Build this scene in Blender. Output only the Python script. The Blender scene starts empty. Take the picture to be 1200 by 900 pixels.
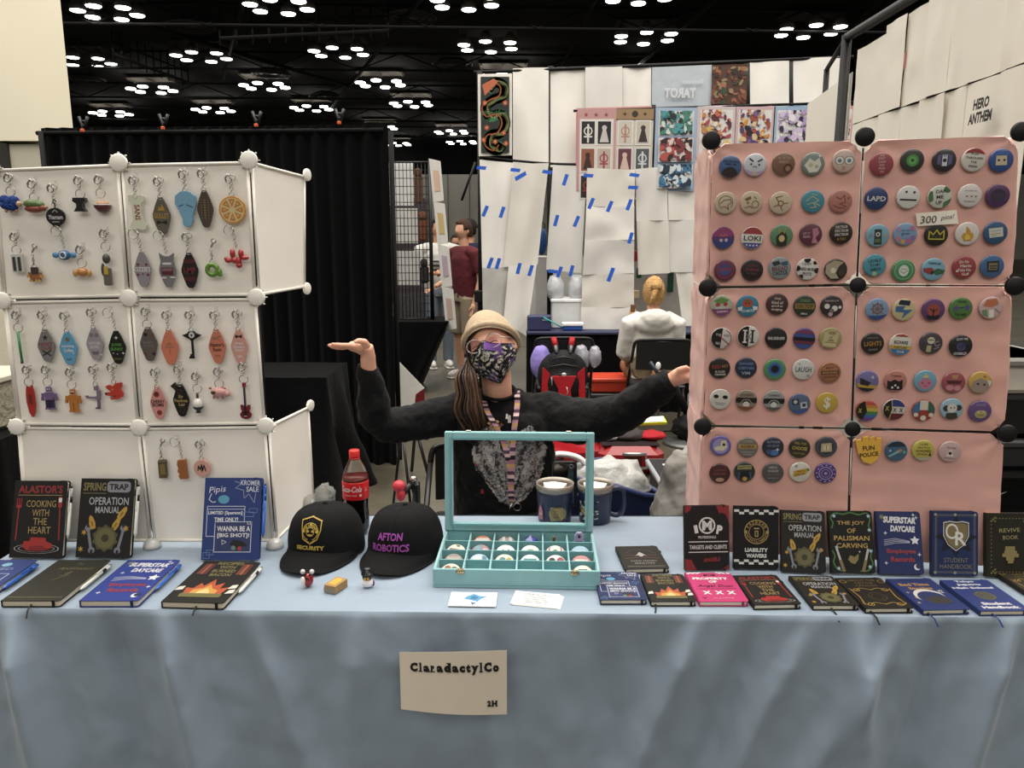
import bpy, bmesh, math, random
from math import sin, cos, tan, pi, radians, atan2, sqrt, hypot
from mathutils import Vector, Matrix, noise
from mathutils.bvhtree import BVHTree

# ------------------------------------------------------------------ camera
S = bpy.context.scene
COL = S.collection
F_PX = 900.0
PITCH = radians(10.5)
EYE = Vector((0, 0, 1.565))
cd = bpy.data.cameras.new('camera'); cam = bpy.data.objects.new('camera', cd); COL.objects.link(cam)
cd.sensor_width = 36; cd.lens = 36 * F_PX / 1200; cd.clip_end = 300; cd.clip_start = 0.05
cam.location = EYE; cam.rotation_euler = (pi / 2 - PITCH, 0, 0)
S.camera = cam
# ------------------------------------------------------------------ light
S.view_settings.view_transform = 'Standard'; S.view_settings.look = 'None'
S.view_settings.exposure = 0.0; S.view_settings.gamma = 1; S.view_settings.use_curve_mapping = False
W = bpy.data.worlds.new('hall_air'); S.world = W; W.use_nodes = True
W.node_tree.nodes['Background'].inputs[0].default_value = (1.0, 0.93, 0.84, 1)
W.node_tree.nodes['Background'].inputs[1].default_value = 0.22
def area(name, loc, size, power, target=None, col=(1, .95, .87)):
    l = bpy.data.lights.new(name, 'AREA'); l.shape = 'RECTANGLE'; l.size, l.size_y = size; l.energy = power; l.color = col
    o = bpy.data.objects.new(name, l); COL.objects.link(o); o.location = loc
    if target is not None:
        o.rotation_euler = (Vector(target) - Vector(loc)).to_track_quat('-Z', 'Y').to_euler()
    return o
area('hall_lights_over_stand', (0, 4.0, 9.6), (16, 10), 3100)
area('front_fill_behind_camera', (0, -7.5, 8.0), (18, 5), 650, (0, 2, 1))  # unseen area light added behind the camera as front fill
area('hall_lights_over_aisles', (0, 24, 9.6), (40, 22), 4200)

# ------------------------------------------------------------------ helpers
def ray(px, py):
    return Vector(((px - 600) / F_PX, cos(PITCH) + (450 - py) / F_PX * sin(PITCH), -sin(PITCH) + (450 - py) / F_PX * cos(PITCH)))
def PY(px, py, Y):
    d = ray(px, py); return EYE + d * (Y / d.y)
def PZ(px, py, Z):
    d = ray(px, py); return EYE + d * ((Z - EYE.z) / d.z)
def PPL(px, py, p0, n):
    d = ray(px, py); return EYE + d * ((p0 - EYE).dot(n) / d.dot(n))
TZ = 0.74

def lin(h):
    h = h.lstrip('#')
    if len(h) == 3: h = ''.join(c * 2 for c in h)
    v = [int(h[i:i + 2], 16) / 255 for i in (0, 2, 4)]
    return tuple(c / 12.92 if c <= .04045 else ((c + .055) / 1.055) ** 2.4 for c in v)
_M = {}
def M(col, rough=.6, metal=0, coat=0, var=.05, vs=18, bump=0, bs=120, emit=0, alpha=1, trans=0, sheen=0, sub=0, ior=1.45):
    key = (col, rough, metal, coat, var, vs, bump, bs, emit, alpha, trans, sheen, sub)
    if key in _M: return _M[key]
    m = bpy.data.materials.new('mat_' + col.lstrip('#')); m.use_nodes = True
    nt = m.node_tree; N = nt.nodes; L = nt.links; b = N['Principled BSDF']
    c = lin(col)
    b.inputs['Roughness'].default_value = rough; b.inputs['Metallic'].default_value = metal
    b.inputs['Coat Weight'].default_value = coat; b.inputs['IOR'].default_value = ior
    b.inputs['Transmission Weight'].default_value = trans; b.inputs['Alpha'].default_value = alpha
    b.inputs['Sheen Weight'].default_value = sheen
    if sub: b.inputs['Subsurface Weight'].default_value = sub; b.inputs['Subsurface Scale'].default_value = .02
    if rough > .5 and not coat and not metal: b.inputs['Specular IOR Level'].default_value = .3
    tc = N.new('ShaderNodeTexCoord')
    n = N.new('ShaderNodeTexNoise'); n.inputs['Scale'].default_value = vs; n.inputs['Detail'].default_value = 3
    L.new(tc.outputs['Object'], n.inputs['Vector'])
    mx = N.new('ShaderNodeMix'); mx.data_type = 'RGBA'
    mx.inputs[6].default_value = (*[min(1, x * (1 - var * 2)) for x in c], 1)
    mx.inputs[7].default_value = (*[min(1, x * (1 + var * 2)) for x in c], 1)
    L.new(n.outputs['Fac'], mx.inputs[0]); L.new(mx.outputs[2], b.inputs['Base Color'])
    if bump:
        n2 = N.new('ShaderNodeTexNoise'); n2.inputs['Scale'].default_value = bs; n2.inputs['Detail'].default_value = 4
        L.new(tc.outputs['Object'], n2.inputs['Vector'])
        bp = N.new('ShaderNodeBump'); bp.inputs['Strength'].default_value = bump; bp.inputs['Distance'].default_value = .02
        L.new(n2.outputs['Fac'], bp.inputs['Height']); L.new(bp.outputs['Normal'], b.inputs['Normal'])
    if emit:
        b.inputs['Emission Color'].default_value = (*c, 1); b.inputs['Emission Strength'].default_value = emit
    _M[key] = m
    return m

def finish(o, name, parent=None):
    COL.objects.link(o)
    if parent is not None: o.parent = parent
    return o
def tag(o, label=None, cat=None, group=None, kind=None):
    if label: o['label'] = label
    if cat: o['category'] = cat
    if group: o['group'] = group
    if kind: o['kind'] = kind
    return o
def empty(name, mat=None):
    o = bpy.data.objects.new(name, None); o.empty_display_size = .05; COL.objects.link(o)
    if mat is not None: o.matrix_world = mat if isinstance(mat, Matrix) else Matrix.Translation(Vector(mat))
    return o
def frame(o, u, v):
    """matrix with x along u, y along v, z = u x v (towards the viewer)"""
    u = u.normalized(); w = u.cross(v).normalized(); v = w.cross(u)
    return Matrix(((u.x, v.x, w.x, o.x), (u.y, v.y, w.y, o.y), (u.z, v.z, w.z, o.z), (0, 0, 0, 1)))

class MB:
    def __init__(s): s.v = []; s.f = []; s.mi = []; s.sm = []; s.mats = []; s.X = None; s.cur = 0; s.smooth = False
    def mat(s, m):
        if m not in s.mats: s.mats.append(m)
        s.cur = s.mats.index(m); return s
    def at(s, X): s.X = X; return s
    def add(s, vs, fs, smooth=None):
        b = len(s.v); X = s.X
        for p in vs:
            p = Vector(p); s.v.append(X @ p if X is not None else p)
        for f in fs: s.f.append([b + i for i in f]); s.mi.append(s.cur); s.sm.append(s.smooth if smooth is None else smooth)
        return s
    def box(s, a, b, bev=0):
        x0, y0, z0 = a; x1, y1, z1 = b
        if bev:
            c = bev
            vs = []; 
            for zz, ins in ((z0, c), (z0 + c, 0), (z1 - c, 0), (z1, c)):
                xa, xb, ya, yb = x0 + ins, x1 - ins, y0 + ins, y1 - ins
                k = c
                vs += [(xa + k, ya, zz), (xb - k, ya, zz), (xb, ya + k, zz), (xb, yb - k, zz), (xb - k, yb, zz), (xa + k, yb, zz), (xa, yb - k, zz), (xa, ya + k, zz)]
            fs = [tuple(range(7, -1, -1)), tuple(range(24, 32))]
            for r in range(3):
                for i in range(8): fs.append((r * 8 + i, r * 8 + (i + 1) % 8, r * 8 + 8 + (i + 1) % 8, r * 8 + 8 + i))
            return s.add(vs, fs)
        return s.add([(x0, y0, z0), (x1, y0, z0), (x1, y1, z0), (x0, y1, z0), (x0, y0, z1), (x1, y0, z1), (x1, y1, z1), (x0, y1, z1)],
                     [(3, 2, 1, 0), (4, 5, 6, 7), (0, 1, 5, 4), (1, 2, 6, 5), (2, 3, 7, 6), (3, 0, 4, 7)])
    def prism(s, poly, z0, z1, smooth=False, bev=0):
        """poly in xy, counter-clockwise, extruded z0..z1"""
        n = len(poly)
        if sum(poly[i][0] * poly[(i + 1) % n][1] - poly[(i + 1) % n][0] * poly[i][1] for i in range(n)) < 0: poly = poly[::-1]
        if bev:
            cx = sum(p[0] for p in poly) / n; cy = sum(p[1] for p in poly) / n
            R = max(hypot(p[0] - cx, p[1] - cy) for p in poly); k = 1 - bev / R
            inn = [(cx + (p[0] - cx) * k, cy + (p[1] - cy) * k) for p in poly]
            rings = [(poly, z0), (poly, z1 - bev), (inn, z1)]
        else: rings = [(poly, z0), (poly, z1)]
        vs = [(p[0], p[1], z) for r, z in rings for p in r]; fs = [tuple(range(n - 1, -1, -1)), tuple(range((len(rings) - 1) * n, len(rings) * n))]
        s.add(vs, fs, False); b = len(s.v) - len(vs)
        for r in range(len(rings) - 1):
            for i in range(n):
                s.f.append([b + r * n + i, b + r * n + (i + 1) % n, b + (r + 1) * n + (i + 1) % n, b + (r + 1) * n + i]); s.mi.append(s.cur); s.sm.append(smooth)
        return s
    def lathe(s, prof, n=24, c=(0, 0, 0), ax='z', smooth=True):
        vs = []; fs = []
        for r, z in prof:
            for i in range(n):
                a = 2 * pi * i / n; x, y = r * cos(a), r * sin(a)
                p = (x, y, z) if ax == 'z' else ((x, -z, y) if ax == 'y' else (z, x, y))
                vs.append((p[0] + c[0], p[1] + c[1], p[2] + c[2]))
        for k in range(len(prof) - 1):
            for i in range(n): fs.append((k * n + i, k * n + (i + 1) % n, (k + 1) * n + (i + 1) % n, (k + 1) * n + i))
        if prof[0][0] > 1e-6: fs.append(tuple(range(n - 1, -1, -1)))
        if prof[-1][0] > 1e-6: fs.append(tuple(range((len(prof) - 1) * n, len(prof) * n)))
        return s.add(vs, fs, smooth)
    def tube(s, pts, r, n=8, smooth=True, closed=False, flat=1.0):
        pts = [Vector(p) for p in pts]; m = len(pts); rs = r if isinstance(r, (list, tuple)) else [r] * m
        vs = []; fs = []; prev = None
        for k, p in enumerate(pts):
            if closed: t = pts[(k + 1) % m] - pts[k - 1]
            else: t = pts[min(k + 1, m - 1)] - pts[max(k - 1, 0)]
            t.normalize()
            if prev is None: a = Vector((0, 0, 1)) if abs(t.z) < .9 else Vector((1, 0, 0)); u = t.cross(a).normalized()
            else: u = (prev - t * prev.dot(t)).normalized()
            prev = u; w = t.cross(u)
            for i in range(n):
                a = 2 * pi * i / n; vs.append(p + (u * cos(a) + w * sin(a) * flat) * rs[k])
        for k in range(m if closed else m - 1):
            q = (k + 1) % m
            for i in range(n): fs.append((k * n + i, k * n + (i + 1) % n, q * n + (i + 1) % n, q * n + i))
        if not closed: fs.append(tuple(range(n - 1, -1, -1))); fs.append(tuple(range((m - 1) * n, m * n)))
        return s.add(vs, fs, smooth)
    def ring(s, c, R, r, ax='z', n=16, k=6):
        pts = []
        for i in range(n):
            a = 2 * pi * i / n; x, y = R * cos(a), R * sin(a)
            p = (x, y, 0) if ax == 'z' else ((x, 0, y) if ax == 'y' else (0, x, y))
            pts.append(Vector(c) + Vector(p))
        return s.tube(pts, r, k, closed=True)
    def ell(s, c, r, n=16, k=10, fn=None):
        vs = []; fs = []
        for j in range(k + 1):
            t = pi * j / k
            for i in range(n):
                a = 2 * pi * i / n; d = Vector((sin(t) * cos(a), sin(t) * sin(a), cos(t))); q = fn(d) if fn else 1
                vs.append((c[0] + r[0] * d.x * q, c[1] + r[1] * d.y * q, c[2] + r[2] * d.z * q))
        for j in range(k):
            for i in range(n): fs.append((j * n + i, (j + 1) * n + i, (j + 1) * n + (i + 1) % n, j * n + (i + 1) % n))
        return s.add(vs, fs, True)
    def grid(s, fn, nu, nv, smooth=True):
        vs = [fn(i / nu, j / nv) for j in range(nv + 1) for i in range(nu + 1)]
        fs = [(j * (nu + 1) + i, j * (nu + 1) + i + 1, (j + 1) * (nu + 1) + i + 1, (j + 1) * (nu + 1) + i) for j in range(nv) for i in range(nu)]
        return s.add(vs, fs, smooth)
    def mesh(s, name):
        me = bpy.data.meshes.new(name); me.from_pydata(s.v, [], s.f)
        for m in s.mats: me.materials.append(m)
        me.polygons.foreach_set('material_index', s.mi); me.polygons.foreach_set('use_smooth', s.sm); me.update()
        return me
    def build(s, name, parent=None, mw=None, solid=0, bevel=0):
        o = bpy.data.objects.new(name, s.mesh(name)); finish(o, name, parent)
        if mw is not None: o.matrix_world = mw
        if solid:
            md = o.modifiers.new('thick', 'SOLIDIFY'); md.thickness = solid; md.offset = 0; es = o.modifiers.new('edges', 'EDGE_SPLIT'); es.split_angle = radians(40)
        if bevel:
            md = o.modifiers.new('bevel', 'BEVEL'); md.width = bevel; md.segments = 2; md.limit_method = 'ANGLE'
        return o
def B(m): return MB().mat(m)

# -------- flat print drawn as geometry (inks on covers, badges, sheets)
_T = {}
def glyphs(txt, bold, shear):
    k = (txt, bold, shear)
    if k in _T: return _T[k]
    c = bpy.data.curves.new('ink', 'FONT'); c.body = txt; c.offset = bold; c.shear = shear; c.resolution_u = 2; c.fill_mode = 'FRONT'
    o = bpy.data.objects.new('ink', c); me = bpy.data.meshes.new_from_object(o)
    vs = [(v.co.x, v.co.y) for v in me.vertices]; fs = [tuple(p.vertices) for p in me.polygons]
    bpy.data.objects.remove(o); bpy.data.curves.remove(c); bpy.data.meshes.remove(me)
    if vs:
        x0 = min(v[0] for v in vs); x1 = max(v[0] for v in vs); y0 = min(v[1] for v in vs); y1 = max(v[1] for v in vs)
        vs = [((x - x0) / (x1 - x0) - .5, (y - y0) / max(1e-6, y1 - y0) - .5) for x, y in vs]
        asp = (x1 - x0) / max(1e-6, y1 - y0)
    else: asp = 1
    _T[k] = (vs, fs, asp); return _T[k]
def clip_disc(poly, R, n=28):
    out = [tuple(p) for p in poly]
    for i in range(n):
        a = 2 * pi * (i + .5) / n; nx, ny = cos(a), sin(a); d = R * cos(pi / n)
        res = []
        for k in range(len(out)):
            p, q = out[k - 1], out[k]; dp = p[0] * nx + p[1] * ny - d; dq = q[0] * nx + q[1] * ny - d
            if (dp <= 0) != (dq <= 0):
                t = dp / (dp - dq); res.append((p[0] + (q[0] - p[0]) * t, p[1] + (q[1] - p[1]) * t))
            if dq <= 0: res.append(q)
        out = res
        if len(out) < 3: return []
    return out
def ink_tone(c, k=.84, ds=.16):
    c = c.lstrip('#'); c = ''.join(x * 2 for x in c) if len(c) == 3 else c
    v = [int(c[i:i + 2], 16) for i in (0, 2, 4)]; g = sum(v) / 3; return ''.join('%02x' % max(0, min(255, int((x + (g - x) * ds) * k))) for x in v)
class Art:
    """canvas units -> local metres. y runs down unless up=True"""
    def __init__(s, sc=1, ox=0, oy=0, flip=-1, eps=.00007, z0=.0001, clip=None, rough=.5, coat=0):
        s.b = MB(); s.sc = sc; s.ox = ox; s.oy = oy; s.fl = flip; s.z = z0; s.eps = eps; s.clip = clip; s.rough = rough; s.coat = coat
    def M(s, c): s.b.mat(M(ink_tone(c), s.rough, coat=s.coat, var=.03)); s.z += s.eps
    def put(s, pts):
        if s.clip:
            pts = clip_disc(pts, s.clip)
            if len(pts) < 3: return
        P = [((x - s.ox) * s.sc, (y - s.oy) * s.sc * s.fl) for x, y in pts]
        ar = sum(P[i][0] * P[(i + 1) % len(P)][1] - P[(i + 1) % len(P)][0] * P[i][1] for i in range(len(P)))
        if ar < 0: P = P[::-1]
        s.b.add([(x, y, s.z) for x, y in P], [tuple(range(len(P)))], False)
    def poly(s, c, pts): s.M(c); s.put(pts); return s
    def rect(s, c, x, y, w, h, rot=0):
        s.M(c); a = radians(rot); q = [(-w / 2, -h / 2), (w / 2, -h / 2), (w / 2, h / 2), (-w / 2, h / 2)]
        s.put([(x + p * cos(a) - r * sin(a), y + p * sin(a) + r * cos(a)) for p, r in q]); return s
    def disc(s, c, x, y, r, ry=None, n=20, a0=0, a1=360):
        s.M(c); ry = ry or r
        full = abs(a1 - a0) >= 360; k = n if full else n + 1
        s.put([(x + r * cos(radians(a0 + (a1 - a0) * i / n)), y + ry * sin(radians(a0 + (a1 - a0) * i / n))) for i in range(k)]); return s
    def arc(s, c, x, y, r, w, a0=0, a1=360, n=20, ry=None):
        s.M(c); ry = ry or r; q = ry / r
        for i in range(n):
            t0 = radians(a0 + (a1 - a0) * i / n); t1 = radians(a0 + (a1 - a0) * (i + 1) / n)
            s.put([(x + (r + w / 2) * cos(t0), y + (r + w / 2) * q * sin(t0)), (x + (r + w / 2) * cos(t1), y + (r + w / 2) * q * sin(t1)),
                   (x + (r - w / 2) * cos(t1), y + (r - w / 2) * q * sin(t1)), (x + (r - w / 2) * cos(t0), y + (r - w / 2) * q * sin(t0))])
        return s
    def line(s, c, pts, w=1):
        s.M(c)
        for p, q in zip(pts, pts[1:]):
            dx, dy = q[0] - p[0], q[1] - p[1]; l = hypot(dx, dy) or 1; nx, ny = -dy / l * w / 2, dx / l * w / 2; ex, ey = dx / l * w * .2, dy / l * w * .2
            s.put([(p[0] + nx - ex, p[1] + ny - ey), (q[0] + nx + ex, q[1] + ny + ey), (q[0] - nx + ex, q[1] - ny + ey), (p[0] - nx - ex, p[1] - ny - ey)])
        return s
    def box(s, c, x0, y0, x1, y1, w=1): return s.line(c, [(x0, y0), (x1, y0), (x1, y1), (x0, y1), (x0, y0)], w)
    def star(s, c, x, y, r, n=4, k=.35, a0=-90):
        s.M(c); s.put([(x + (r if i % 2 == 0 else r * k) * cos(radians(a0 + 180 / n * i)), y + (r if i % 2 == 0 else r * k) * sin(radians(a0 + 180 / n * i))) for i in range(2 * n)]); return s
    def text(s, c, t, x, y, h, w=None, bold=.0, shear=0, rot=0, mirror=False):
        s.M(c); vs, fs, asp = glyphs(t, bold, shear); w = w or h * asp; a = radians(rot); up = -1 if s.fl < 0 else 1
        P = []
        for vx, vy in vs:
            px, py = vx * w * (-1 if mirror else 1), vy * h * up
            P.append((((x + px * cos(a) - py * sin(a)) - s.ox) * s.sc, ((y + px * sin(a) + py * cos(a)) - s.oy) * s.sc * s.fl, s.z))
        s.b.add(P, fs if not mirror else [f[::-1] for f in fs], False); return s
    def text_arc(s, c, t, x, y, r, h, a0, a1, bold=.02, inward=False):
        n = len(t)
        for i, ch in enumerate(t):
            if ch == ' ': continue
            a = a0 + (a1 - a0) * (i + .5) / n
            s.text(c, ch, x + r * cos(radians(a)), y + r * sin(radians(a)), h, None, bold, 0, a + 90 if not inward else a - 90)
        return s
    def blobs(s, cols, x0, y0, x1, y1, n, seed, rmin, rmax):
        R = random.Random(seed)
        for i in range(n):
            s.M(R.choice(cols)); cx, cy, r = R.uniform(x0, x1), R.uniform(y0, y1), R.uniform(rmin, rmax); a0 = R.uniform(0, 6.28); el = R.uniform(.3, 1)
            pts = []
            for k in range(9):
                t = 2 * pi * k / 9; rr = r * R.uniform(.6, 1.1); X, Yy = rr * cos(t), rr * el * sin(t)
                px, py = cx + X * cos(a0) - Yy * sin(a0), cy + X * sin(a0) + Yy * cos(a0)
                pts.append((min(max(px, x0), x1), min(max(py, y0), y1)))
            s.put(pts)
        return s
    def build(s, name, parent, mw=None): return s.b.build(name, parent, mw)

def roundrect(x0, y0, x1, y1, r, n=4, corners=(1, 1, 1, 1)):
    pts = []
    for (cx, cy, a), k in zip(((x0 + r, y0 + r, 180), (x1 - r, y0 + r, 270), (x1 - r, y1 - r, 0), (x0 + r, y1 - r, 90)), corners):
        if not k:
            pts.append({180: (x0, y0), 270: (x1, y0), 0: (x1, y1), 90: (x0, y1)}[a]); continue
        for i in range(n + 1):
            t = radians(a + 90 * i / n); pts.append((cx + r * cos(t), cy + r * sin(t)))
    return pts
def bz(P, n=16):
    """catmull-rom through points"""
    P = [Vector(p) for p in P]; out = []
    for i in range(len(P) - 1):
        a, b, c, d = P[max(i - 1, 0)], P[i], P[i + 1], P[min(i + 2, len(P) - 1)]
        for k in range(n):
            t = k / n; out.append(.5 * ((2 * b) + (c - a) * t + (2 * a - 5 * b + 4 * c - d) * t * t + (3 * b - a - 3 * c + d) * t ** 3))
    out.append(P[-1]); return out
R0 = random.Random(7)
# ================================================================== THE HALL
def noise_floor():
    m = bpy.data.materials.new('polished_concrete'); m.use_nodes = True; nt = m.node_tree; N = nt.nodes; L = nt.links; b = N['Principled BSDF']
    tc = N.new('ShaderNodeTexCoord'); n = N.new('ShaderNodeTexNoise'); n.inputs['Scale'].default_value = .9; n.inputs['Detail'].default_value = 6
    n2 = N.new('ShaderNodeTexNoise'); n2.inputs['Scale'].default_value = 9; n2.inputs['Detail'].default_value = 5
    L.new(tc.outputs['Object'], n.inputs['Vector']); L.new(tc.outputs['Object'], n2.inputs['Vector'])
    r = N.new('ShaderNodeValToRGB'); r.color_ramp.elements[0].position = .3; r.color_ramp.elements[0].color = (*lin('37332a'), 1)
    r.color_ramp.elements[1].position = .7; r.color_ramp.elements[1].color = (*lin('5c574a'), 1)
    a = N.new('ShaderNodeMath'); a.operation = 'ADD'; k = N.new('ShaderNodeMath'); k.operation = 'MULTIPLY'; k.inputs[1].default_value = .3
    k2 = N.new('ShaderNodeMath'); k2.operation = 'MULTIPLY'; k2.inputs[1].default_value = .75
    L.new(n.outputs['Fac'], k2.inputs[0]); L.new(n2.outputs['Fac'], k.inputs[0]); L.new(k.outputs[0], a.inputs[0]); L.new(k2.outputs[0], a.inputs[1])
    L.new(a.outputs[0], r.inputs[0]); L.new(r.outputs[0], b.inputs['Base Color']); b.inputs['Roughness'].default_value = .28
    return m
b = MB().mat(noise_floor()); b.add([(-45, -14, 0), (60, -14, 0), (60, 75, 0), (-45, 75, 0)], [(0, 1, 2, 3)])
tag(b.build('floor'), kind='structure')
j = B(M('35322b', .7))
for y in (6.9, 11.5, 16.0): j.box((-20, y, 0), (20, y + .012, .0015))
for x in (-2.15, 1.9): j.box((x, 3.5, 0), (x + .012, 60, .0015))
tag(j.build('floor_joint'), kind='structure')
CZ = 10.4
b = B(M('0a0a0b', .95)); b.box((-45, -14, CZ), (60, 75, CZ + .2)); tag(b.build('ceiling'), kind='structure')
fw = B(M('dcd8cd', .7, vs=.4)); fw.box((-45, 70, 0), (60, 70.3, 7.4)); o = tag(fw.build('wall_back'), kind='structure')
for x in range(-12, 6):
    B(M('8d8a82', .8)).box((x * 1.9, 69.9, 0), (x * 1.9 + .07, 70, 7.4)).build('wall_joint', o)
B(M('0c0c0d', .95)).box((-45, 70, 7.4), (60, 70.3, CZ)).build('upper_wall', o)
# pale partition rising at the left
pe = PY(75, 0, 9); pe2 = PY(87, 165, 9)
b = B(M('d2cbb6', .7, vs=.6)); b.prism([(-14, 9.0), (pe2.x, 9.0), (pe2.x * 1.3, 11), (-14, 11)], pe2.z, 6.5); wl = tag(b.build('wall_left'), kind='structure')
b = B(M('aaa595', .75, vs=.8)); b.prism([(-14, 9.06), (PY(52, 190, 9.06).x, 9.06), (PY(52, 190, 9.06).x * 1.3, 11), (-14, 11)], 0, pe2.z - .03); b.build('lower_wall', wl)
b = B(M('2c2c2a', .6)); q0 = PY(0, 168, 8.98); q1 = PY(8, 190, 8.98)
b.box((q0.x - .5, 8.9, 0), (q1.x, 9.05, q0.z)); b.build('door_frame', wl)
b = B(M('c9c3b0', .7)); b.box((q0.x - .4, 8.88, 0.02), (q1.x - .06, 8.95, q0.z - .07)); b.build('door_leaf', wl)

# ceiling steel: trusses, ducts, diffusers
tb = B(M('1d1c1c', .7)); 
for k, y in enumerate((24, 31, 38.5, 46, 54, 62)):
    t = B(M('0b0b0b', .9, var=.1)); z0, z1 = CZ - .9, CZ - .15
    t.tube([(-34, y - 1.4, z0), (40, y + 1.7, z0)], .055, 5); t.tube([(-34, y - 1.4, z1), (40, y + 1.7, z1)], .055, 5)
    n = 36
    for i in range(n):
        x = -34 + 74 * i / n; x2 = -34 + 74 * (i + 1) / n; yy = y - 1.4 + 3.1 * i / n
        t.tube([(x, yy, z0 if i % 2 else z1), (x2, yy, z1 if i % 2 else z0)], .03, 4)
    tag(t.build('roof_truss'), kind='structure')
for k, (a, c) in enumerate((((0, 20), (-13, 55)), ((-6.5, 22), (-15, 42)), ((3.2, 22), (1.5, 58)), ((12, 24), (18, 60)), ((-15, 30), (-5, 52)), ((8, 20), (5.3, 45)))):
    t = B(M('101010', .9)); t.tube([(*a, CZ - .6), (*c, CZ - .6)], .09, 6); tag(t.build('roof_pipe'), kind='structure')
def diffuser(px, py, lab):
    p = PZ(px, py, CZ - .35); t = B(M('3a3a3a', .6)); t.lathe([(1.0, -.1), (.8, .0), (.6, .12)], 24)
    for r in (.45, .7, .95): t.ring((0, 0, -.12), r, .03, n=20, k=4)
    o = t.build('air_diffuser'); o.location = p; tag(o, lab, 'air vent', 'round air diffusers in the roof')
for px, py, lab in ((222, 28, 'round black air diffuser in the roof between the first two light clusters'), (481, 17, 'round black air diffuser at the top of the roof right of centre'), (530, 73, 'small round air diffuser beside a light cluster over the black drape end'),
                    (382, 111, 'round air diffuser in the roof among the middle row of lights'), (100, 91, 'round air diffuser close to the beige wall'), (318, 84, 'faint round air diffuser above the middle of the drape')):
    diffuser(px, py, lab)
def batten(p0, p1, lab):
    a = PZ(*p0, CZ - 1.1); c = PZ(*p1, CZ - 1.1); r = empty('rigging_batten'); tag(r, lab, 'rigging')
    t = B(M('0d0d0d', .9)); t.tube([a, c], .07, 6); t.tube([a + Vector((0, 0, .5)), c + Vector((0, 0, .5))], .05, 6); t.build('batten_pipe', r)
    for i in range(11):
        p = a.lerp(c, i / 10); B(M('0d0d0d', .9)).tube([p + Vector((0, 0, 1.0)), p + Vector((0, 0, -.25))], .035, 4).build('hanger', r)
batten((133, 64), (221, 97), 'black lighting batten hanging in the roof left of the drape clamps')
batten((258, 45), (455, 36), 'long black batten with hangers across the roof above the black drape')

off = [(-64, -4), (-25, -12), (-37, 8), (38, -9), (63, 5), (25, 12)]
c0 = PZ(236, 66, CZ - .7); OFF = [PZ(236 + x / 2.143, 66 + y / 2.143, CZ - .7) - c0 for x, y in off]
lampm = M('fffaf0', .5, emit=9); lamp_me = B(lampm).lathe([(.0, .04), (.24, .03), (.27, 0), (.24, -.05), (0, -.07)], 14).mesh('lamp')
shade_me = B(M('4a4640', .5)).lathe([(.29, -.02), (.26, .16), (.1, .38), (.0, .4)], 12).mesh('lamp_shade')
hm = B(M('3a342c', .7)); hm.prism([(-1.2, -.6), (1.2, -.6), (1.2, .6), (-1.2, .6)], .5, .54)
for x in (-1.1, 0, 1.1): hm.box((x - .03, -.55, .44), (x + .03, .55, .5))
house_me = hm.mesh('housing')
rows = [('nearest', [(126, 14), (327, 7), (545, 2), (750, -6)]), ('second', [(100, 72), (236, 66), (397, 61), (572, 54), (756, 44), (949, 36)]),
        ('third', [(178, 105), (310, 101), (446, 98), (590, 90)]), ('fourth', [(130, 133), (250, 129), (365, 127), (482, 122)]),
        ('fifth', [(529, 155), (445, 150)]), ('sixth', [(464, 169), (541, 167), (380, 172)]), ('seventh', [(483, 181), (553, 178)]), ('eighth', [(522, 194), (496, 201), (534, 203)])]
ordn = ['leftmost', 'second from left', 'third from left', 'fourth from left', 'fifth from left', 'sixth from left']
for rn, L_ in rows:
    for i, (px, py) in enumerate(L_):
        r = empty('ceiling_light', PZ(px, py, CZ - .7))
        tag(r, 'six lamp roof cluster, %s in the %s row of ceiling lights' % (ordn[i], rn), 'ceiling light', 'lamp clusters under the black hall roof')
        big = rn in ('nearest', 'second')
        ho = bpy.data.objects.new('housing', house_me); finish(ho, '', r)
        for d in OFF:
            lo = bpy.data.objects.new('lamp', lamp_me); finish(lo, '', r); lo.location = d * (1 if rn != 'nearest' else .92)
            if big:
                so = bpy.data.objects.new('lamp_shade', shade_me); finish(so, '', r); so.location = lo.location
r = empty('lone_lamp', PZ(749, 77, CZ - .7)); tag(r, 'single white roof lamp just above the hanging sheets', 'ceiling light')
lo = bpy.data.objects.new('lamp', lamp_me); finish(lo, '', r)

# ------------------------------------------------------------------ cloth helpers
BLACK = M('050506', .95, sheen=.03, var=.2, bump=.25, bs=30); BLACK.node_tree.nodes['Principled BSDF'].inputs['Specular IOR Level'].default_value = .1
def curtain(name, x0, x1, Y0, Y1, z0, z1, folds, amp, mat, nu=160, nv=12, seed=1):
    def fn(u, v):
        x = x0 + (x1 - x0) * u; z = z0 + (z1 - z0) * v; y = Y0 + (Y1 - Y0) * u
        a = amp * (1 - .55 * v)
        y += a * sin(u * folds * 2 * pi + 1.3 * sin(u * 9 + seed)) + a * .5 * noise.noise(Vector((u * folds * .7, v * 2, seed)))
        return (x, y, z)
    return B(mat).grid(fn, nu, nv)
dl = PY(47, 153, 5.45); dr = PY(447, 140, 5.3)
dro = empty('pipe_and_drape', (dl.x, 5.4, 0)); tag(dro, 'tall black fabric drape hung from a rail behind the white display', 'drape')
c = curtain('drape', dl.x, -.82, 5.45, 5.3, .0, 2.325, 22, .032, BLACK, 260, 14); c.build('drape_cloth', dro, solid=.004).matrix_parent_inverse = Matrix.Translation((-dl.x, -5.4, 0))
def child_world(o): o.matrix_parent_inverse = o.parent.matrix_world.inverted() if o.parent.type != 'EMPTY' or True else Matrix(); return o
child_fix = []
def place(o):
    p = o.parent
    o.matrix_parent_inverse = Matrix.LocRotScale(p.location, p.rotation_euler, p.scale).inverted() if p.matrix_world == Matrix() else p.matrix_world.inverted(); return o
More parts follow.
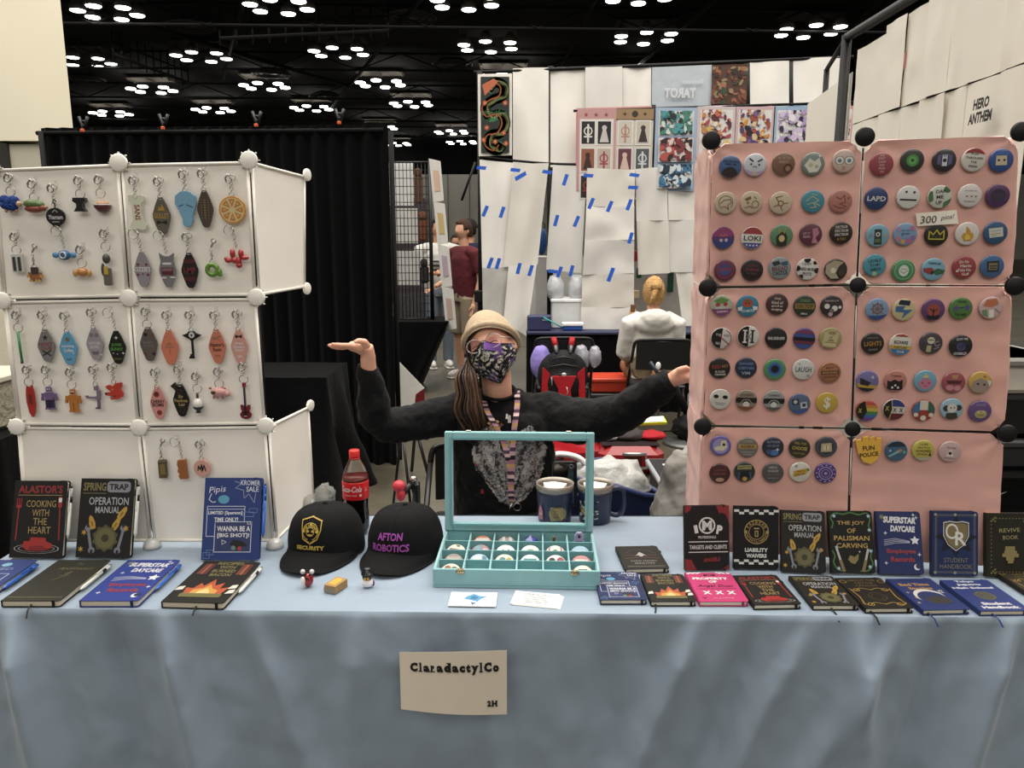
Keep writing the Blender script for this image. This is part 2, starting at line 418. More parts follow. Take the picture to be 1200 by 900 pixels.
t = B(M('070708', .9)); t.tube([(dl.x - .02, 5.44, 2.29), (dr.x + .01, 5.29, 2.29)], .014, 8); place(t.build('top_rail', dro))
for x in (dl.x, -.84): t = B(M('09090a', .8)).tube([(x + .02, 5.42, 0), (x + .02, 5.42, 2.3)], .018, 8); place(t.build('upright', dro))
for i, (px, w) in enumerate(((98, 'leftmost, by the beige wall'), (192, 'second from left'), (301, 'third from left'), (398, 'rightmost, near the drape end'))):
    p = PY(px, 151 - px * .03, 5.33); r = empty('spring_clamp', Matrix.Translation(p) @ Matrix.Scale(.62, 4)); tag(r, 'black spring clamp with orange tips on the drape rail, ' + w, 'clamp', 'spring clamps on the drape rail')
    a = B(M('141416', .4)); a.tube([(-.045, 0, .1), (-.02, 0, .02), (0, -.03, -.03)], [.018, .016, .012], 6); a.tube([(.05, 0, .1), (.02, 0, .02), (0, .03, -.03)], [.018, .016, .012], 6); a.ring((0, 0, .03), .025, .012, 'y', 10, 5); a.build('jaw', r)
    B(M('c2532c', .5)).box((-.02, -.05, -.065), (.02, -.02, -.03), .006).build('tip', r)
# black cloth covered table in front of the drape
def draped_box(name, x0, x1, y0, y1, z, mat, seed, flare=.06, nf=9, slump=0):
    n = 120; per = []
    def P(s):
        L1, L2 = x1 - x0, y1 - y0; T = 2 * (L1 + L2); s = (s % 1) * T
        if s < L1: return (x0 + s, y0), (0, -1)
        s -= L1
        if s < L2: return (x1, y0 + s), (1, 0)
        s -= L2
        if s < L1: return (x1 - s, y1), (0, 1)
        s -= L1; return (x0, y1 - s), (-1, 0)
    def fn(u, v):
        (x, y), (nx, ny) = P(u); k = (1 - v) ** 1.2
        cx, cy = (x0 + x1) / 2, (y0 + y1) / 2
        f = flare * k * (1 + .8 * sin(u * nf * 2 * pi + seed) + .5 * noise.noise(Vector((u * 20, v * 3, seed))))
        d = Vector((x - cx, y - cy)).normalized()
        zz = .01 + (z - .01) * v - slump * sin(u * 6.28) * 0
        return (x + nx * f * .6 + d.x * f * .4, y + ny * f * .6 + d.y * f * .4, zz)
    b = B(mat); b.grid(fn, n, 10)
    b.grid(lambda u, v: (x0 + (x1 - x0) * u, y0 + (y1 - y0) * v, z + .004 * noise.noise(Vector((u * 6, v * 6, seed)))), 12, 8)
    return b
o = draped_box('draped_table', -1.95, -1.12, 4.55, 5.15, .76, BLACK, 3, .13, 7).build('draped_table'); tag(o, 'table under a crumpled black cloth in front of the tall drape', 'table')
o = draped_box('equipment_table', -3.3, -2.22, 3.2, 3.9, .72, BLACK, 7, .05, 8).build('equipment_table'); tag(o, 'black clothed table at the left frame edge behind the white display', 'table')
o = B(M('8f8a78', .6, bump=.8, bs=30)).box((-3.0, 3.25, .725), (-2.3, 3.7, .95), .02).build('speckled_box'); tag(o, 'pale speckled box on the black table at the left frame edge', 'box'); B(M('b9b4a4', .5)).box((-3.01, 3.24, .94), (-2.29, 3.71, .97), .006).build('lid', o)
# sheet slipping off the black table corner
p = PY(483, 452, 6.2); o = B(M('d9d6d0', .6)).prism([(-.11, -.2), (.02, -.16), (.1, -.02), (-.12, .22)], -.004, .004).build('loose_sheet'); o.matrix_world = Matrix.Translation(p) @ Matrix.Rotation(pi / 2, 4, 'X'); tag(o, 'white folded sheet hanging off the black booth table in the aisle', 'paper')
o2 = B(M('6e1a20', .6)).prism([(.02, -.15), (.1, -.15), (.1, -.02), (.03, -.07)], .004, .008).build('red_corner', o)

# ------------------------------------------------------------------ neighbouring booth with wire grid
ax = -.66
bt = empty('booth_table', (-1.3, 8.3, 0)); tag(bt, 'long booth table under black cloth beside the aisle', 'table')
def fn(u, v):
    X0 = -2.3; 
    xt = X0 + (ax - X0) * min(1, u * 2); yt = 7.9 if u <= .5 else 7.9 + (u - .5) * 2 * .6
    xb = X0 + (-1.02 - X0) * min(1, u * 2); f = .03 * sin(u * 60) * (1 - v)
    return (xb + (xt - xb) * v + f, yt + f, .01 + .74 * v)
b = B(BLACK).grid(fn, 80, 6); b.prism([(-2.3, 7.9), (ax, 7.9), (ax, 8.5), (-2.3, 8.5)], .745, .752); place(b.build('table_cloth', bt))
place(B(M('2a2a2c', .5)).box((-2.25, 7.95, .70), (ax - .03, 8.45, .742), .01).build('table_top', bt))
gw = empty('gridwall', (-1.1, 8.15, 0)); tag(gw, 'black wire gridwall standing on the booth table beyond the drape', 'display rack')
g0 = PY(450, 190, 8.15); g1 = PY(506, 378, 8.15)
b = B(M('161617', .4))
nx, nz = 12, 20
for i in range(nx + 1):
    x = g0.x + (g1.x - g0.x) * i / nx; b.tube([(x, 8.15, .76), (x, 8.15, g0.z)], .004 if i not in (0, nx) else .012, 4)
for i in range(nz + 1):
    z = .76 + (g0.z - .76) * i / nz; b.tube([(g0.x, 8.15, z), (g1.x, 8.15, z)], .004 if i not in (0, nz) else .01, 4)
place(b.build('wire_grid', gw)); gx = [g0.x, g1.x]
for k, (y0, y1, x0, x1) in enumerate(((190, 241, 453, 485), (244, 285, 458, 490), (294, 334, 462, 492), (343, 375, 464, 500))):
    a = PY(x0, y0, 8.2); c_ = PY(x1, y1, 8.2)
    o = B(M(['d9d8d5', 'cfcdc8', 'c9c7c4', '4b4a4c'][k], .6)).box((a.x, 8.19, c_.z), (c_.x, 8.2, a.z)).build('print'); tag(o, ['white print sheet at the top of the black gridwall', 'white print sheet second from the top on the gridwall', 'pale print sheet third down on the gridwall', 'dark shelf panel at the foot of the gridwall'][k], 'print', 'sheets behind the wire gridwall')
    if k < 3:
        o = B(M(['5b3a2a', '7a4a30', '333033'][k], .7)).box((c_.x + .01, 8.17, c_.z + .02), (c_.x + .1, 8.21, c_.z + .3 - .05 * k), .02).ell((c_.x + .05, 8.19, c_.z + .33 - .05 * k), (.04, .03, .05)).build('figurine')
        tag(o, ['small brown figurine on the gridwall shelf, upper', 'small brown figurine on the gridwall shelf, middle', 'small dark figurine on the gridwall shelf, lowest'][k], 'figurine')
for k in range(4):
    y0, y1 = 186 + k * 50, 233 + k * 50; xa = 503 + k * 5
    vs = [PY(xa, y0, 8.05), PY(xa + 13, y0 + 3, 7.9), PY(xa + 17, y1 + 2, 7.9), PY(xa + 5, y1 + 4, 8.05)]
    b = B(M('dedbd6', .5)); b.add(vs, [(3, 2, 1, 0)]); c1 = [vs[0].lerp(vs[2], t) for t in (.15, .85)]
    o = b.build('hanging_print', solid=.004); tag(o, 'narrow print hanging on the gridwall end post, %s of four' % ['uppermost', 'second', 'third', 'lowest'][k], 'print', 'prints on the gridwall end post')
    b = B(M(['d8b6a0', 'c9b27a', 'b8a7b4', 'c4a9a0'][k], .6)); q = [sum((v * w for v, w in zip(vs, ww)), Vector()) + Vector((0, -.01, 0)) for ww in ((.6, .15, .1, .15), (.15, .6, .15, .1), (.1, .15, .6, .15), (.15, .1, .15, .6))]
    b.add(q, [(3, 2, 1, 0)]); b.build('picture', o)
t = B(M('151517', .4)).tube([PY(503, 186, 8.1), PY(508, 378, 8.1)], .015, 6).build('post', gw); place(t)
# back-of-hall colour: far booths seen down the aisle
for k, (x0, y0, x1, y1, Y, c, lab) in enumerate(((527, 291, 545, 316, 16, 'a33a34', 'small red banner far down the aisle'), (456, 232, 500, 300, 20, '3b3238', 'dark far booth backdrop seen through the gridwall'),
        (505, 296, 530, 340, 15, '4b3b36', 'brown booth counter far down the aisle'))):
    a = PY(x0, y0, Y); c_ = PY(x1, y1, Y); b = B(M(c, .7)); b.box((a.x, Y, 0 if k else c_.z), (c_.x, Y + .5, a.z), .02); 
    o = b.build(['far_banner', 'far_backdrop', 'far_counter'][k]); tag(o, lab, ['banner', 'backdrop', 'counter'][k])
    if k == 0: B(M('d9c9c0')).box((a.x + .06, Y - .02, a.z - .15), (c_.x - .06, Y, a.z - .05)).build('stripe', o); B(M('2c2326')).tube([((a.x + c_.x) / 2, Y + .2, 0), ((a.x + c_.x) / 2, Y + .2, c_.z)], .03).build('pole', o)

# ------------------------------------------------------------------ booth of hanging sheets behind the seller
BY = 7.4
WH = M('d8d5cf', .75, vs=5, var=.04, bump=.1, bs=8)
WH2 = M('c9c7c2', .75, vs=5, var=.05)
POLE = M('0c0c0d', .6)
fr = empty('sheet_stand', (0, BY, 0)); tag(fr, 'black pole stand carrying two tiers of hanging sheets', 'frame')
def pole(p0, p1, r=.018, par=None, nm='pole'): return place(B(POLE).tube([p0, p1], r, 8).build(nm, par or fr))
pole(PY(562, 84, BY - .1), Vector((PY(563, 300, BY - .1).x, BY - .1, 0)), .024)
pole(PY(645, 78, BY + .05), Vector((PY(646, 300, BY + .05).x, BY + .05, 0)), .03)
pole(PY(875, 72, BY + .15), PY(876, 200, BY + .15), .03); pole(PY(927, 70, BY + .15), PY(928, 200, BY + .15), .03)
pole(PY(766, 123, BY - .15), PY(766, 200, BY - .15), .02)
pole(PY(555, 85, BY), PY(1000, 67, BY), .016, None, 'top_rail')
pole(PY(672, 130, BY - .15), PY(1000, 120, BY - .15), .012, None, 'middle_rail')
place(B(POLE).tube(bz([PY(562, 184, BY - .12), PY(650, 192, BY - .12), PY(725, 191, BY - .12), PY(815, 181, BY - .12)], 6), .012, 6).build('cord', fr))
place(B(POLE).tube([PY(557, 190, BY - .4), PY(541, 235, BY - .4)], .012, 6).build('brace', fr))
place(B(POLE).box(PY(556, 350, BY - .1) - Vector((0, .06, .03)), PY(568, 340, BY - .1) + Vector((0, .04, 0)), .01).build('joint', fr))
for k, y in enumerate((303, 347)): B(M('e2e0dc')).ell((0, 0, 0), (.06, .05, .05)).build('joint_knob', fr, Matrix.Translation(PY(558, y, BY - .12))).matrix_parent_inverse = Matrix.Translation((0, -BY, 0))
def sheet(quad, Y, mat, lab, name='hanging_sheet', cat='sheet', group=None, wav=.006, seed=0, th=.003):
    q = [PY(*p, Y + .004 * (seed % 3)) for p in quad]  # tl tr br bl
    def fn(u, v):
        p = (q[3] * (1 - u) + q[2] * u) * (1 - v) + (q[0] * (1 - u) + q[1] * u) * v
        d = noise.noise(Vector((u * 2.2, v * 1.5, seed * 3.1))) * wav * 2 + wav * sin(u * 7 + seed)
        return (p.x, p.y + d, p.z)
    o = B(mat).grid(fn, 14, 14).build(name, solid=th); tag(o, lab, cat, group); return o
U = 'white sheets of the upper tier'
sheet([(601, 80), (643, 79), (643, 194), (601, 194)], BY - .02, WH, 'white sheet hanging right of the green serpent poster', group=U, seed=1)
sheet([(645, 79), (686, 78), (686, 196), (645, 196)], BY - .0, WH, 'white sheet hanging second right of the serpent poster', group=U, seed=2)
sheet([(686, 79), (729, 78), (729, 150), (686, 150)], BY - .03, WH2, 'white sheet above the pink card sheet', group=U, seed=3)
sheet([(729, 79), (763, 78), (763, 150), (729, 150)], BY - .0, WH, 'white sheet between the card sheet and the grey lettered banner', group=U, seed=4)
s = sheet([(764, 79), (834, 76), (834, 150), (764, 150)], BY - .04, M('a9b1b8', .7), 'grey banner with mirrored white lettering showing through', 'lettered_banner', 'banner', seed=5, wav=.004)
m = frame(PY(764, 150, BY - .06), Vector((1, 0, 0)), Vector((0, 0, 1))); wq = PY(834, 100, BY).x - PY(764, 100, BY).x
a = Art(wq / 100, 0, 0, 1); a.text('e6e9ea', 'TAROT', 45, 56, 16, 52, .03, mirror=True); a.text('dfe3e6', 'Illustrated', 65, 74, 7, 34, .02, mirror=True); a.text('cfd4d7', 'READINGS', 45, 38, 6, 40, .01, mirror=True)
place(a.build('lettering', s, m))
s = sheet([(834, 76), (875, 75), (875, 150), (834, 150)], BY - .02, M('4a2f24', .7), 'brown patterned poster at the top of the sheet wall', 'brown_poster', 'poster', seed=6, wav=.004)
def art_on(s, quad, Y, cols, n, seed, bg=None, rmin=3, rmax=14, frame_col=None, extra=None):
    tl = PY(*quad[0], Y); br = PY(*quad[1], Y); w = br.x - tl.x; h = tl.z - br.z
    m = Matrix(((1, 0, 0, tl.x), (0, 0, -1, Y), (0, 1, 0, tl.z), (0, 0, 0, 1))); a = Art(w / 100, 0, 0, -1, eps=.00015, z0=.002); H = h / w * 100
    if bg: a.rect(bg, 50, H / 2, 100, H)
    if n: a.blobs(cols, 0, 0, 100, H, n, seed, rmin, rmax)
    if extra: extra(a, H)
    o = a.build('picture', s, m); o.matrix_parent_inverse = Matrix(); return o
art_on(s, ((835, 78), (874, 122)), BY - .06, ['8a4a35', '2f2a1e', 'b06a48', '3c4a34', '6b2f24', 'a08860'], 70, 4, '5a3526')
sheet([(879, 73), (925, 71), (925, 150), (879, 150)], BY - .02, WH, 'white sheet right of the brown poster', group=U, seed=7)
sheet([(930, 69), (992, 66), (992, 150), (930, 150)], BY - .02, WH, 'rightmost white sheet of the upper tier', group=U, seed=8)
# green serpent poster
s = sheet([(560, 87), (600, 86), (600, 182), (561, 183)], BY - .2, M('d8d4cc', .6), 'tall poster of a green and orange coiled serpent', 'serpent_poster', 'poster', seed=9, wav=.002)
def serp(a, H):
    a.rect('16201e', 50, H / 2, 84, H - 14)
    pts = [(30, 40), (50, 22), (75, 34), (72, 60), (45, 72), (22, 92), (34, 118), (65, 112), (80, 135), (66, 165), (36, 172), (30, 200), (55, 215), (70, 200)]
    P = [(p.x, p.y) for p in bz([(x, y, 0) for x, y in pts], 6)]
    a.line('2f7a40', P, 30); a.line('b0c070', [(x + 8, y) for x, y in P], 9); a.line('c9642f', [(x - 10, y) for x, y in P], 4)
    a.poly('d3673a', [(12, 30), (45, 12), (60, 20), (40, 40), (20, 60)])
    for x, y in ((20, 80), (80, 80), (25, 150), (75, 165), (16, 185), (82, 195), (50, 190)): a.star('c9552e', x, y, 9, 6, .6); a.disc('e09a5a', x, y, 3)
art_on(s, ((560, 87), (600, 182)), BY - .215, [], 0, 1, None, extra=serp)
# printed sheets, second tier
PY2 = BY - .16
s = sheet([(675, 127), (765, 124), (765, 225), (675, 225)], PY2, M('c98f8c', .6), 'pink and gold sheet of small framed card pictures', 'card_sheet', 'poster', seed=10, wav=.002)
def cards(a, H):
    a.rect('d29a98', 26, H / 2, 50, H); a.rect('a8875c', 75, 7, 48, 13); a.rect('d9cfc0', 75, H / 2 + 7, 48, H - 16); a.rect('e8ddd4', 26, H / 2 + 6, 44, H - 14)
    for x in (12, 25, 38): a.star('a8404a', x, 8, 3, 5, .5)
    for x in (62, 88): a.star('3a2c20', x, 7, 3, 4, .4)
    a.disc('3a2c20', 75, 7, 4)
    for r in range(3):
        for c in range(4):
            x = [15, 36, 63, 86][c]; y = 30 + r * 34
            a.rect('f0ebe4', x, y, 20, 31); bg = [['1b1a1c', '1b1a1c', 'd8cfc0', 'cfc6b6'], ['a05a3a', 'c9b6a4', '6e3242', '50565e'], ['2b2726', '7c3b3b', '8a4a54', '3c464e']][r][c]; a.rect(bg, x, y, 17, 28)
            fg = [['e8e2da', 'd0ccc6', 'b98a70', '3a2c2e'], ['3a1a14', 'b03a4a', 'e0c0b0', 'd6dadd'], ['c04040', 'e0b090', 'c0a0a0', 'a0b0b8']][r][c]
            if (r + c) % 2: a.disc(fg, x, y - 6, 3.2); a.poly(fg, [(x - 2, y - 4), (x + 2, y - 4), (x + 6, y + 12), (x - 6, y + 12)])
            else: a.arc(fg, x, y - 2, 5, 1.6, n=10); a.line(fg, [(x, y - 10), (x, y + 12)], 2.4); a.line(fg, [(x - 5, y + 5), (x + 5, y + 5)], 2)
art_on(s, ((676, 127), (764, 224)), PY2 - .012, [], 0, 1, None, extra=cards)
def scenes(colsets, frame_c):
    def f(a, H):
        a.rect(frame_c, 50, H / 2, 98, H)
        h = (H - 8) / len(colsets)
        for k, cs in enumerate(colsets):
            y0 = 8 + k * h; a.rect('e9e6e2', 50, y0 + h / 2 - 3, 82, h - 6); a.blobs(cs, 12, y0, 88, y0 + h - 8, 120, k + 7, 3, 13)
    return f
for i, (qd, cs, fc, lab) in enumerate((
    ([(767, 126), (815, 124), (815, 225), (767, 225)], [['3f8f7c', '1d2f30', 'd9e6df', '4aa0a8'], ['c85048', '2a1c20', 'e8d6d0', '8a3038'], ['3a80b0', '20344c', 'dce6ee']], 'a8c0dc', 'pale blue framed print sheet with stacked green and red scenes'),
    ([(816, 125), (860, 123), (860, 215), (816, 215)], [['e08a3a', 'c04050', 'f0c860', '6a2a38', 'f0e0d0', 'd86a4a']], 'd8c4c8', 'print of orange and red crowded figures above the pink display corner'),
    ([(861, 125), (905, 123), (905, 215), (861, 215)], [['5a3a78', 'e0923a', '2a1a2c', 'b04a3a', 'e8c890', '7a5aa0']], 'd8b4b8', 'print of dark purple and orange shapes above the pink display'),
    ([(906, 125), (953, 123), (953, 215), (906, 215)], [['b89ad0', 'efeaf2', '30284a', 'd8c4e6'], ['20304c', 'dfe6ee', '6a8ab0']], '9cbcdc', 'pale lilac and blue framed print left of the near banner wall'),
    ([(957, 124), (997, 121), (997, 215), (957, 215)], [['d88a80', 'f0dcd6', '8a4a44'], ['c8686a', '40282c', 'ecd8d0']], 'd89aa0', 'pink print partly hidden by the banner wall post'))):
    s = sheet(qd, PY2, M(fc, .6), lab, 'art_print', 'poster', seed=20 + i, wav=.002)
    art_on(s, ((qd[0][0] + 1, qd[0][1]), (qd[1][0] - 1, qd[2][1] - 1)), PY2 - .012, [], 0, 1, None, extra=scenes(cs, fc))
for i, x in enumerate((675, 718, 760, 767, 815, 860, 905, 953)):
    place(B(POLE).box((-.012, -.03, -.05), (.012, .02, .07), .004).build('clip', fr, Matrix.Translation(PY(x, 122 - (x - 675) * .01, BY - .16))))
for i, x in enumerate((565, 598, 643, 687, 729, 764, 800, 834, 875, 900, 927, 960)):
    place(B(POLE).tube([(0, 0, .04), (.01, 0, 0), (0, 0, -.05)], .01, 5).build('hook', fr, Matrix.Translation(PY(x, 84 - (x - 555) * .038, BY))))
# lower tier
G = 'plain sheets taped into the lower tier'
low = [([(562, 187), (602, 191), (592, 314), (565, 314)], BY - .2, 'plain sheet next to the black pole, upper left of the lower tier'),
       ([(565, 314), (597, 313), (592, 372), (566, 371)], BY - .22, 'grey sheet below the first one beside the black pole'),
       ([(602, 193), (643, 191), (630, 310), (590, 313)], BY - .26, 'tilted plain sheet second from the pole'),
       ([(596, 312), (629, 309), (617, 394), (590, 377)], BY - .3, 'tilted sheet hanging lowest, behind the seller beanie'),
       ([(648, 193), (688, 197), (681, 320), (640, 316)], BY - .18, 'plain sheet with four blue tapes left of the long sheets'),
       ([(688, 197), (744, 199), (743, 242), (687, 242)], BY - .24, 'topmost of the long column of joined sheets'),
       ([(687, 242), (743, 242), (743, 281), (685, 282)], BY - .24, 'second sheet down the long joined column'),
       ([(685, 282), (743, 281), (743, 320), (683, 322)], BY - .24, 'third sheet down the long joined column'),
       ([(683, 322), (743, 320), (743, 360), (681, 360)], BY - .24, 'fourth sheet down the long joined column'),
       ([(681, 360), (743, 360), (742, 400), (680, 395)], BY - .24, 'bottom sheet of the long joined column behind the backpack'),
       ([(745, 198), (782, 195), (783, 258), (746, 259)], BY - .2, 'upper plain sheet above the seated blonde person'),
       ([(746, 259), (783, 258), (785, 320), (748, 322)], BY - .2, 'lower plain sheet just above the seated blonde head'),
       ([(782, 195), (822, 190), (822, 257), (783, 258)], BY - .16, 'upper plain sheet touching the pink display edge'),
       ([(783, 258), (822, 257), (822, 319), (785, 319)], BY - .16, 'middle plain sheet touching the pink display edge'),
       ([(792, 319), (822, 318), (822, 382), (800, 382)], BY - .16, 'lowest plain sheet right of the white hoodie')]
for i, (q, Y, lab) in enumerate(low): sheet(q, Y, [WH, WH2, M('cdc9c1', .75, vs=4)][i % 3] if i != 1 else M('b4b2ae', .7), lab, 'plain_sheet', 'sheet', G, .01, i + 30)
tapes = [(380, 82, 0), (503, 90, 0), (522, 113, 2), (618, 97, 0), (683, 125, 1), (766, 110, 0), (932, 108, 0), (927, 153, 0), (394, 238, 1), (455, 242, 1), (776, 210, 1), (843, 221, 1), (913, 215, 1), (650, 272, 1), (723, 275, 1),
         (412, 425, 1), (440, 427, 1), (515, 445, 1), (558, 452, 1), (662, 457, 1), (705, 453, 1), (638, 455, 0), (918, 335, 1), (847, 467, 3)]
for i, (cx, cy, k) in enumerate(tapes):
    px, py = 440 + cx / 3.077, 170 + cy / 3.077; p = PY(px, py, BY - .38)
    w, h = ((.085, .03), (.032, .1), (.11, .035), (.035, .13))[k]
    o = B(M('1d55b8', .5)).prism([(-w / 2, -h / 2), (w / 2, -h / 2), (w / 2 + .008, h / 2), (-w / 2 + .008, h / 2)], 0, .002).build('blue_tape')
    o.matrix_world = Matrix.Translation(p) @ Matrix.Rotation(pi / 2, 4, 'X') @ Matrix.Rotation(radians([-3, -14, 28, -14][k] + R0.uniform(-5, 5)), 4, 'Z')
    rw = 0 if cy < 140 else (1 if cy < 300 else (2 if cy < 400 else 3)); mates = sorted(t[0] + t[1] * .001 for t in tapes if (0 if t[1] < 140 else (1 if t[1] < 300 else (2 if t[1] < 400 else 3))) == rw)
    tag(o, '%s blue tape strip, %s from the left in the %s row of tapes' % (['level', 'upright', 'slanted', 'long upright'][k], 'first second third fourth fifth sixth seventh eighth ninth tenth eleventh'.split()[mates.index(cx + cy * .001)], ['top', 'second', 'third', 'lowest'][rw]), 'tape', 'blue tape strips on the plain sheets')
# table, tubs and boxes between the sheets
tb = empty('supply_table', (1, 7, 0)); tag(tb, 'navy topped supply table with black skirt under the hanging sheets', 'table')
xa = PY(617, 388, 6.95).x; xb = 2.3
place(B(M('2c2f4a', .6)).box((xa, 6.95, .73), (xb, 7.65, .76), .008).build('table_top', tb))
place(curtain('skirt', xa, xb, 6.97, 6.97, .01, .735, 18, .015, BLACK, 120, 6).build('skirt', tb))
def thingbox(name, px0, py0, px1, Y, z0, depth, col, lab, cat, bev=.01, rough=.5, lid=None):
    a = PY(px0, py0, Y); c = PY(px1, py0, Y); o = B(M(col, rough)).box((a.x, Y, z0), (c.x, Y + depth, a.z), bev).build(name); tag(o, lab, cat)
    if lid: B(M(lid, .4)).box((a.x - .01, Y - .01, a.z - .025), (c.x + .01, Y + depth + .01, a.z + .005), .006).build('lid', o)
    return o
o = thingbox('navy_box', 618, 370, 646, 7.02, .762, .14, '2d3056', 'navy box with a small white arrow on the supply table', 'box')
a = Art(.001, 0, 0, 1); a.line('e8e8f0', [(0, 0), (40, 0)], 9); a.poly('e8e8f0', [(36, -12), (60, 0), (36, 12)]); a.build('arrow_mark', o, Matrix.Translation(PY(636, 375, 7.015)) @ Matrix.Rotation(pi / 2, 4, 'X'))
thingbox('plastic_tub', 647, 351, 690, 7.2, .762, .3, 'c4c6c6', 'pale plastic tub on the supply table', 'storage box', lid='e2e2e0')
for k, x in enumerate((643, 668)):
    p = PY(x + 8, 335, 7.28); o = B(M('b9bcc0', .3, coat=.5, bump=.4, bs=20)).ell((0, 0, 0), (.085, .09, .13), fn=lambda d: 1 + .12 * noise.noise(d * 3)).build('plastic_bag'); o.location = (p.x, 7.3, 1.13); tag(o, 'crumpled clear plastic bag on the tub, ' + ('left' if k == 0 else 'right') + ' of two', 'bag', 'plastic bags on the tub')
o = thingbox('blue_case', 660, 379, 683, 7.03, .762, .1, '24509c', 'small blue case with a white top on the supply table', 'case', lid='dcdcdc')
p = PY(650, 374, 7.0); o = B(M('2fa39a', .4)).tube([(p.x - .1, 7.0, .765 + .12), (p.x + .1, 7.06, .772)], .007, 6).build('teal_pencil'); tag(o, 'teal pencil leaning on the supply table', 'pencil')
p = PY(635, 283, 7.6); o = B(M('24508c', .5)).ell((0, 0, 0), (.05, .05, .13)).build('blue_pouch'); o.location = p; tag(o, 'dark blue oval pouch seen through the gap between sheets', 'pouch')
B(M('15233c', .5)).ring((0, 0, .15), .03, .006, 'y', 10, 4).build('loop', o)
thingbox('white_carton', 627, 300, 643, 7.75, .0, .2, 'c6c4c0', 'stack of pale cartons behind the gap in the sheets', 'carton')
s = sheet([(618, 300), (700, 300), (700, 452), (618, 452)], 8.3, M('c4c2bd', .7), 'far pale backdrop behind the supply table', 'pale_backdrop', 'backdrop', seed=50)
sheet([(740, 300), (815, 300), (815, 454), (740, 454)], 8.0, M('a9a49c', .7), 'grey backdrop behind the seated blonde person', 'grey_backdrop', 'backdrop', seed=51)
# objects peeking round the seated person
for k, (x, y, w, h, c, lab) in enumerate(((745, 300, 5, 12, '9a2a2a', 'red packet in the gap left of the blonde head'), (749, 320, 6, 12, '1f4a34', 'dark green packet in the gap left of the blonde head'), (786, 330, 7, 26, '1d4230', 'dark green jacket corner right of the blonde head'), (746, 345, 7, 10, 'd9c49a', 'cream note beside the white hoodie'))):
    p = PY(x, y, 7.95); o = B(M(c, .6)).box((-w * .0042, 0, -h * .0042), (w * .0042, .02, h * .0042), .004).build('packet'); o.location = p; tag(o, lab, 'packet')
p = PY(741, 372, 6.85); o = B(M('d7b58f', .5)).prism([(-.035, -.12), (.035, -.12), (.03, 0), (.04, .05), (0, .12), (-.03, .05)], 0, .006).build('cutout_print'); o.matrix_world = Matrix.Translation(p) @ Matrix.Rotation(pi / 2, 4, 'X'); tag(o, 'small tan cut-out standee beside the white hoodie', 'standee')
B(M('6a4630')).prism([(-.02, .05), (.02, .05), (.025, .11), (-.02, .115)], .006, .008).build('hair', o)

# ------------------------------------------------------------------ near banner wall on the right
XB = 1.51
def PX(px, py, X):
    d = ray(px, py); return EYE + d * (X / d.x)
bw = empty('banner_rail', (XB, 3.5, 0)); tag(bw, 'black pipe rail on posts carrying the tall white sheets at right', 'rail')
r1 = PX(992, 49, XB); r2 = PX(1086, -4, XB)
dirn = (r2 - r1).normalized(); rz = 2.47
pa = Vector((XB, r1.y, rz)); pb = Vector((XB, 1.9, rz))
place(B(M('1a1a1b', .5, metal=.3)).tube([pa, pb], .02, 10).build('top_pipe', bw))
place(B(POLE).tube([(XB, r1.y, 0), (XB, r1.y, rz + .01)], .022, 10).build('post', bw))
pf = PX(969, 81, 1.75); place(B(POLE).tube([(pf.x, pf.y, 0), pf], .016, 8).build('post', bw)); place(B(POLE).tube([pf, pa], .012, 8).build('side_pipe', bw))
for i in range(9):
    y = r1.y - .1 - i * .15
    place(B(M('8a8a8c', .3, metal=.8)).ring((0, 0, 0), .035, .004, 'y', 12, 5).build('curtain_ring', bw, Matrix.Translation((XB, y, rz - .03)) @ Matrix.Rotation(radians(R0.uniform(-25, 25)), 4, 'Z')))
place(B(M('222224', .5)).box((-.02, -.05, -.02), (.02, .05, .08), .006).build('clamp_head', bw, Matrix.Translation((XB, PX(1040, 15, XB).y, rz + .02))))
BW = M('d9d4c8', .5, vs=3, var=.03, bump=.06, bs=5)
edges = [(1005, 1038, 0), (1038, 1060, -.02), (1060, 1087, .0), (1087, 1113, -.03), (1113, 1136, -.01), (1136, 1182, -.02), (1182, 1215, -.05)]
nm = ['first from the post', 'second from the post', 'third from the post', 'fourth from the post', 'fifth from the post', 'wide one left of the last', 'last one at the frame edge']
def vsheet(ya, yb, z0, z1, dx, seed):
    return lambda u, v: (XB + .005 + dx * .4 + .004 * sin(u * 5 + seed) + .003 * noise.noise(Vector((u * 3, v * 3, seed))), ya + (yb - ya) * u, z0 + (z1 - z0) * v)
for i, (x0, x1, dx) in enumerate(edges):
    ya = PX(x0 - 1, 60, XB).y; yb = PX(x1 + 1, 60, XB).y
    tz = rz - .05 - (.03 if i == 0 else 0)
    o = B(BW).grid(vsheet(ya, yb, 2.08, tz if i < 5 else tz - .0, dx, i), 10, 10).build('banner_sheet', solid=.002); tag(o, 'upper white sheet on the near rail, ' + nm[i], 'sheet', 'upper white sheets of the near banner wall')
    o = B(BW).grid(vsheet(ya + .004, yb - .004, 1.38, 2.075, dx + .006, i + 9), 10, 10).build('banner_sheet', solid=.002); tag(o, 'lower white sheet below the near rail, ' + nm[i], 'sheet', 'lower white sheets of the near banner wall')
    if i == 5: hero = o
pt = PX(1149, 129, XB - .045); m = Matrix(((0, 0, -1, pt.x), (-1, 0, 0, pt.y), (0, 1, 0, pt.z), (0, 0, 0, 1)))
a = Art(.001, 0, 0, 1); a.text('1a1816', 'HERO', 0, 21, 34, 84, .05, shear=.1); a.text('1a1816', 'ANTHEM', 0, -21, 34, 124, .05, shear=.1); place(a.build('lettering', hero, m))
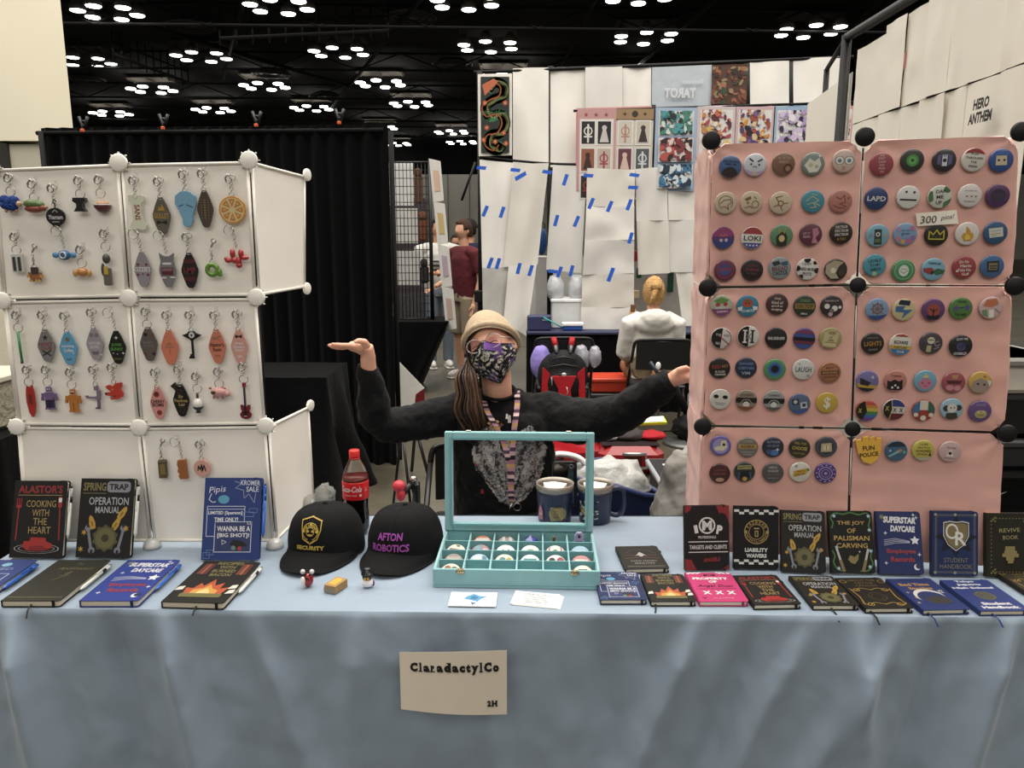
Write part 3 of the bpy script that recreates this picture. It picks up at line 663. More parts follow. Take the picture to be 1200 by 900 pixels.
pt = PX(1061, 71, XB - .03); o = B(M('a4564e', .5)).prism([(-.006, -.03), (.006, -.03), (.006, .03), (-.006, .03)], 0, .002).build('red_mark', hero, Matrix(((0, 0, -1, pt.x), (-1, 0, 0, pt.y), (0, 1, 0, pt.z), (0, 0, 0, 1))))
s = B(BW).grid(lambda u, v: (pf.x - .1 + .2 * u * 0 + (XB - pf.x + .13) * u, pf.y - .02 + (pa.y - pf.y) * u, 1.4 + v * (2.32 - 1.4)), 8, 8).build('far_banner_sheet', solid=.002); tag(s, 'narrow white sheet with a black scribble between the two posts', 'sheet')
pt = PY(985, 128, s.data.vertices[4].co.y - .03); a = Art(.001, 0, 0, 1); a.line('1a1816', [(-10, -45), (5, -10), (-8, 0), (12, 40)], 7); a.line('1a1816', [(-12, 10), (14, 22)], 6); a.build('scribble', s, Matrix.Translation(pt) @ Matrix.Rotation(pi / 2, 4, 'X'))

# neighbour's goods at the right edge
rt = draped_box('side_table', 1.3, 2.1, 2.62, 3.2, .74, BLACK, 5, .04, 8).build('side_table'); tag(rt, 'black clothed table at the right edge behind the pink display', 'table')
for k, (z0, z1, c, y, lab) in enumerate(((.745, .86, '2a2a2c', 2.5, 'black lidded bin at the bottom of the right edge stack'), (.862, 1.03, '151516', 2.52, 'dark bin in the middle of the right edge stack'), (1.032, 1.16, 'c9c5ba', 2.48, 'cream storage tray on top of the right edge stack'))):
    o = B(M(c, .35)).box((1.46, y + .2, z0), (1.98, y + .55, z1), .015).build('storage_bin'); tag(o, lab, 'bin'); B(M('7d7b74' if k == 2 else '3a3a3c', .4)).box((1.44, y + .18, z1 - .03), (2.0, y + .57, z1), .008).build('rim', o)
pl = empty('dark_plant', (1.36, 2.36, 0)); tag(pl, 'dark green leafy plant with white specks at the right edge', 'plant')
R = random.Random(3)
pot = B(M('1a1a1c', .4)).lathe([(.09, .0), (.12, .25), (.13, .28)], 16).build('pot', pl)
for k in range(46):
    a0 = R.uniform(0, 2 * pi); el = R.uniform(.2, 1.3); L_ = R.uniform(.2, .42); z = R.uniform(.28, .78)
    d = Vector((cos(a0) * cos(el), sin(a0) * cos(el) * .6, sin(el))); s_ = Vector((-sin(a0), cos(a0), 0)) * .03
    p = Vector((0, 0, z)); b = B(M(['16352f', '1d4a40', '0e1c1c', '22564e'][k % 4], .4)); b.add([p, p + d * L_ * .5 + s_, p + d * L_ - Vector((0, 0, .05)), p + d * L_ * .5 - s_], [(0, 1, 2, 3)]); b.build('leaf', pl)
# ================================================================== THE STALL TABLE
CL = bpy.data.materials.new('blue_polyester'); CL.use_nodes = True
nt = CL.node_tree; N = nt.nodes; L = nt.links; bs = N['Principled BSDF']
bs.inputs['Base Color'].default_value = (*lin('8897a7'), 1); bs.inputs['Roughness'].default_value = .42; bs.inputs['Sheen Weight'].default_value = .2; bs.inputs['Specular IOR Level'].default_value = .5
tc = N.new('ShaderNodeTexCoord'); mp = N.new('ShaderNodeMapping'); mp.inputs['Scale'].default_value = (1, 1, .6); L.new(tc.outputs['Object'], mp.inputs[0])
ns = N.new('ShaderNodeTexNoise'); ns.inputs['Scale'].default_value = 7; ns.inputs['Detail'].default_value = 2.5; ns.inputs['Distortion'].default_value = .3; L.new(mp.outputs[0], ns.inputs['Vector'])
vr = N.new('ShaderNodeTexNoise'); vr.noise_type = 'RIDGED_MULTIFRACTAL'; vr.inputs['Scale'].default_value = 3.2; vr.inputs['Detail'].default_value = 3; vr.inputs['Distortion'].default_value = .25; L.new(mp.outputs[0], vr.inputs['Vector'])
ad = N.new('ShaderNodeMath'); ad.operation = 'MULTIPLY_ADD'; ad.inputs[1].default_value = .1; L.new(vr.outputs['Fac'], ad.inputs[0]); L.new(ns.outputs['Fac'], ad.inputs[2])
bp = N.new('ShaderNodeBump'); bp.inputs['Strength'].default_value = .8; bp.inputs['Distance'].default_value = .02; L.new(ad.outputs[0], bp.inputs['Height']); L.new(bp.outputs[0], bs.inputs['Normal'])

A0 = PZ(-90, 711, TZ); A1 = PZ(1290, 724, TZ); B1 = PZ(1290, 606, TZ); B0 = PZ(-40, 633, TZ); BM_ = PZ(430, 604, TZ)
tbl = empty('folding_table', (0, 1.9, 0)); tag(tbl, 'long folding table of the stall under the pale blue cloth', 'table')
fy = lambda x: A0.y + (A1.y - A0.y) * (x - A0.x) / (A1.x - A0.x)
by = lambda x: (B0.y + (BM_.y - B0.y) * min(1, max(0, (x - B0.x) / (BM_.x - B0.x)))) + (B1.y - BM_.y) * max(0, (x - BM_.x) / (B1.x - BM_.x))
place(B(M('c8c4ba', .5)).prism([(A0.x + .03, fy(A0.x) + .02), (A1.x - .03, fy(A1.x) + .02), (A1.x - .03, by(A1.x) - .02), (BM_.x, by(BM_.x) - .02), (A0.x + .03, by(A0.x) - .02)], TZ - .05, TZ - .008).build('table_top', tbl))
for x in (A0.x + .15, A1.x - .15):
    for y in (fy(x) + .08, by(x) - .08): place(B(M('55565a', .35, metal=.7)).tube([(x, y, 0), (x, y, TZ - .05)], .014, 8).build('leg', tbl))
def fold(x, z, k=1.0):
    d = (TZ - z)
    w = 0
    for c0, s, a in FOLDS:
        cx = c0 + s * d; w += a * math.exp(-((x - cx) / (.025 + .05 * d)) ** 2)
    w += .012 * noise.noise(Vector((x * 3, z * 2, 1.7))) + .004 * noise.noise(Vector((x * 16, z * 12, 4.2)))
    w += .010 * sin(x * 11 + 1.5 * sin(x * 4)) 
    return w * min(1, d / .12)
FOLDS = [(c, s, a * 1.5) for c, s, a in [(-1.15, .12, .035), (-.92, .1, -.02), (-.80, .18, .03), (-.35, -.1, .012), (.42, -.35, .022), (.55, -.25, -.018), (.78, .05, .025), (.98, -.2, -.02), (1.12, -.2, .03), (-.1, .15, .012), (.2, .1, -.01), (-.6, .3, .016), (.68, -.45, .014), (.88, -.5, .014)]]
NX = 420
def top(u, v):
    x = A0.x + (A1.x - A0.x) * u; y = fy(x) + (by(x) - fy(x)) * v
    z = TZ - .0015 + .0012 * noise.noise(Vector((x * 7, y * 7, .3)))
    return (x, y, z)
def front(u, v):
    x = A0.x + (A1.x - A0.x) * u; z = TZ * v
    r = .006; f = fold(x, z); y = fy(x) - f - .004
    if z > TZ - r: y = fy(x) - f * 0 + (z - TZ + r) * .5 - .004
    if v == 1: return (x, fy(x), TZ - .0015)
    return (x, y, z * .985 + .01)
def back(u, v):
    x = A1.x + (A0.x - A1.x) * u; return (x, by(x) + .008 + .01 * (1 + sin(x * 25)) * (1 - v), .35 + (TZ - .3515) * v)
b = MB().mat(CL); b.grid(top, 140, 40); b.grid(front, NX, 90); b.grid(back, 120, 6)
o = b.build('tablecloth'); tag(o, 'pale blue polyester cloth over the stall table, wrinkled at the front', 'tablecloth')

# booth number paper pinned to the cloth
s0, s1, s2, s3 = PY(468, 764, 1.585), PY(594, 762, 1.58), PY(594, 837, 1.56), PY(470, 831, 1.56)
def sg(u, v):
    p = (s3 * (1 - u) + s2 * u) * (1 - v) + (s0 * (1 - u) + s1 * u) * v
    return (p.x, p.y - .010 * sin(pi * u), p.z + .004 * sin(pi * u) * v)
sign = B(M('c2b8a9', .8, var=.02)).grid(sg, 24, 8).build('paper_sign', solid=.0006); tag(sign, 'cream paper sign with bold black lettering pinned to the blue cloth', 'sign')
def bent(art, name, parent, fn, W_, H_):
    me_v = art.b.v; out = []
    for p in me_v:
        u = p[0] / W_; v = p[1] / H_; q = Vector(fn(u, v)); out.append((q.x, q.y - .0012 - p[2], q.z))
    art.b.v = [Vector(q) for q in out]; return art.b.build(name, parent)
a = Art(1, 0, 0, 1, eps=.00001)
SW, SH = 168., 100.
ink = '120f0d'
def slab(a, t, x, y, h, w):
    """heavy slab-serif word: bold glyphs plus foot and head serifs"""
    adv = {'C': 1.0, 'l': .5, 'a': .82, 'r': .68, 'd': .9, 'c': .75, 't': .6, 'y': .86, 'o': .8, '2': .8, 'H': 1.1}
    tot = sum(adv[c] for c in t); k = w / tot; cx = x - w / 2
    for c in t:
        aw = adv[c] * k; m = cx + aw / 2; xh = h * .70
        cap = c in 'C2H'; tall = c in 'ld'
        hh = h if (cap or tall) else (h * .88 if c == 't' else (xh * 1.38 if c == 'y' else xh)); yb = y - h / 2
        yc = yb + hh / 2 - (xh * .38 if c == 'y' else 0)
        gw = aw * (.86 if c not in 'lr' else .62); st = h * .12
        if c == 'l': a.rect(ink, m, yb + h / 2, aw * .42, h)
        else: a.text(ink, c, m - (aw * .06 if c == 'r' else 0), yc, hh, gw, .075)
        if c in 'lr': a.rect(ink, m - (aw * .08 if c == 'r' else 0), yb + st / 2, aw * .86, st)
        if c == 'H':
            for q in (-.32, .32):
                for e in (st / 2, h - st / 2): a.rect(ink, m + q * aw, yb + e, aw * .38, st)
        if c in 'ld': a.rect(ink, m + (aw * .1 if c == 'd' else -aw * .14), yb + h - st / 2, aw * .45, st)
        if c in 'ad': a.rect(ink, m + aw * .33, yb + st / 2, aw * .3, st)
        if c == 'r': a.rect(ink, m - aw * .25, yb + xh - st / 2, aw * .4, st)
        if c == 'y':
            for q in (-.3, .3): a.rect(ink, m + q * aw, yb + xh - st / 2, aw * .38, st)
        if c == 'C': a.rect(ink, m + aw * .34, yb + h * .8, aw * .12, h * .34)
        cx += aw
slab(a, 'ClaradactylCo', 86, 75, 15.5, 141)
slab(a, '2H', 145, 18, 9.5, 17)
bent(a, 'lettering', sign, sg, SW, SH)

# ================================================================== WHITE CUBE DISPLAY
LY = 2.0
WP = M('efeae1', .55, var=.02, vs=6, bump=.05, bs=14); WF = M('e9e4da', .4); DK = M('1b1a1a', .6)
Ln = {'TL': (-8, 197), 'TM': (141, 191), 'TR': (293, 188), 'ML': (5, 352), 'MM': (153, 349), 'MR': (302, 348), 'BL': (22, 499), 'BM': (165, 500), 'BR': (313, 498), 'GL': (33, 641), 'GM': (180, 638), 'GR': (323, 633)}
Lp = {k: PY(*v, LY) for k, v in Ln.items()}
for k in ('GL', 'GM', 'GR'): Lp[k] = Vector((Lp[k].x, LY, TZ + .012))
grid_l = empty('cube_display', (-.98, LY, TZ)); tag(grid_l, 'white panel cube display hung with keychains at the left of the table', 'display stand')
def lerp4(q, u, v): return (q[3] * (1 - u) + q[2] * u) * (1 - v) + (q[0] * (1 - u) + q[1] * u) * v
def panel(q, mat, fmat, par, name, gap=.006, nrm=Vector((0, -1, 0)), fr=.007, edge=None, seed=0, wr=.0015, cham=0, th=.003):
    c = sum(q, Vector()) / 4; q2 = [p + (c - p).normalized() * gap * 1.4 for p in q]
    def fn(u, v):
        if cham:
            # octagonal corners round the connector
            k = cham; uu = u; vv = v
            eu = min(u, 1 - u); ev = min(v, 1 - v)
            if eu + ev < k:
                s = (k - eu - ev) / 2
                uu = u + (s if u < .5 else -s); vv = v + (s if v < .5 else -s)
            u, v = uu, vv
        p = lerp4(q2, u, v); e = min(u, 1 - u, v, 1 - v)
        d = wr * noise.noise(Vector((u * 4, v * 4, seed))) + (edge or 0) * max(0, 1 - e / .03)
        if cham:
            for (cu, cv) in ((0, 0), (1, 0), (0, 1), (1, 1)):
                r = hypot(u - cu, v - cv)
                if r < .45: d += .0035 * (1 - r / .45) ** 1.5 * sin(atan2(abs(v - cv), abs(u - cu)) * 9 + seed)
            d += .002 * noise.noise(Vector((u * 3, v * 9, seed + 4)))
        return p + nrm * d
    o = B(mat).grid(fn, 36, 36).build(name, par, solid=th); place(o)
    if fmat:
        b = B(fmat)
        for i in range(4): b.tube([q2[i] + nrm * .003, q2[(i + 1) % 4] + nrm * .003], .0042, 6)
        f = b.build('panel_frame', o); f.matrix_parent_inverse = Matrix() ; o_inv = None
        f.matrix_parent_inverse = Matrix.Translation(-grid_l.location) if False else Matrix()
        f.matrix_parent_inverse = (o.parent.matrix_world @ Matrix()).inverted() if False else Matrix()
        fixes.append(f)
    return o
fixes = []
def qd(a, b_, c, d, D=Lp): return [D[a], D[b_], D[c], D[d]]
for i, q in enumerate((('TL', 'TM', 'MM', 'ML'), ('TM', 'TR', 'MR', 'MM'), ('ML', 'MM', 'BM', 'BL'), ('MM', 'MR', 'BR', 'BM'), ('BL', 'BM', 'GM', 'GL'), ('BM', 'BR', 'GR', 'GM'))):
    panel(qd(*q), WP, WF, grid_l, 'panel', seed=i)
WB = 2.32
tb_, tm_ = PY(357, 205, WB), PY(357, 338, WB); panel([Lp['TR'], tb_, tm_, Lp['MR']], WP, WF, grid_l, 'panel', nrm=Vector((.6, -.8, 0)), seed=8)
bb_, bg_ = PY(361, 475, WB), PY(368, 597, WB); bg_.z = TZ + .012; panel([Lp['BR'], bb_, bg_, Lp['GR']], WP, WF, grid_l, 'panel', nrm=Vector((.6, -.8, 0)), seed=9)
# left wing and back shelf edges going back
for a_, c_ in (('TL', 'ML'), ('ML', 'BL'), ('BL', 'GL')):
    p, q = Lp[a_], Lp[c_]; panel([p + Vector((-.05, .33, 0)), p, q, q + Vector((-.05, .33, 0))], WP, WF, grid_l, 'panel', nrm=Vector((-1, 0, 0)), seed=10)
cap_me = B(M('efebe2', .35, coat=.2)).lathe([(.0, -.004), (.0215, -.004), (.0225, 0), (.0215, .0045), (.019, .006), (0, .0064)], 24)
capm = cap_me.mesh('connector')
fin = B(M('dedad0', .4)); 
for k in range(8):
    fin.at(Matrix.Rotation(k * pi / 4, 4, 'Z')).box((.016, -.0012, -.006), (.0265, .0012, .001))
finm = fin.mesh('connector_fins')
def cap(p, par, me, name='connector', n=Vector((0, -1, 0)), s=1, fm=None):
    m = Matrix.Translation(p + n * .008) @ n.to_track_quat('Z', 'Y').to_matrix().to_4x4() @ Matrix.Scale(s, 4)
    o = bpy.data.objects.new(name, me); finish(o, '', par); o.matrix_world = m; place_w(o, m)
    if fm:
        f = bpy.data.objects.new('connector_fin', fm); finish(f, '', o)
    return o
def place_w(o, m):
    p = o.parent; o.matrix_parent_inverse = Matrix.Translation(p.location).inverted(); o.matrix_world = m; o.location, o.rotation_euler, o.scale = m.to_translation(), m.to_euler(), m.to_scale()
for k in ('TL', 'TM', 'TR', 'ML', 'MM', 'MR', 'BL', 'BM', 'BR'): cap(Lp[k], grid_l, capm, fm=finm)
for p in (tb_, tm_, bb_): cap(p + Vector((0, 0, 0)), grid_l, capm, n=Vector((.9, -.3, 0)).normalized(), s=.8)
foot = B(M('dcdcd8', .15, coat=.6, trans=.3)).lathe([(.024, 0), (.0235, .008), (.019, .018), (.01, .024), (.0, .025)], 20).mesh('foot')
for k in ('GL', 'GM', 'GR'):
    o = bpy.data.objects.new('foot', foot); finish(o, '', grid_l); place_w(o, Matrix.Translation((Lp[k].x, LY - .008, TZ + .001)))
for pr in (('TM', 'MM'), ('MM', 'BM'), ('BM', 'GM'), ('TR', 'MR'), ('MR', 'BR'), ('BR', 'GR'), ('ML', 'MM'), ('MM', 'MR'), ('BL', 'BM'), ('BM', 'BR')):
    p, q = Lp[pr[0]], Lp[pr[1]]; d = (q - p).normalized()
    place(B(DK).tube([p + d * .03 + Vector((0, .0015, 0)), q - d * .03 + Vector((0, .0015, 0))], .0022, 5).build('seam_rod', grid_l))

# ================================================================== PINK CUBE DISPLAY
PK = M('d6a59a', .5, var=.03, vs=7, bump=.12, bs=10, sheen=.2); PK2 = M('dcb5ac', .55, var=.03, vs=7, bump=.1, bs=10)
gl = PZ(818, 652, TZ); 
P0 = Vector((.5, 1.935, 0)); ND = Vector((-.14, -1, 0)).normalized(); UD = Vector((1, -.14, 0)).normalized()
Rn = {'TL': (833, 167), 'TM': (1012, 163), 'TR': (1194, 157), 'ML': (829, 337), 'MM': (1004, 334), 'MR': (1187, 335), 'BL': (823, 499), 'BM': (998, 502), 'BR': (1178, 507)}
Rp = {k: PPL(*v, P0, ND) for k, v in Rn.items()}
for a_, c_ in (('BL', 'ML'), ('BM', 'MM'), ('BR', 'MR')):
    p = Rp[a_] + (Rp[a_] - Rp[c_]) * 1.0; Rp['G' + a_[1]] = Vector((p.x, p.y, TZ + .012))
grid_r = empty('pin_display', (.85, 1.93, TZ)); tag(grid_r, 'pink fabric covered cube display full of button badges at the right', 'display stand')
def T(q): return [p for p in q]
for i, q in enumerate((('TL', 'TM', 'MM', 'ML'), ('TM', 'TR', 'MR', 'MM'), ('ML', 'MM', 'BM', 'BL'), ('MM', 'MR', 'BR', 'BM'), ('BL', 'BM', 'GM', 'GL'), ('BM', 'BR', 'GR', 'GM'))):
    panel([Rp[k] for k in q], PK, None, grid_r, 'fabric_panel', gap=.004, nrm=ND, seed=i + 20, cham=.08, wr=.002, th=.006)
back = Vector((.045, .34, 0))
def wingpts(k): return Rp[k] + back
for a_, c_ in (('TL', 'ML'), ('ML', 'BL'), ('BL', 'GL')):
    panel([wingpts(a_), Rp[a_], Rp[c_], wingpts(c_)], PK2, None, grid_r, 'side_panel', gap=.003, nrm=Vector((-1, 0, 0)), seed=33, cham=.1, wr=.005, th=.006)
for a_, c_ in (('TR', 'MR'), ('MR', 'BR')):
    panel([Rp[a_], Rp[a_] + Vector((.03, .34, 0)), Rp[c_] + Vector((.03, .34, 0)), Rp[c_]], PK2, None, grid_r, 'side_panel', gap=.003, nrm=Vector((1, 0, 0)), seed=35, cham=.1, wr=.004, th=.006)
capk = B(M('141314', .55)).lathe([(0, -.004), (.0215, -.004), (.0225, 0), (.0215, .006), (.019, .0085), (0, .009)], 24).mesh('connector')
for k in ('TL', 'TM', 'TR', 'ML', 'MM', 'MR', 'BL', 'BM', 'BR'):
    cap(Rp[k] + Vector((0, 0, .004 if k[0] == 'T' else 0)), grid_r, capk, n=ND, s=1.0 if k not in ('MM', 'BM') else .85)
for pr in (('TM', 'MM'), ('MM', 'BM'), ('BM', 'GM')):
    p, q = Rp[pr[0]], Rp[pr[1]]; d = (q - p).normalized()
    place(B(DK).tube([p + d * .02, q - d * .02], .0025, 5).build('seam_rod', grid_r)); place(B(M('c9bcb4', .4)).tube([p + d * .05 + ND * .002, p.lerp(q, .5) + ND * .002], .0018, 5).build('frame_rod', grid_r))
for pr in (('ML', 'MM'), ('MM', 'MR'), ('BL', 'BM'), ('BM', 'BR')):
    p, q = Rp[pr[0]], Rp[pr[1]]; place(B(DK).tube([p, q], .0018, 5).build('seam_rod', grid_r))
o = capk; 
# ================================================================== BUTTON BADGES
def draw(a, ops):
    for o in ops:
        k, c = o[0], o[1]; r = o[2:]
        if k == 'd': a.disc(c, *r)
        elif k == 'r': a.rect(c, *r)
        elif k == 't':
            t, x, y, h = r[:4]; w = r[4] if len(r) > 4 else None; rot = r[5] if len(r) > 5 else 0; a.text(c, t, x, y, h, w, .02, 0, rot)
        elif k == 'p': a.poly(c, r[0])
        elif k == 'l': a.line(c, r[0], r[1])
        elif k == 'a': a.arc(c, *r)
        elif k == 's': a.star(c, *r)
BR_ = .0268
_bb = {}
def badge_body(col):
    col = ink_tone(col)
    if col not in _bb:
        _bb[col] = B(M(col, .3, coat=.7, var=.02)).lathe([(BR_ * .9, 0), (BR_, .0015), (BR_ * 1.0, .003), (BR_ * .985, .0045), (BR_ * .95, .0058), (BR_ * .9, .0062), (0, .0064)], 36).mesh('badge')
    return _bb[col]
def badge(px, py, col, ops, lab, grp):
    q = PPL(px, py, P0 + ND * .0075, ND); m = frame(q, UD, Vector((0, 0, 1))) @ Matrix.Rotation(radians(R0.uniform(-5, 5)), 4, 'Z')
    o = bpy.data.objects.new('button_badge', badge_body(col)); COL.objects.link(o); o.matrix_world = m; tag(o, lab, 'badge', grp)
    a = Art(BR_, 0, 0, -1, eps=.00004, z0=.0066, clip=.96, rough=.3, coat=.5); draw(a, ops)
    if ops: a.build('print', o)
    B(M('9a9a98', .3, metal=1)).lathe([(BR_ * .9, -.003), (BR_ * .93, 0)], 18).build('back_plate', o)
# --- tables: crop coordinates (cx, cy), colours and drawing
G1 = 'badges on the upper left pink panel'; G2 = 'badges on the upper right pink panel'; G3 = 'badges on the middle left pink panel'
G4 = 'badges on the middle right pink panel'; G5 = 'badges on the lower left pink panel'; G6 = 'badges on the lower right pink panel'
sm = lambda c, y=.35, w=.3, t=.07: ('a', c, 0, y - .25, w, t, 20, 160)
TLb = [
 (205, 250, '3d639c', [('r', '33507f', 0, -.45, 1.4, .2), ('d', '2b1a1c', 0, .75, .72), ('r', '22304a', -.2, -.2, .5, .12), ('r', '22304a', .35, -.2, .3, .12)], 'blue badge with a dark maroon mound at its foot, top row'),
 (335, 240, 'dfe1ea', [('p', 'b79bc4', [(-1, .35), (-.3, .62), (.3, .62), (1, .35), (1, 1), (-1, 1)]), ('l', '39384a', [(-.55, -.5), (-.2, -.28)], .13), ('l', '39384a', [(.55, -.5), (.2, -.28)], .13), ('d', '2a2a38', -.35, -.02, .09), ('d', '2a2a38', .35, -.02, .09), ('a', '2a2a38', 0, .32, .18, .06, 200, 340), ('d', 'd9c07a', 0, .75, .16)], 'white and lilac badge with two angry eyebrow strokes'),
 (485, 235, '8b5f48', [('t', 'caa890', 'ALL OF THE', 0, -.5, .22, 1.1), ('t', 'caa890', 'PARTS', 0, -.15, .22, .8), ('d', '5a3428', .4, .4, .42), ('d', 'a87858', .4, .4, .22)], 'brown badge with tan lettering and a dark ring low right'),
 (640, 235, '7f8f88', [('p', 'e8e4d4', [(-.75, .1), (-.3, -.5), (.1, -.2), (.5, -.5), (.7, .1), (.4, .7), (-.3, .75)]), ('d', 'cfc6a0', -.2, .1, .2), ('d', 'b9b3a0', .3, .25, .16), ('s', 'ffffff', .55, -.65, .18, 4)], 'grey green badge with a cream splash shape'),
 (803, 220, 'dcc0b0', [('d', 'f4efe6', -.38, -.05, .36, .42), ('d', 'f4efe6', .42, -.05, .36, .42), ('a', '6a5a50', -.38, -.05, .36, .05), ('a', '6a5a50', .42, -.05, .36, .05), ('d', '6b8a94', -.38, -.02, .17), ('d', '6b8a94', .42, -.02, .17), ('r', 'c48a80', 0, .6, .3, .3)], 'pale pink badge with two round goggle circles'),
 (180, 440, 'd9c5a6', [('a', '8a6236', 0, 0, .62, .06, 120, 400), ('l', '8a6236', [(-.5, .1), (-.1, -.25), (.4, -.3), (.5, 0), (.2, .2), (.3, .6), (0, .35), (-.3, .4)], .07)], 'cream badge with a curled brown line drawing, first of three'),
 (315, 437, 'd9c5a6', [('p', '8a6236', [(-.6, -.3), (-.1, -.55), (.0, -.3), (-.4, -.1)]), ('a', '8a6236', .35, .2, .3, .07), ('l', '8a6236', [(-.55, .5), (-.1, .35), (.1, .55)], .07), ('d', '8a6236', -.3, .05, .1), ('l', '8a6236', [(.2, -.5), (.45, -.3)], .07)], 'cream badge with scattered brown shapes, second of three'),
 (470, 440, 'd9c5a6', [('a', '8a6236', 0, .05, .22, .1), ('l', '8a6236', [(-.2, -.1), (-.45, -.45), (.1, -.6)], .08), ('l', '8a6236', [(.2, .1), (.6, .0)], .08), ('l', '8a6236', [(0, .25), (.15, .7)], .08), ('l', '8a6236', [(-.2, .2), (-.6, .35)], .08)], 'cream badge with a brown swirl and spokes, third of three'),
 (640, 433, '3d94ac', [('l', 'c9c48a', [(-.6, 0), (-.1, -.45), (.5, -.1), (.1, .1), (.6, .35)], .07), ('l', 'c9c48a', [(-.5, .3), (0, .1), (.3, .5), (-.2, .55)], .07), ('l', 'a8c8a0', [(-.2, -.65), (.3, -.55)], .06)], 'teal badge with tangled pale yellow lines'),
 (785, 432, 'c27a6a', [('l', '8e3f38', [(-.4, -.4), (0, -.2), (.3, -.5), (.4, .1), (-.1, .2), (.5, .5)], .07), ('l', '8e3f38', [(-.6, .3), (-.2, .55), (.3, .6)], .06), ('d', '8e3f38', .65, -.25, .08)], 'salmon badge with dark red scribbled lines'),
 (168, 625, '5a3678', [('p', 'a03a78', [(-1, -1), (1, -1), (1, -.15), (-1, -.15)]), ('p', '2c3f86', [(-1, .2), (1, .2), (1, 1), (-1, 1)]), ('t', 'd06a70', 'AN', 0, -.25, .3, .7), ('d', 'c9b8c0', -.2, .2, .15), ('d', 'c9b8c0', .25, .2, .15)], 'badge fading from magenta top to blue bottom'),
 (320, 625, 'e8e4dc', [('p', 'b03a3e', [(-1, -1), (1, -1), (1, -.35), (-1, -.35)]), ('p', '3a4a9c', [(-1, .45), (1, .45), (1, 1), (-1, 1)]), ('t', '26262a', 'LOKI', 0, .03, .45, 1.5), ('s', 'f4f0ea', -.45, .65, .13, 5), ('s', 'f4f0ea', -.15, .68, .13, 5), ('s', 'f4f0ea', .15, .68, .13, 5), ('s', 'f4f0ea', .45, .65, .13, 5)], 'red, white and blue election style badge with four letters'),
 (475, 613, '5d9468', [('p', '2a2416', [(-.4, 1), (-.5, .1), (-.1, -.3), (.3, -.3), (.5, .1), (.4, 1)]), ('d', 'd9c27e', 0, .25, .26, .3), ('l', 'c79a3a', [(-.2, -.2), (-.3, -.65)], .09), ('l', 'c79a3a', [(.2, -.2), (.3, -.65)], .09)], 'green badge with a dark hooded shape and gold prongs'),
 (628, 607, '6b2f42', [('p', 'c47a90', [(.1, -.5), (.55, -.6), (.7, -.1), (.4, .3), (.7, .8), (.1, .75), (.2, .2)]), ('t', 'c9a8b0', 'LET IT', -.38, -.1, .2, .6), ('t', 'c9a8b0', 'BURN', -.35, .2, .2, .6)], 'maroon badge with a pink shape at its right side'),
 (788, 600, '2c1c1a', [('t', 'd8cfc4', 'SPECTRUM', 0, -.55, .24, 1.0), ('t', 'd8cfc4', 'SPECTRUM', 0, -.22, .24, 1.15), ('t', 'd8cfc4', 'SPECTRUM', 0, .12, .24, 1.15), ('t', 'b08a3a', '& YOU', 0, .5, .24, .7)], 'near black badge with three stacked white words'),
 (177, 795, '74304a', [('d', '4a4a90', -.05, -.05, .55), ('l', 'a83a44', [(-.5, 0), (.1, -.15), (.5, -.05)], .15), ('a', '9a3a54', 0, 0, .7, .08, 20, 300)], 'plum badge with a blue disc crossed by a red streak'),
 (320, 795, '221a1c', [('t', '7a3a3a', 'HOPE IS', 0, -.4, .2, 1.0), ('t', '8a3c38', 'DARING', 0, -.05, .26, 1.2), ('t', '6a4a48', 'TO FIGHT', 0, .3, .2, 1.0), ('a', '4a3434', 0, 0, .84, .04)], 'black badge with dim red lettering'),
 (465, 783, '8f9aa0', [('p', '2f3438', [(-.7, -.55), (-.1, -.7), (.1, -.35), (-.5, -.2)]), ('p', '3d5878', [(.1, -.5), (.7, -.6), (.7, -.2), (.2, -.2)]), ('t', '7a3b34', 'BREAD', 0, .05, .38, 1.4), ('t', '22262a', 'CASTLE', 0, .45, .34, 1.3)], 'grey badge crowded with dark and rust lettering'),
 (610, 788, 'e6e2da', [('d', '1d1b1c', -.1, -.85, .3), ('d', '1d1b1c', -.85, 0, .25), ('d', '1d1b1c', .85, .1, .25), ('d', '1d1b1c', .6, -.6, .18), ('d', '1d1b1c', -.5, .75, .22), ('t', '1d1b1c', 'I JUST', -.1, -.42, .26, .8), ('t', '1d1b1c', 'NEED MORE', 0, .02, .28, 1.3), ('t', '1d1b1c', 'SPOTS', 0, .45, .28, .8)], 'white badge with black cow spots and black words'),
 (760, 793, '2e2620', [('p', 'b8a88c', [(-.9, -.4), (-.2, -.85), (.6, -.7), (.2, -.3), (0, .3), (.3, .75), (-.4, .8), (-.9, .3)]), ('d', 'e8dcc4', -.25, .05, .24), ('d', '463828', .5, .2, .3)], 'dark badge with a cream crescent shape'),
]
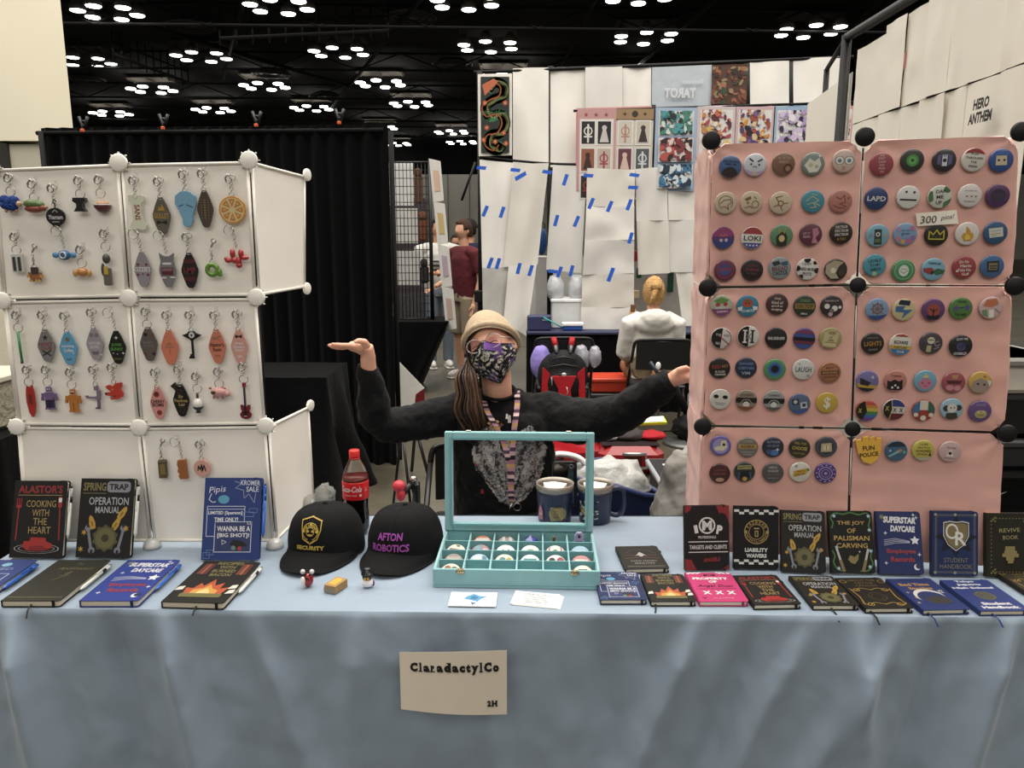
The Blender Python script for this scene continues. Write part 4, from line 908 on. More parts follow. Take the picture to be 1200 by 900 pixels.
TRb = [
 (146, 237, 'a84048', [('t', 'e0b8b0', 'KEEP', 0, -.5, .2, .55), ('t', 'e0b8b0', 'CALM', 0, -.2, .2, .6), ('t', 'e0b8b0', 'AND', 0, .08, .17, .45), ('t', 'e0b8b0', 'PUN', 0, .36, .2, .5), ('t', 'e0b8b0', 'ON', 0, .64, .17, .3), ('p', 'e0b8b0', [(-.2, -.68), (-.1, -.85), (0, -.7), (.1, -.85), (.2, -.68)])], 'crimson badge with a column of small pale words'),
 (307, 217, '34342e', [('d', '4f9a48', 0, 0, .52), ('d', '6cc060', 0, 0, .33), ('d', '2c4a2c', 0, 0, .14)], 'black badge with a glowing green round target'),
 (476, 217, '2c2c30', [('p', '6a5a98', [(-.6, -.4), (-.3, -.5), (-.3, .4), (-.6, .3)]), ('p', '6a5a98', [(.6, -.4), (.3, -.5), (.3, .4), (.6, .3)]), ('r', 'd8dce4', 0, 0, .42, .95), ('d', '23242a', 0, 0, .16), ('r', '8a90a8', 0, -.38, .3, .12)], 'charcoal badge with an upright white bar between purple curves'),
 (630, 214, 'e4ddd2', [('p', 'b0383e', [(-1, -1), (1, -1), (1, -.45), (0, -.62), (-1, -.45)]), ('t', '2a2426', 'PUSH', 0, -.5, .2, .6), ('t', '2a2426', 'THROUGH', 0, -.15, .2, 1.4), ('t', '2a2426', 'THE', 0, .2, .2, .5), ('t', '2a2426', 'PAIN', 0, .55, .2, .65)], 'white badge with a red cap and black stamped words'),
 (775, 217, '2b52a0', [('p', 'dccaa4', [(-.45, -.4), (.4, -.4), (.45, .4), (-.45, .4)]), ('d', '1c2638', -.22, -.02, .1), ('d', '1c2638', .22, -.02, .1), ('r', '3f6cc0', 0, -.55, 1.1, .22)], 'royal blue badge with a cream square in the middle'),
 (118, 418, '263c78', [('t', 'e6e4e0', 'LAPD', 0, 0, .42, 1.55, 5)], 'navy badge with four spaced white capitals'),
 (287, 410, 'e8e6e0', [('d', '1c1a1a', -.22, -.45, .1), ('d', '1c1a1a', .45, -.4, .1), ('l', '1c1a1a', [(-.7, .2), (.65, .28)], .14)], 'white badge with a thick straight black bar and two dots'),
 (452, 408, 'd8dccc', [('p', '4a7a4c', [(-1, -.5), (-.6, -.5), (-.55, .3), (-1, .5)]), ('p', '4a7a4c', [(.3, .5), (.9, .2), (.9, .8), (.2, .9)]), ('d', '4a7a4c', .6, -.6, .3), ('t', '20261e', 'DAP', .05, -.45, .3, .8), ('t', '20261e', 'ME', 0, .02, .3, .6), ('t', '20261e', 'UP', -.1, .5, .3, .5)], 'white and green patched badge just above the paper price note'),
 (610, 402, 'e9e2dc', [('p', 'a0384a', [(-.38, -.02), (-.25, .18), (-.12, -.02), (-.25, .03)]), ('p', 'a0384a', [(-.02, -.02), (.11, .18), (.24, -.02), (.11, .03)]), ('p', 'a0384a', [(.34, -.02), (.47, .18), (.6, -.02), (.47, .03)]), ('t', '8a7a76', 'you make me', 0, -.4, .16, 1.0), ('t', '8a7a76', 'less gloomy', 0, .5, .16, .9)], 'white badge with three small red hearts in a row'),
 (757, 403, '5a2f68', [('d', '3a2c48', 0, 0, .6), ('t', '4d3a5c', 'DARK', 0, 0, .35, .8)], 'deep purple badge with an almost black centre'),
 (125, 612, '7cb4d0', [('p', '2c3b30', [(-.3, -.55), (.3, -.55), (.35, .8), (-.3, .8)]), ('d', 'd8d8c8', 0, -.1, .2), ('d', '2c3b30', 0, -.1, .1), ('r', '5a7a48', 0, .45, .45, .3), ('a', '9a8a68', -.6, 0, .15, .06), ('d', 'c0a878', .6, 0, .14)], 'sky blue badge with a dark green tumbler shape'),
 (270, 605, '7ea6cc', [('d', 'c87aa0', -.6, .4, .22), ('d', 'd8a050', -.2, .65, .2), ('d', 'c0609a', .3, .6, .24), ('d', '8a70b8', .65, .3, .2), ('d', 'c87aa0', .55, -.5, .2), ('d', 'b888c8', -.6, -.45, .2), ('t', '4a608a', 'let me', 0, -.35, .2, .6), ('t', '4a608a', 'grow', 0, 0, .24, .7)], 'light blue badge ringed by pink and orange blossoms'),
 (433, 608, '231f16', [('l', 'd8c838', [(-.62, .38), (-.62, -.3), (-.28, .0), (0, -.42), (.28, .0), (.6, -.38), (.62, .38), (-.62, .38)], .1), ('d', '5a5420', -.3, .2, .08), ('d', '5a5420', 0, .2, .08), ('d', '5a5420', .3, .2, .08)], 'black badge with a yellow outlined crown'),
 (596, 602, 'e9e2d8', [('p', 'e0a02c', [(-.3, .6), (-.5, .2), (-.3, -.1), (-.15, .0), (-.1, -.65), (.2, -.3), (.3, 0), (.42, -.1), (.5, .3), (.3, .6)]), ('p', 'f0cc50', [(-.2, .55), (-.2, .2), (0, 0), (.2, .25), (.2, .55)]), ('l', '8a5a20', [(-.3, .6), (.3, .6)], .06)], 'white badge with an orange flame'),
 (745, 598, '2c5a86', [('p', 'd9d8c8', [(-.6, -.4), (.55, -.45), (.6, .35), (-.5, .4)]), ('l', '7cacc0', [(-.4, -.15), (.4, -.2)], .06), ('l', 'c08a60', [(-.4, .1), (.4, .05)], .06), ('l', '7cacc0', [(-.35, .25), (.1, .23)], .06)], 'dark blue badge with a cream sheet of lines'),
 (110, 768, '4aa0b4', [('t', '1c3c50', 'LEVELS', -.05, -.4, .26, 1.1, -8), ('t', '1c3c50', 'TO MY', 0, -.02, .24, .9, -8), ('t', '1c3c50', 'INBOX', .1, .36, .26, .9, -8), ('d', 'a0c888', .0, .75, .2)], 'turquoise badge with slanted navy words'),
 (261, 797, '4a9a62', [('a', 'a8d0a0', 0, 0, .75, .05), ('d', 'dfe8d8', 0, .0, .42, .5), ('l', '4a9a62', [(-.3, .0), (0, .25), (.3, 0)], .06), ('l', '9a8a70', [(-.25, -.15), (.25, -.1)], .05)], 'green badge with a white egg shape'),
 (418, 790, '7cb8d4', [('p', 'a83c40', [(-.9, .0), (-.2, -.15), (.15, .15), (-.2, .5), (-.8, .3)]), ('p', '3a6a4a', [(.95, 0), (.3, -.1), (-.1, .2), (.3, .5), (.9, .3)]), ('d', '2a2a2a', -.1, .3, .15), ('t', '2c4a68', 'TEAMWORK', 0, -.52, .22, 1.1)], 'light blue badge with a red shape and a green shape meeting'),
 (580, 780, 'a83a3e', [('t', 'f0dcd4', 'Do No', -.05, -.5, .26, .8), ('t', 'f0dcd4', 'Harm', .1, -.15, .28, .9), ('t', 'f0dcd4', 'Take No', 0, .22, .26, 1.1), ('d', 'f0dcd4', -.6, .3, .1), ('t', 'f0dcd4', 'Guff', .1, .58, .24, .6)], 'red badge filled with white brush lettering'),
 (727, 775, '3c6aa4', [('p', '2a2c30', [(-.5, -.45), (.5, -.5), (.55, .45), (-.4, .5)]), ('r', '8a7c5c', .05, 0, .7, .6), ('r', '2f3136', .05, -.05, .55, .1), ('r', '2f3136', .05, .15, .55, .1)], 'blue badge with a dark square panel'),
]
MLb = [
 (168, 180, 'b8bfa8', [('p', '8a3a78', [(-1, .25), (1, .35), (1, 1), (-1, 1)]), ('p', '6aa048', [(-.7, -.5), (0, -.8), (.7, -.5), (.3, -.2), (-.3, -.2)]), ('d', 'c03c38', -.35, -.1, .2), ('d', 'c03c38', .35, -.1, .2), ('t', 'f0e8e8', 'WHAT', 0, .18, .26, 1.2), ('t', 'e8d8e4', 'GARDEN', 0, .55, .18, 1)], 'badge with green top, purple base and two red dots'),
 (311, 182, '2f86ac', [('d', 'c84c34', 0, -.28, .46, .4), ('p', '3c7a38', [(-.3, -.6), (0, -.5), (.3, -.62), (.1, -.4), (-.1, -.4)]), ('d', '1c1c1c', -.14, -.25, .07), ('d', '1c1c1c', .14, -.25, .07), ('p', 'e8e8e4', [(-.9, .1), (-.45, 0), (-.5, .4), (-.85, .4)]), ('p', 'e8e8e4', [(.9, .1), (.45, 0), (.5, .4), (.85, .4)]), ('t', 'e8e8e4', 'TO-MATO', 0, .45, .24, 1.2)], 'blue badge with a round red tomato'),
 (475, 172, '4a2c28', [('t', 'e0d4c8', 'Only', 0, -.5, .26, .6), ('t', 'e0d4c8', 'Kind of', 0, -.15, .26, 1), ('t', 'e0d4c8', 'good at', 0, .18, .24, 1), ('t', 'e0d4c8', 'dodging', 0, .5, .24, 1)], 'dark brown badge with white script words'),
 (627, 183, '2c3c2a', [('r', '9a7a3c', 0, 0, 1.7, .5), ('t', '2c2a18', 'ON TOP', 0, .0, .34, 1.4), ('t', '7a9a5c', 'STAND', 0, -.52, .26, .9), ('t', 'e8e4d8', 'SMALL', 0, .68, .16, .6)], 'dark green badge with a gold lettered band'),
 (777, 183, '352c30', [('d', 'e8e4e0', -.42, -.0, .24), ('d', 'e8e4e0', .25, .2, .26), ('d', 'e8e4e0', .7, .1, .14), ('d', 'c8a8a8', -.1, .72, .2), ('d', '7a6a70', 0, .4, .2), ('t', 'b8a8a8', 'MARSHMALLOW', 0, -.5, .16, 1.2)], 'dark badge with scattered white blobs'),
 (168, 360, 'dcd6ce', [('p', '1c1a1a', [(-1, -1), (.0, -1), (-.05, 1), (-1, 1)]), ('t', 'dcd6ce', 'THE', -.35, -.3, .2, .5), ('t', '6a3a38', 'RULE', .4, -.3, .2, .5), ('t', 'dcd6ce', 'NO', -.3, .5, .26, .4), ('l', 'a8383c', [(-.25, -.2), (.75, .55)], .1), ('a', 'a8383c', .0, .0, .85, .06, -70, 70)], 'half black, half white badge crossed by a red slash'),
 (316, 350, 'e4e0d8', [('p', '1c1a1a', [(-1, -1), (0, -1), (0, 1), (-1, 1)]), ('r', 'f0ece6', -.33, 0, .16, 1.1), ('r', '1c1a1a', .35, 0, .16, 1.1), ('r', 'f0ece6', -.33, -.55, .4, .12), ('r', 'f0ece6', -.33, .55, .4, .12), ('r', '1c1a1a', .35, -.55, .4, .12), ('r', '1c1a1a', .35, .55, .4, .12), ('l', '8a8680', [(-.25, -.3), (.25, .3)], .08), ('l', '8a8680', [(.25, -.3), (-.25, .3)], .08)], 'half black, half white badge with two framed pillars'),
 (469, 360, '1a1819', [('t', 'dcd8d2', '00:00:00', 0, 0, .3, 1.5, -4)], 'black badge with a row of white digits'),
 (625, 362, '5a3c88', [('r', '8a3a68', 0, -.62, 2, .25), ('r', '35549c', 0, -.25, 2, .3), ('r', '1b1a20', 0, .05, 2, .32), ('r', '7a2f40', 0, .36, 2, .25), ('r', '34549c', 0, .72, 2, .35)], 'badge of purple, blue, black and maroon stripes'),
 (770, 360, 'b3a56a', [('p', 'd0c48c', [(-.6, -.5), (.7, -.6), (.55, .8), (-.65, .75)]), ('t', '7a3a30', 'KEEP', .1, -.45, .24, .6), ('t', '7a3a30', 'IT', .05, -.05, .22, .3), ('l', '7a5a3c', [(-.5, .4), (.6, .38)], .05), ('t', '7a3a30', 'SAFE', .05, .2, .2, .5)], 'olive badge with a tan page of rust letters'),
 (156, 527, '201a1a', [('t', 'a83c34', 'RED', -.3, -.15, .34, .8), ('t', 'c87a58', 'HOT', .5, -.2, .3, .55), ('t', 'dcd4cc', 'IS ALSO', .05, .3, .2, .9), ('t', 'dcd4cc', 'ORANGE', .05, .58, .2, 1.0)], 'black badge with red word over two white lines'),
 (303, 525, '232c48', [('t', '6a90c8', 'DANGER', 0, -.42, .24, 1.3, -4), ('t', '6a90c8', 'CERTAIN', 0, 0, .26, 1.4, -4), ('t', '9ab0cc', 'VIM', .0, .48, .28, .8, -4)], 'navy badge with three lines of pale blue letters'),
 (462, 533, '4fa060', [('d', '3c7cb4', 0, -.02, .68), ('d', '34579c', 0, -.02, .5), ('d', '15182c', 0, -.04, .34)], 'badge of green, blue and black rings like a target'),
 (620, 533, 'e0ded8', [('t', '5a6a78', 'LAUGH', .0, .0, .5, 1.4), ('l', '6a5a5c', [(-.5, -.55), (-.3, -.45)], .05), ('a', '6a5a5c', .45, .55, .1, .05, 0, 360, 8)], 'off white badge with thin grey capitals'),
 (767, 550, 'b8774c', [('r', '6a3a24', 0, 0, 1.5, .36), ('t', 'd0a070', 'MAKE GOOD', 0, 0, .2, 1.3), ('t', '6a3a24', 'MOST', 0, -.45, .2, .7), ('t', '6a3a24', 'DECISIONS', 0, .4, .2, 1.1), ('a', '8a5030', 0, 0, .8, .05)], 'orange brown badge like a stamped label'),
 (160, 698, 'ddd9d0', [('l', '8c887f', [(-.5, .35), (.5, .35)], .05), ('l', '8c887f', [(-.35, .5), (.35, .5)], .05), ('d', '1b1a1a', -.42, -.25, .24, .18), ('d', '1b1a1a', .42, -.25, .24, .18)], 'plain bone white badge with two black ovals'),
 (304, 703, '9a8878', [('r', '1c1816', 0, -.0, 2, .5), ('d', 'e0dad0', 0, .42, .3), ('p', '8a4c2c', [(-1, .6), (1, .6), (1, 1), (-1, 1)]), ('t', '3c2c24', 'STUDIO', 0, -.5, .24, 1.2, -4), ('l', '9a8878', [(-.5, .25), (-.25, -.05), (.25, -.05), (.5, .25)], .1)], 'brown and black badge with an arch and white ball, left of a pair'),
 (457, 705, 'a0a09c', [('r', '1c1c1e', 0, .05, 2, .5), ('d', 'dcdcd8', 0, .42, .28), ('r', '5a5a5c', 0, .8, 2, .3), ('t', '5c5c5c', 'CAMERA', 0, -.5, .2, 1.1), ('l', 'a0a09c', [(-.5, .3), (-.25, 0), (.25, 0), (.5, .3)], .1)], 'grey and black badge with an arch and white ball, right of a pair'),
 (599, 723, '55688c', [('p', '2c3444', [(-.7, -.45), (-.1, -.5), (-.05, .05), (-.65, .1)]), ('p', 'c8ccd0', [(.05, -.1), (.6, -.2), (.7, .4), (.1, .45)]), ('d', 'c8ccd0', -.38, -.2, .18), ('r', '2c3444', .38, .12, .3, .3), ('p', '3a5aa0', [(-1, .55), (1, .55), (1, 1), (-1, 1)])], 'slate blue badge with a dark die and a pale die'),
 (750, 718, 'd8b23c', [('t', 'f0ead8', '$', 0, .02, 1.15, .6, 4)], 'yellow badge with a big white dollar sign'),
]
MRb = [
 (129, 200, '7ea4cc', [('a', '8a5a48', 0, -.05, .42, .12), ('l', '8a5a48', [(-.6, -.05), (.6, -.05)], .08), ('l', '8a5a48', [(0, -.65), (0, .55)], .08), ('l', '8a5a48', [(-.45, -.5), (.45, .4)], .07), ('l', '8a5a48', [(.45, -.5), (-.45, .4)], .07), ('p', '2f4a8c', [(-1, .5), (0, .6), (1, .45), (1, 1), (-1, 1)])], 'pale blue badge with a brown ship wheel'),
 (275, 203, 'd8c890', [('p', '1f2a4a', [(-.45, -.9), (.5, -.85), (.45, -.4), (-.5, -.45)]), ('p', '3a6aa8', [(-.7, -.3), (.1, -.35), (-.05, .0), (.75, -.05), (-.1, .8), (.05, .25), (-.7, .2)])], 'cream badge with a blue lightning bolt'),
 (440, 203, '6a3c78', [('d', 'b04a34', 0, 0, .55), ('l', '1c1420', [(0, .8), (0, -.1)], .1), ('p', '1c1420', [(-.6, .5), (-.1, .55), (0, .3), (.1, .55), (.6, .45), (.4, .85), (-.4, .85)]), ('l', '1c1420', [(0, .2), (-.3, -.1)], .08), ('l', '1c1420', [(0, .2), (.3, -.1)], .08)], 'purple badge with a red sun and black plant'),
 (592, 195, '568a3c', [('s', '5a4a98', -.42, -.0, .34, 5, .45), ('s', '5a4a98', .48, -.1, .34, 5, .45), ('l', '2c3c48', [(-.15, -.05), (.2, -.1)], .08), ('t', '2a4c20', 'GREEN', 0, -.6, .22, .8), ('t', '2a4c20', 'THUMB', 0, .55, .24, 1)], 'grassy green badge with two purple stars'),
 (760, 192, 'dcb8b4', [('p', 'd87a4c', [(-.7, -.2), (-.4, -.75), (.4, -.8), (.6, -.3), (0, -.05)]), ('r', 'f0ece4', .0, .5, .4, .7), ('p', '6a9a68', [(-.8, .2), (-.4, .1), (-.3, .8), (-.7, .6)]), ('l', '8a6a68', [(.3, .1), (.7, .5)], .06)], 'pink badge with an orange mushroom cap shape'),
 (104, 390, '23211f', [('t', 'c08a34', 'LIGHTS', 0, .0, .42, 1.5), ('t', '8a8680', 'wherever', 0, -.55, .16, 1), ('t', '8a8680', 'camera', 0, .55, .16, .8)], 'black badge with bold gold capitals'),
 (258, 395, 'e0dccc', [('p', 'c04a38', [(-1, -1), (1, -1), (1, -.72), (-1, -.72)]), ('p', 'd8b040', [(-1, .1), (1, .1), (1, .42), (-1, .42)]), ('p', '3a7cb4', [(-1, .42), (1, .42), (1, 1), (-1, 1)]), ('t', '2c2c34', 'BIZARRE', 0, -.2, .3, 1.2), ('t', '2c3444', 'FORTUNE', 0, .28, .22, 1.1), ('t', 'e0dccc', 'CLUB', .05, .65, .2, .6)], 'badge striped red, white, yellow and blue with lettering'),
 (427, 388, '4a4048', [('d', 'd8d4b0', -.05, -.25, .32), ('r', 'b8b07c', -.15, .5, .4, .6), ('r', '4a4048', -.05, -.3, .5, .07), ('a', 'a898a8', .5, .0, .2, .07, 0, 300), ('l', 'a898a8', [(.3, .5), (.7, .3)], .07)], 'dusky purple badge with a cream round and block shape'),
 (592, 403, '211f26', [('d', '3b3a68', 0, .05, .4), ('a', '6a68a0', 0, .05, .3, .05, 0, 270), ('t', 'dcd8d8', 'QUIT ME', .0, -.62, .24, 1.0, -6), ('t', 'dcd8d8', 'GOBBLE?', .0, .68, .24, 1.1, -4)], 'black badge with white words round a dark blue swirl'),
 (75, 598, '7a70b0', [('p', 'c8a038', [(-1, .25), (1, .35), (1, .65), (-1, .6)]), ('p', '1e1a24', [(-1, .6), (1, .65), (1, 1), (-1, 1)]), ('p', '2a2430', [(-.7, -.3), (-.2, -.1), (.3, .1), (.1, .45), (-.6, .35)]), ('s', 'e8dcf0', .4, -.4, .2, 4)], 'violet badge with a yellow band over black'),
 (230, 597, 'd08474', [('p', '1f1b1c', [(-.7, .85), (-.72, -.05), (-.45, .05), (-.1, -.15), (.3, .02), (.6, -.15), (.65, .85)]), ('d', 'e8e0dc', 0, .4, .1), ('d', 'e8e0dc', -.25, .6, .1), ('d', 'e8e0dc', .25, .6, .1), ('t', '7a3c34', 'Toebean', 0, -.5, .2, .9)], 'coral badge with a black pawed shape'),
 (395, 597, '74b0cc', [('d', 'd07c9c', 0, .25, .58, .5), ('d', 'a03c5c', -.25, .18, .09), ('d', 'a03c5c', .3, .18, .09), ('d', 'c85c84', 0, .45, .2, .1), ('p', 'e8d080', [(-.3, -.3), (0, -.7), (.3, -.3)])], 'sky blue badge with a plump pink blob'),
 (553, 605, 'b0505c', [('p', '5a2a30', [(-.7, -.15), (.7, -.2), (.5, .1), (-.5, .15)]), ('d', 'd88a94', -.3, .5, .35, .25), ('d', 'd88a94', .35, .5, .3, .25), ('p', 'c8925c', [(-.3, -.7), (.3, -.75), (.2, -.3), (-.2, -.3)])], 'rose red badge with a dark jagged band'),
 (700, 605, 'dcb050', [('p', 'a89484', [(-.8, .7), (-.6, 0), (-.1, -.4), (.5, -.2), (.85, .4), (.6, .9), (-.6, .9)]), ('d', '2a2422', -.2, .15, .1), ('d', '2a2422', .35, .15, .1), ('p', 'e8e4dc', [(.5, -.3), (.9, -.2), (.8, .3)]), ('p', 'c84c4c', [(.1, -.65), (.25, -.45), (.4, -.65)])], 'yellow badge with a grey brown rounded rock shape'),
 (72, 762, 'c84838', [('r', 'd89038', 0, -.4, 2, .3), ('r', 'd8c048', 0, -.12, 2, .3), ('r', '4a8a48', 0, .18, 2, .3), ('r', '2f6cb0', 0, .48, 2, .3), ('r', '6a3a90', 0, .82, 2, .4), ('p', '1d1b18', [(-1, -1), (-.3, -1), (.0, 0), (-.4, 1), (-1, 1)]), ('t', 'd8c04c', 'X', -.62, 0, .4, .34)], 'rainbow striped badge with a black side and yellow cross'),
 (222, 755, 'dcd6d0', [('p', '33408c', [(-1, -1), (1, -1), (1, -.3), (-1, -.3)]), ('p', '6a2030', [(-1, .35), (1, .35), (1, 1), (-1, 1)]), ('p', '1d1b18', [(-1, -1), (-.4, -1), (-.2, 0), (-.5, 1), (-1, 1)]), ('t', 'd8c04c', 'X', -.62, -.1, .42, .36), ('t', '1c1a1c', 'X', .05, .02, .4, .3), ('t', '1c1a1c', 'X', .6, .02, .4, .3), ('l', 'd8c04c', [(-.3, -1), (-.15, 0), (-.4, 1)], .06)], 'blue, white and maroon badge with three crosses'),
 (385, 760, 'b03c34', [('p', '3f74a8', [(-1, -1), (-.35, -1), (-.35, .1), (-1, .3)]), ('p', '3c6c58', [(1, -1), (.35, -1), (.35, .1), (1, .3)]), ('r', 'e8dcc8', 0, -.55, .7, 1.0), ('d', 'e8dcc8', .0, .7, .25), ('d', 'e8dcc8', -.65, .4, .2), ('d', 'e8dcc8', .65, .4, .2)], 'badge with blue, cream and green blocks over red'),
 (542, 752, '9cc4d8', [('d', '3f3a38', -.5, -.1, .28), ('d', '3f3a38', .55, -.1, .28), ('d', 'e4ddd4', 0, -.1, .42), ('d', '1d1b1b', -.1, -.12, .07), ('d', '1d1b1b', .2, -.12, .07), ('p', '3f3a38', [(-.5, .35), (.4, .35), (.5, 1), (-.6, 1)])], 'pale blue badge with a black and white round eared shape'),
 (698, 765, '6a4a8c', [('d', 'b8a868', .05, .25, .52, .38), ('d', 'd0c488', -.15, .05, .14), ('d', 'd0c488', .3, .05, .14), ('l', '6a5a30', [(-.2, .35), (.3, .35)], .06), ('t', 'b898c8', 'OH NO', 0, -.6, .2, .8)], 'purple badge with a mustard coloured lump'),
]
BLb = [
 (252, 240, '6a5cb8', [('d', 'a498d4', 0, 0, .75), ('p', 'e4dcb8', [(-.6, .3), (-.45, .05), (.0, .0), (.0, -.5), (.5, -.6), (.6, .1), (.3, .45), (-.4, .45)]), ('d', '2c2a34', .3, -.15, .14)], 'lilac ringed badge with a cream bird-like shape'),
 (432, 250, '7a7470', [('r', 'c09a50', 0, -.1, 1.7, .45), ('t', '5a2c28', 'ADBEA', 0, -.1, .3, 1.3), ('t', 'c8b070', 'COFFEE', 0, -.6, .2, .9), ('l', 'a8a29c', [(-.6, .45), (.6, .45)], .08), ('l', 'a8a29c', [(-.4, .68), (.4, .68)], .08)], 'grey badge with a gold lettered banner'),
 (603, 250, '242c44', [('t', '9aa8c0', 'ALTITUDE', 0, -.55, .22, 1.2), ('t', '7a8cb0', 'GUIDE', 0, -.18, .22, 1.1), ('d', '4a78b8', .1, .5, .4, .3), ('s', 'dce4f0', .4, .2, .2, 4), ('d', '36588c', -.4, .4, .25)], 'midnight blue badge with pale arched words'),
 (780, 255, '3a3424', [('t', 'c0a858', 'WILL YOU', 0, -.48, .24, 1.1), ('r', '26221a', 0, 0, 1.8, .42), ('t', 'd8bc60', 'CHOOSE', 0, 0, .34, 1.4), ('t', '9a8648', 'ANOTHER', 0, .5, .2, 1.1)], 'olive black badge with gold words across'),
 (958, 247, '3b4050', [('p', 'cbb888', [(-.45, -.35), (.45, -.4), (.5, .45), (-.5, .45)]), ('r', 'e8dcb4', 0, .05, .5, .45), ('l', '8a7038', [(0, -.15), (0, .25)], .08), ('a', '6a7080', 0, 0, .82, .05)], 'slate badge with a glowing cream square'),
 (247, 425, '4c2024', [('t', '9a4c48', 'COFFIN', 0, -.35, .22, 1.1), ('t', '9a4c48', 'DANCER', 0, 0, .22, 1.2), ('d', 'c89a78', 0, .6, .4, .2)], 'dark wine badge with a tan oval at the foot'),
 (412, 415, '2c3634', [('r', 'b8ac6c', 0, -.5, 1.3, .4), ('t', '2c3634', 'BATS IN', 0, -.5, .24, 1.1), ('p', '141a24', [(-.4, -.1), (.4, -.1), (.6, .5), (-.6, .5)]), ('d', 'd09c3c', 0, .65, .22), ('l', '5a6ab0', [(-.6, .6), (-.45, .0)], .08), ('l', '5a6ab0', [(.6, .6), (.45, .0)], .08)], 'black green badge with a cream word strip on top'),
 (602, 420, '565454', [('t', 'c0bcb8', 'HERO', 0, -.55, .24, .8), ('t', 'c0bcb8', 'WORSHIP', 0, -.2, .22, 1.0), ('t', '7c6c74', 'ONLY WHEN', 0, .15, .18, 1.2), ('l', '8a8088', [(-.5, .5), (.5, .5)], .08), ('d', '3c6c60', 0, .72, .15)], 'mid grey badge with pale stacked words'),
 (783, 415, 'e4dece', [('p', 'd8a838', [(-.6, -.1), (.65, -.45), (.6, .1), (-.6, .5)]), ('t', '4a3414', 'ONLY A', .05, -.12, .17, .7, -12), ('t', '4a3414', 'SCRATCH', .0, .2, .17, .9, -12), ('d', '4c8a50', .7, -.3, .12), ('d', '9aa0a8', -.4, -.6, .12)], 'white badge with a yellow brush stroke'),
 (953, 422, '54368c', [('a', 'c8b8e4', 0, 0, .6, .06), ('a', 'a490d0', 0, 0, .38, .06), ('d', 'b8a4dc', 0, 0, .14)] + [('d', 'd8ccee', .8 * cos(i * pi / 6), .8 * sin(i * pi / 6), .06) for i in range(12)], 'purple badge with dotted white rings'),
]
BRb = [
 (340, 275, '3c6c90', [('p', '28364c', [(-1, -1), (1, -1), (1, -.6), (-1, -.3)]), ('p', 'b88a5c', [(-.5, .4), (.3, -.3), (.55, -.2), (.4, .05)]), ('p', '88c0c8', [(-.7, .55), (.3, -.2), (.2, .1), (-.5, .6)]), ('d', '5ac0b0', .7, .0, .14), ('s', 'e8f0f4', -.55, 0, .14, 4)], 'teal blue badge with a streaking comet'),
 (520, 270, 'd8c850', [('t', '3a3424', 'I LOVE', 0, -.6, .2, .7), ('t', '3a3424', 'YOU TO A', 0, -.28, .2, 1.1), ('t', '3a3424', 'HUNDRED', 0, .04, .22, 1.3), ('t', '3a3424', 'STITCH', -.1, .36, .2, .9), ('p', '2c2820', [(.45, .5), (.6, .1), (.7, .5)]), ('p', 'b8b49c', [(-1, .65), (1, .65), (1, 1), (-1, 1)])], 'bright yellow badge with four lines of dark words'),
 (700, 278, 'dcb8b4', [('p', 'efe4dc', [(-.35, .45), (-.1, -.15), (.1, -.15), (.35, .45)]), ('d', '2c2426', .0, .15, .15), ('t', '6a4c50', 'You Tried', 0, -.4, .18, .8), ('l', '8a6a6c', [(-.5, .62), (.5, .62)], .05)], 'pale pink badge with a small white triangle'),
]
for tbl_, ox, oy, sc, g in ((TLb, 810, 140, 4.5, G1), (TRb, 1000, 140, 4.5, G2), (MLb, 810, 320, 4.735, G3), (MRb, 1000, 320, 4.735, G4), (BLb, 800, 480, 5.714, G5), (BRb, 990, 480, 5.714, G6)):
    for cx, cy, col, ops, lab in tbl_: badge(ox + cx / sc, oy + cy / sc, col, ops, lab, g)
# yellow fist shaped badge
q = PPL(1016, 527, P0 + ND * .0075, ND); m = frame(q, UD, Vector((0, 0, 1)))
fist = [(-.95, -.75), (-.55, -.85), (-.45, -.55), (-.4, -1.0), (-.05, -1.08), (.02, -.65), (.12, -.95), (.42, -1.15), (.5, -.7), (.6, -1.0), (.95, -.98), (1.0, .1), (.75, .75), (.35, 1.12), (-.25, .95), (-.65, .35)]
b = B(M('d3a544', .35, coat=.5)).prism([(x * .033, -y * .033) for x, y in fist], 0, .006, bev=.0015); o = b.build('fist_badge'); o.matrix_world = m
tag(o, 'mustard yellow fist shaped badge lettered in dark capitals', 'badge', G6)
a = Art(.033, 0, 0, -1, z0=.0062); a.text('3c2c14', 'FUN', .05, -.18, .36, .85, .03, rot=-8); a.text('3c2c14', 'POLICE', .12, .32, .34, 1.35, .03, rot=-10); a.build('print', o)
# price note
q = [PPL(x, y, P0 + ND * .012, ND) for x, y in ((1073, 250), (1121, 246), (1123, 262), (1075, 265))]
o = B(M('dfd9cc', .8)).grid(lambda u, v: lerp4(q, u, v) + ND * .003 * sin(pi * u), 10, 4).build('price_note', solid=.0006); tag(o, 'white handwritten price note pinned among the pink panel badges', 'note')
m = frame((q[0] + q[2]) / 2 + ND * .004, q[1] - q[0], Vector((0, 0, 1))); a = Art(.001, 0, 0, -1); a.text('2a2826', '300', -20, 1, 17, 36, 0, .1, rot=2); a.text('2a2826', 'pins!', 22, 0, 14, 30, 0, .25, rot=-3); place2 = a.build('handwriting', o); place2.matrix_world = m

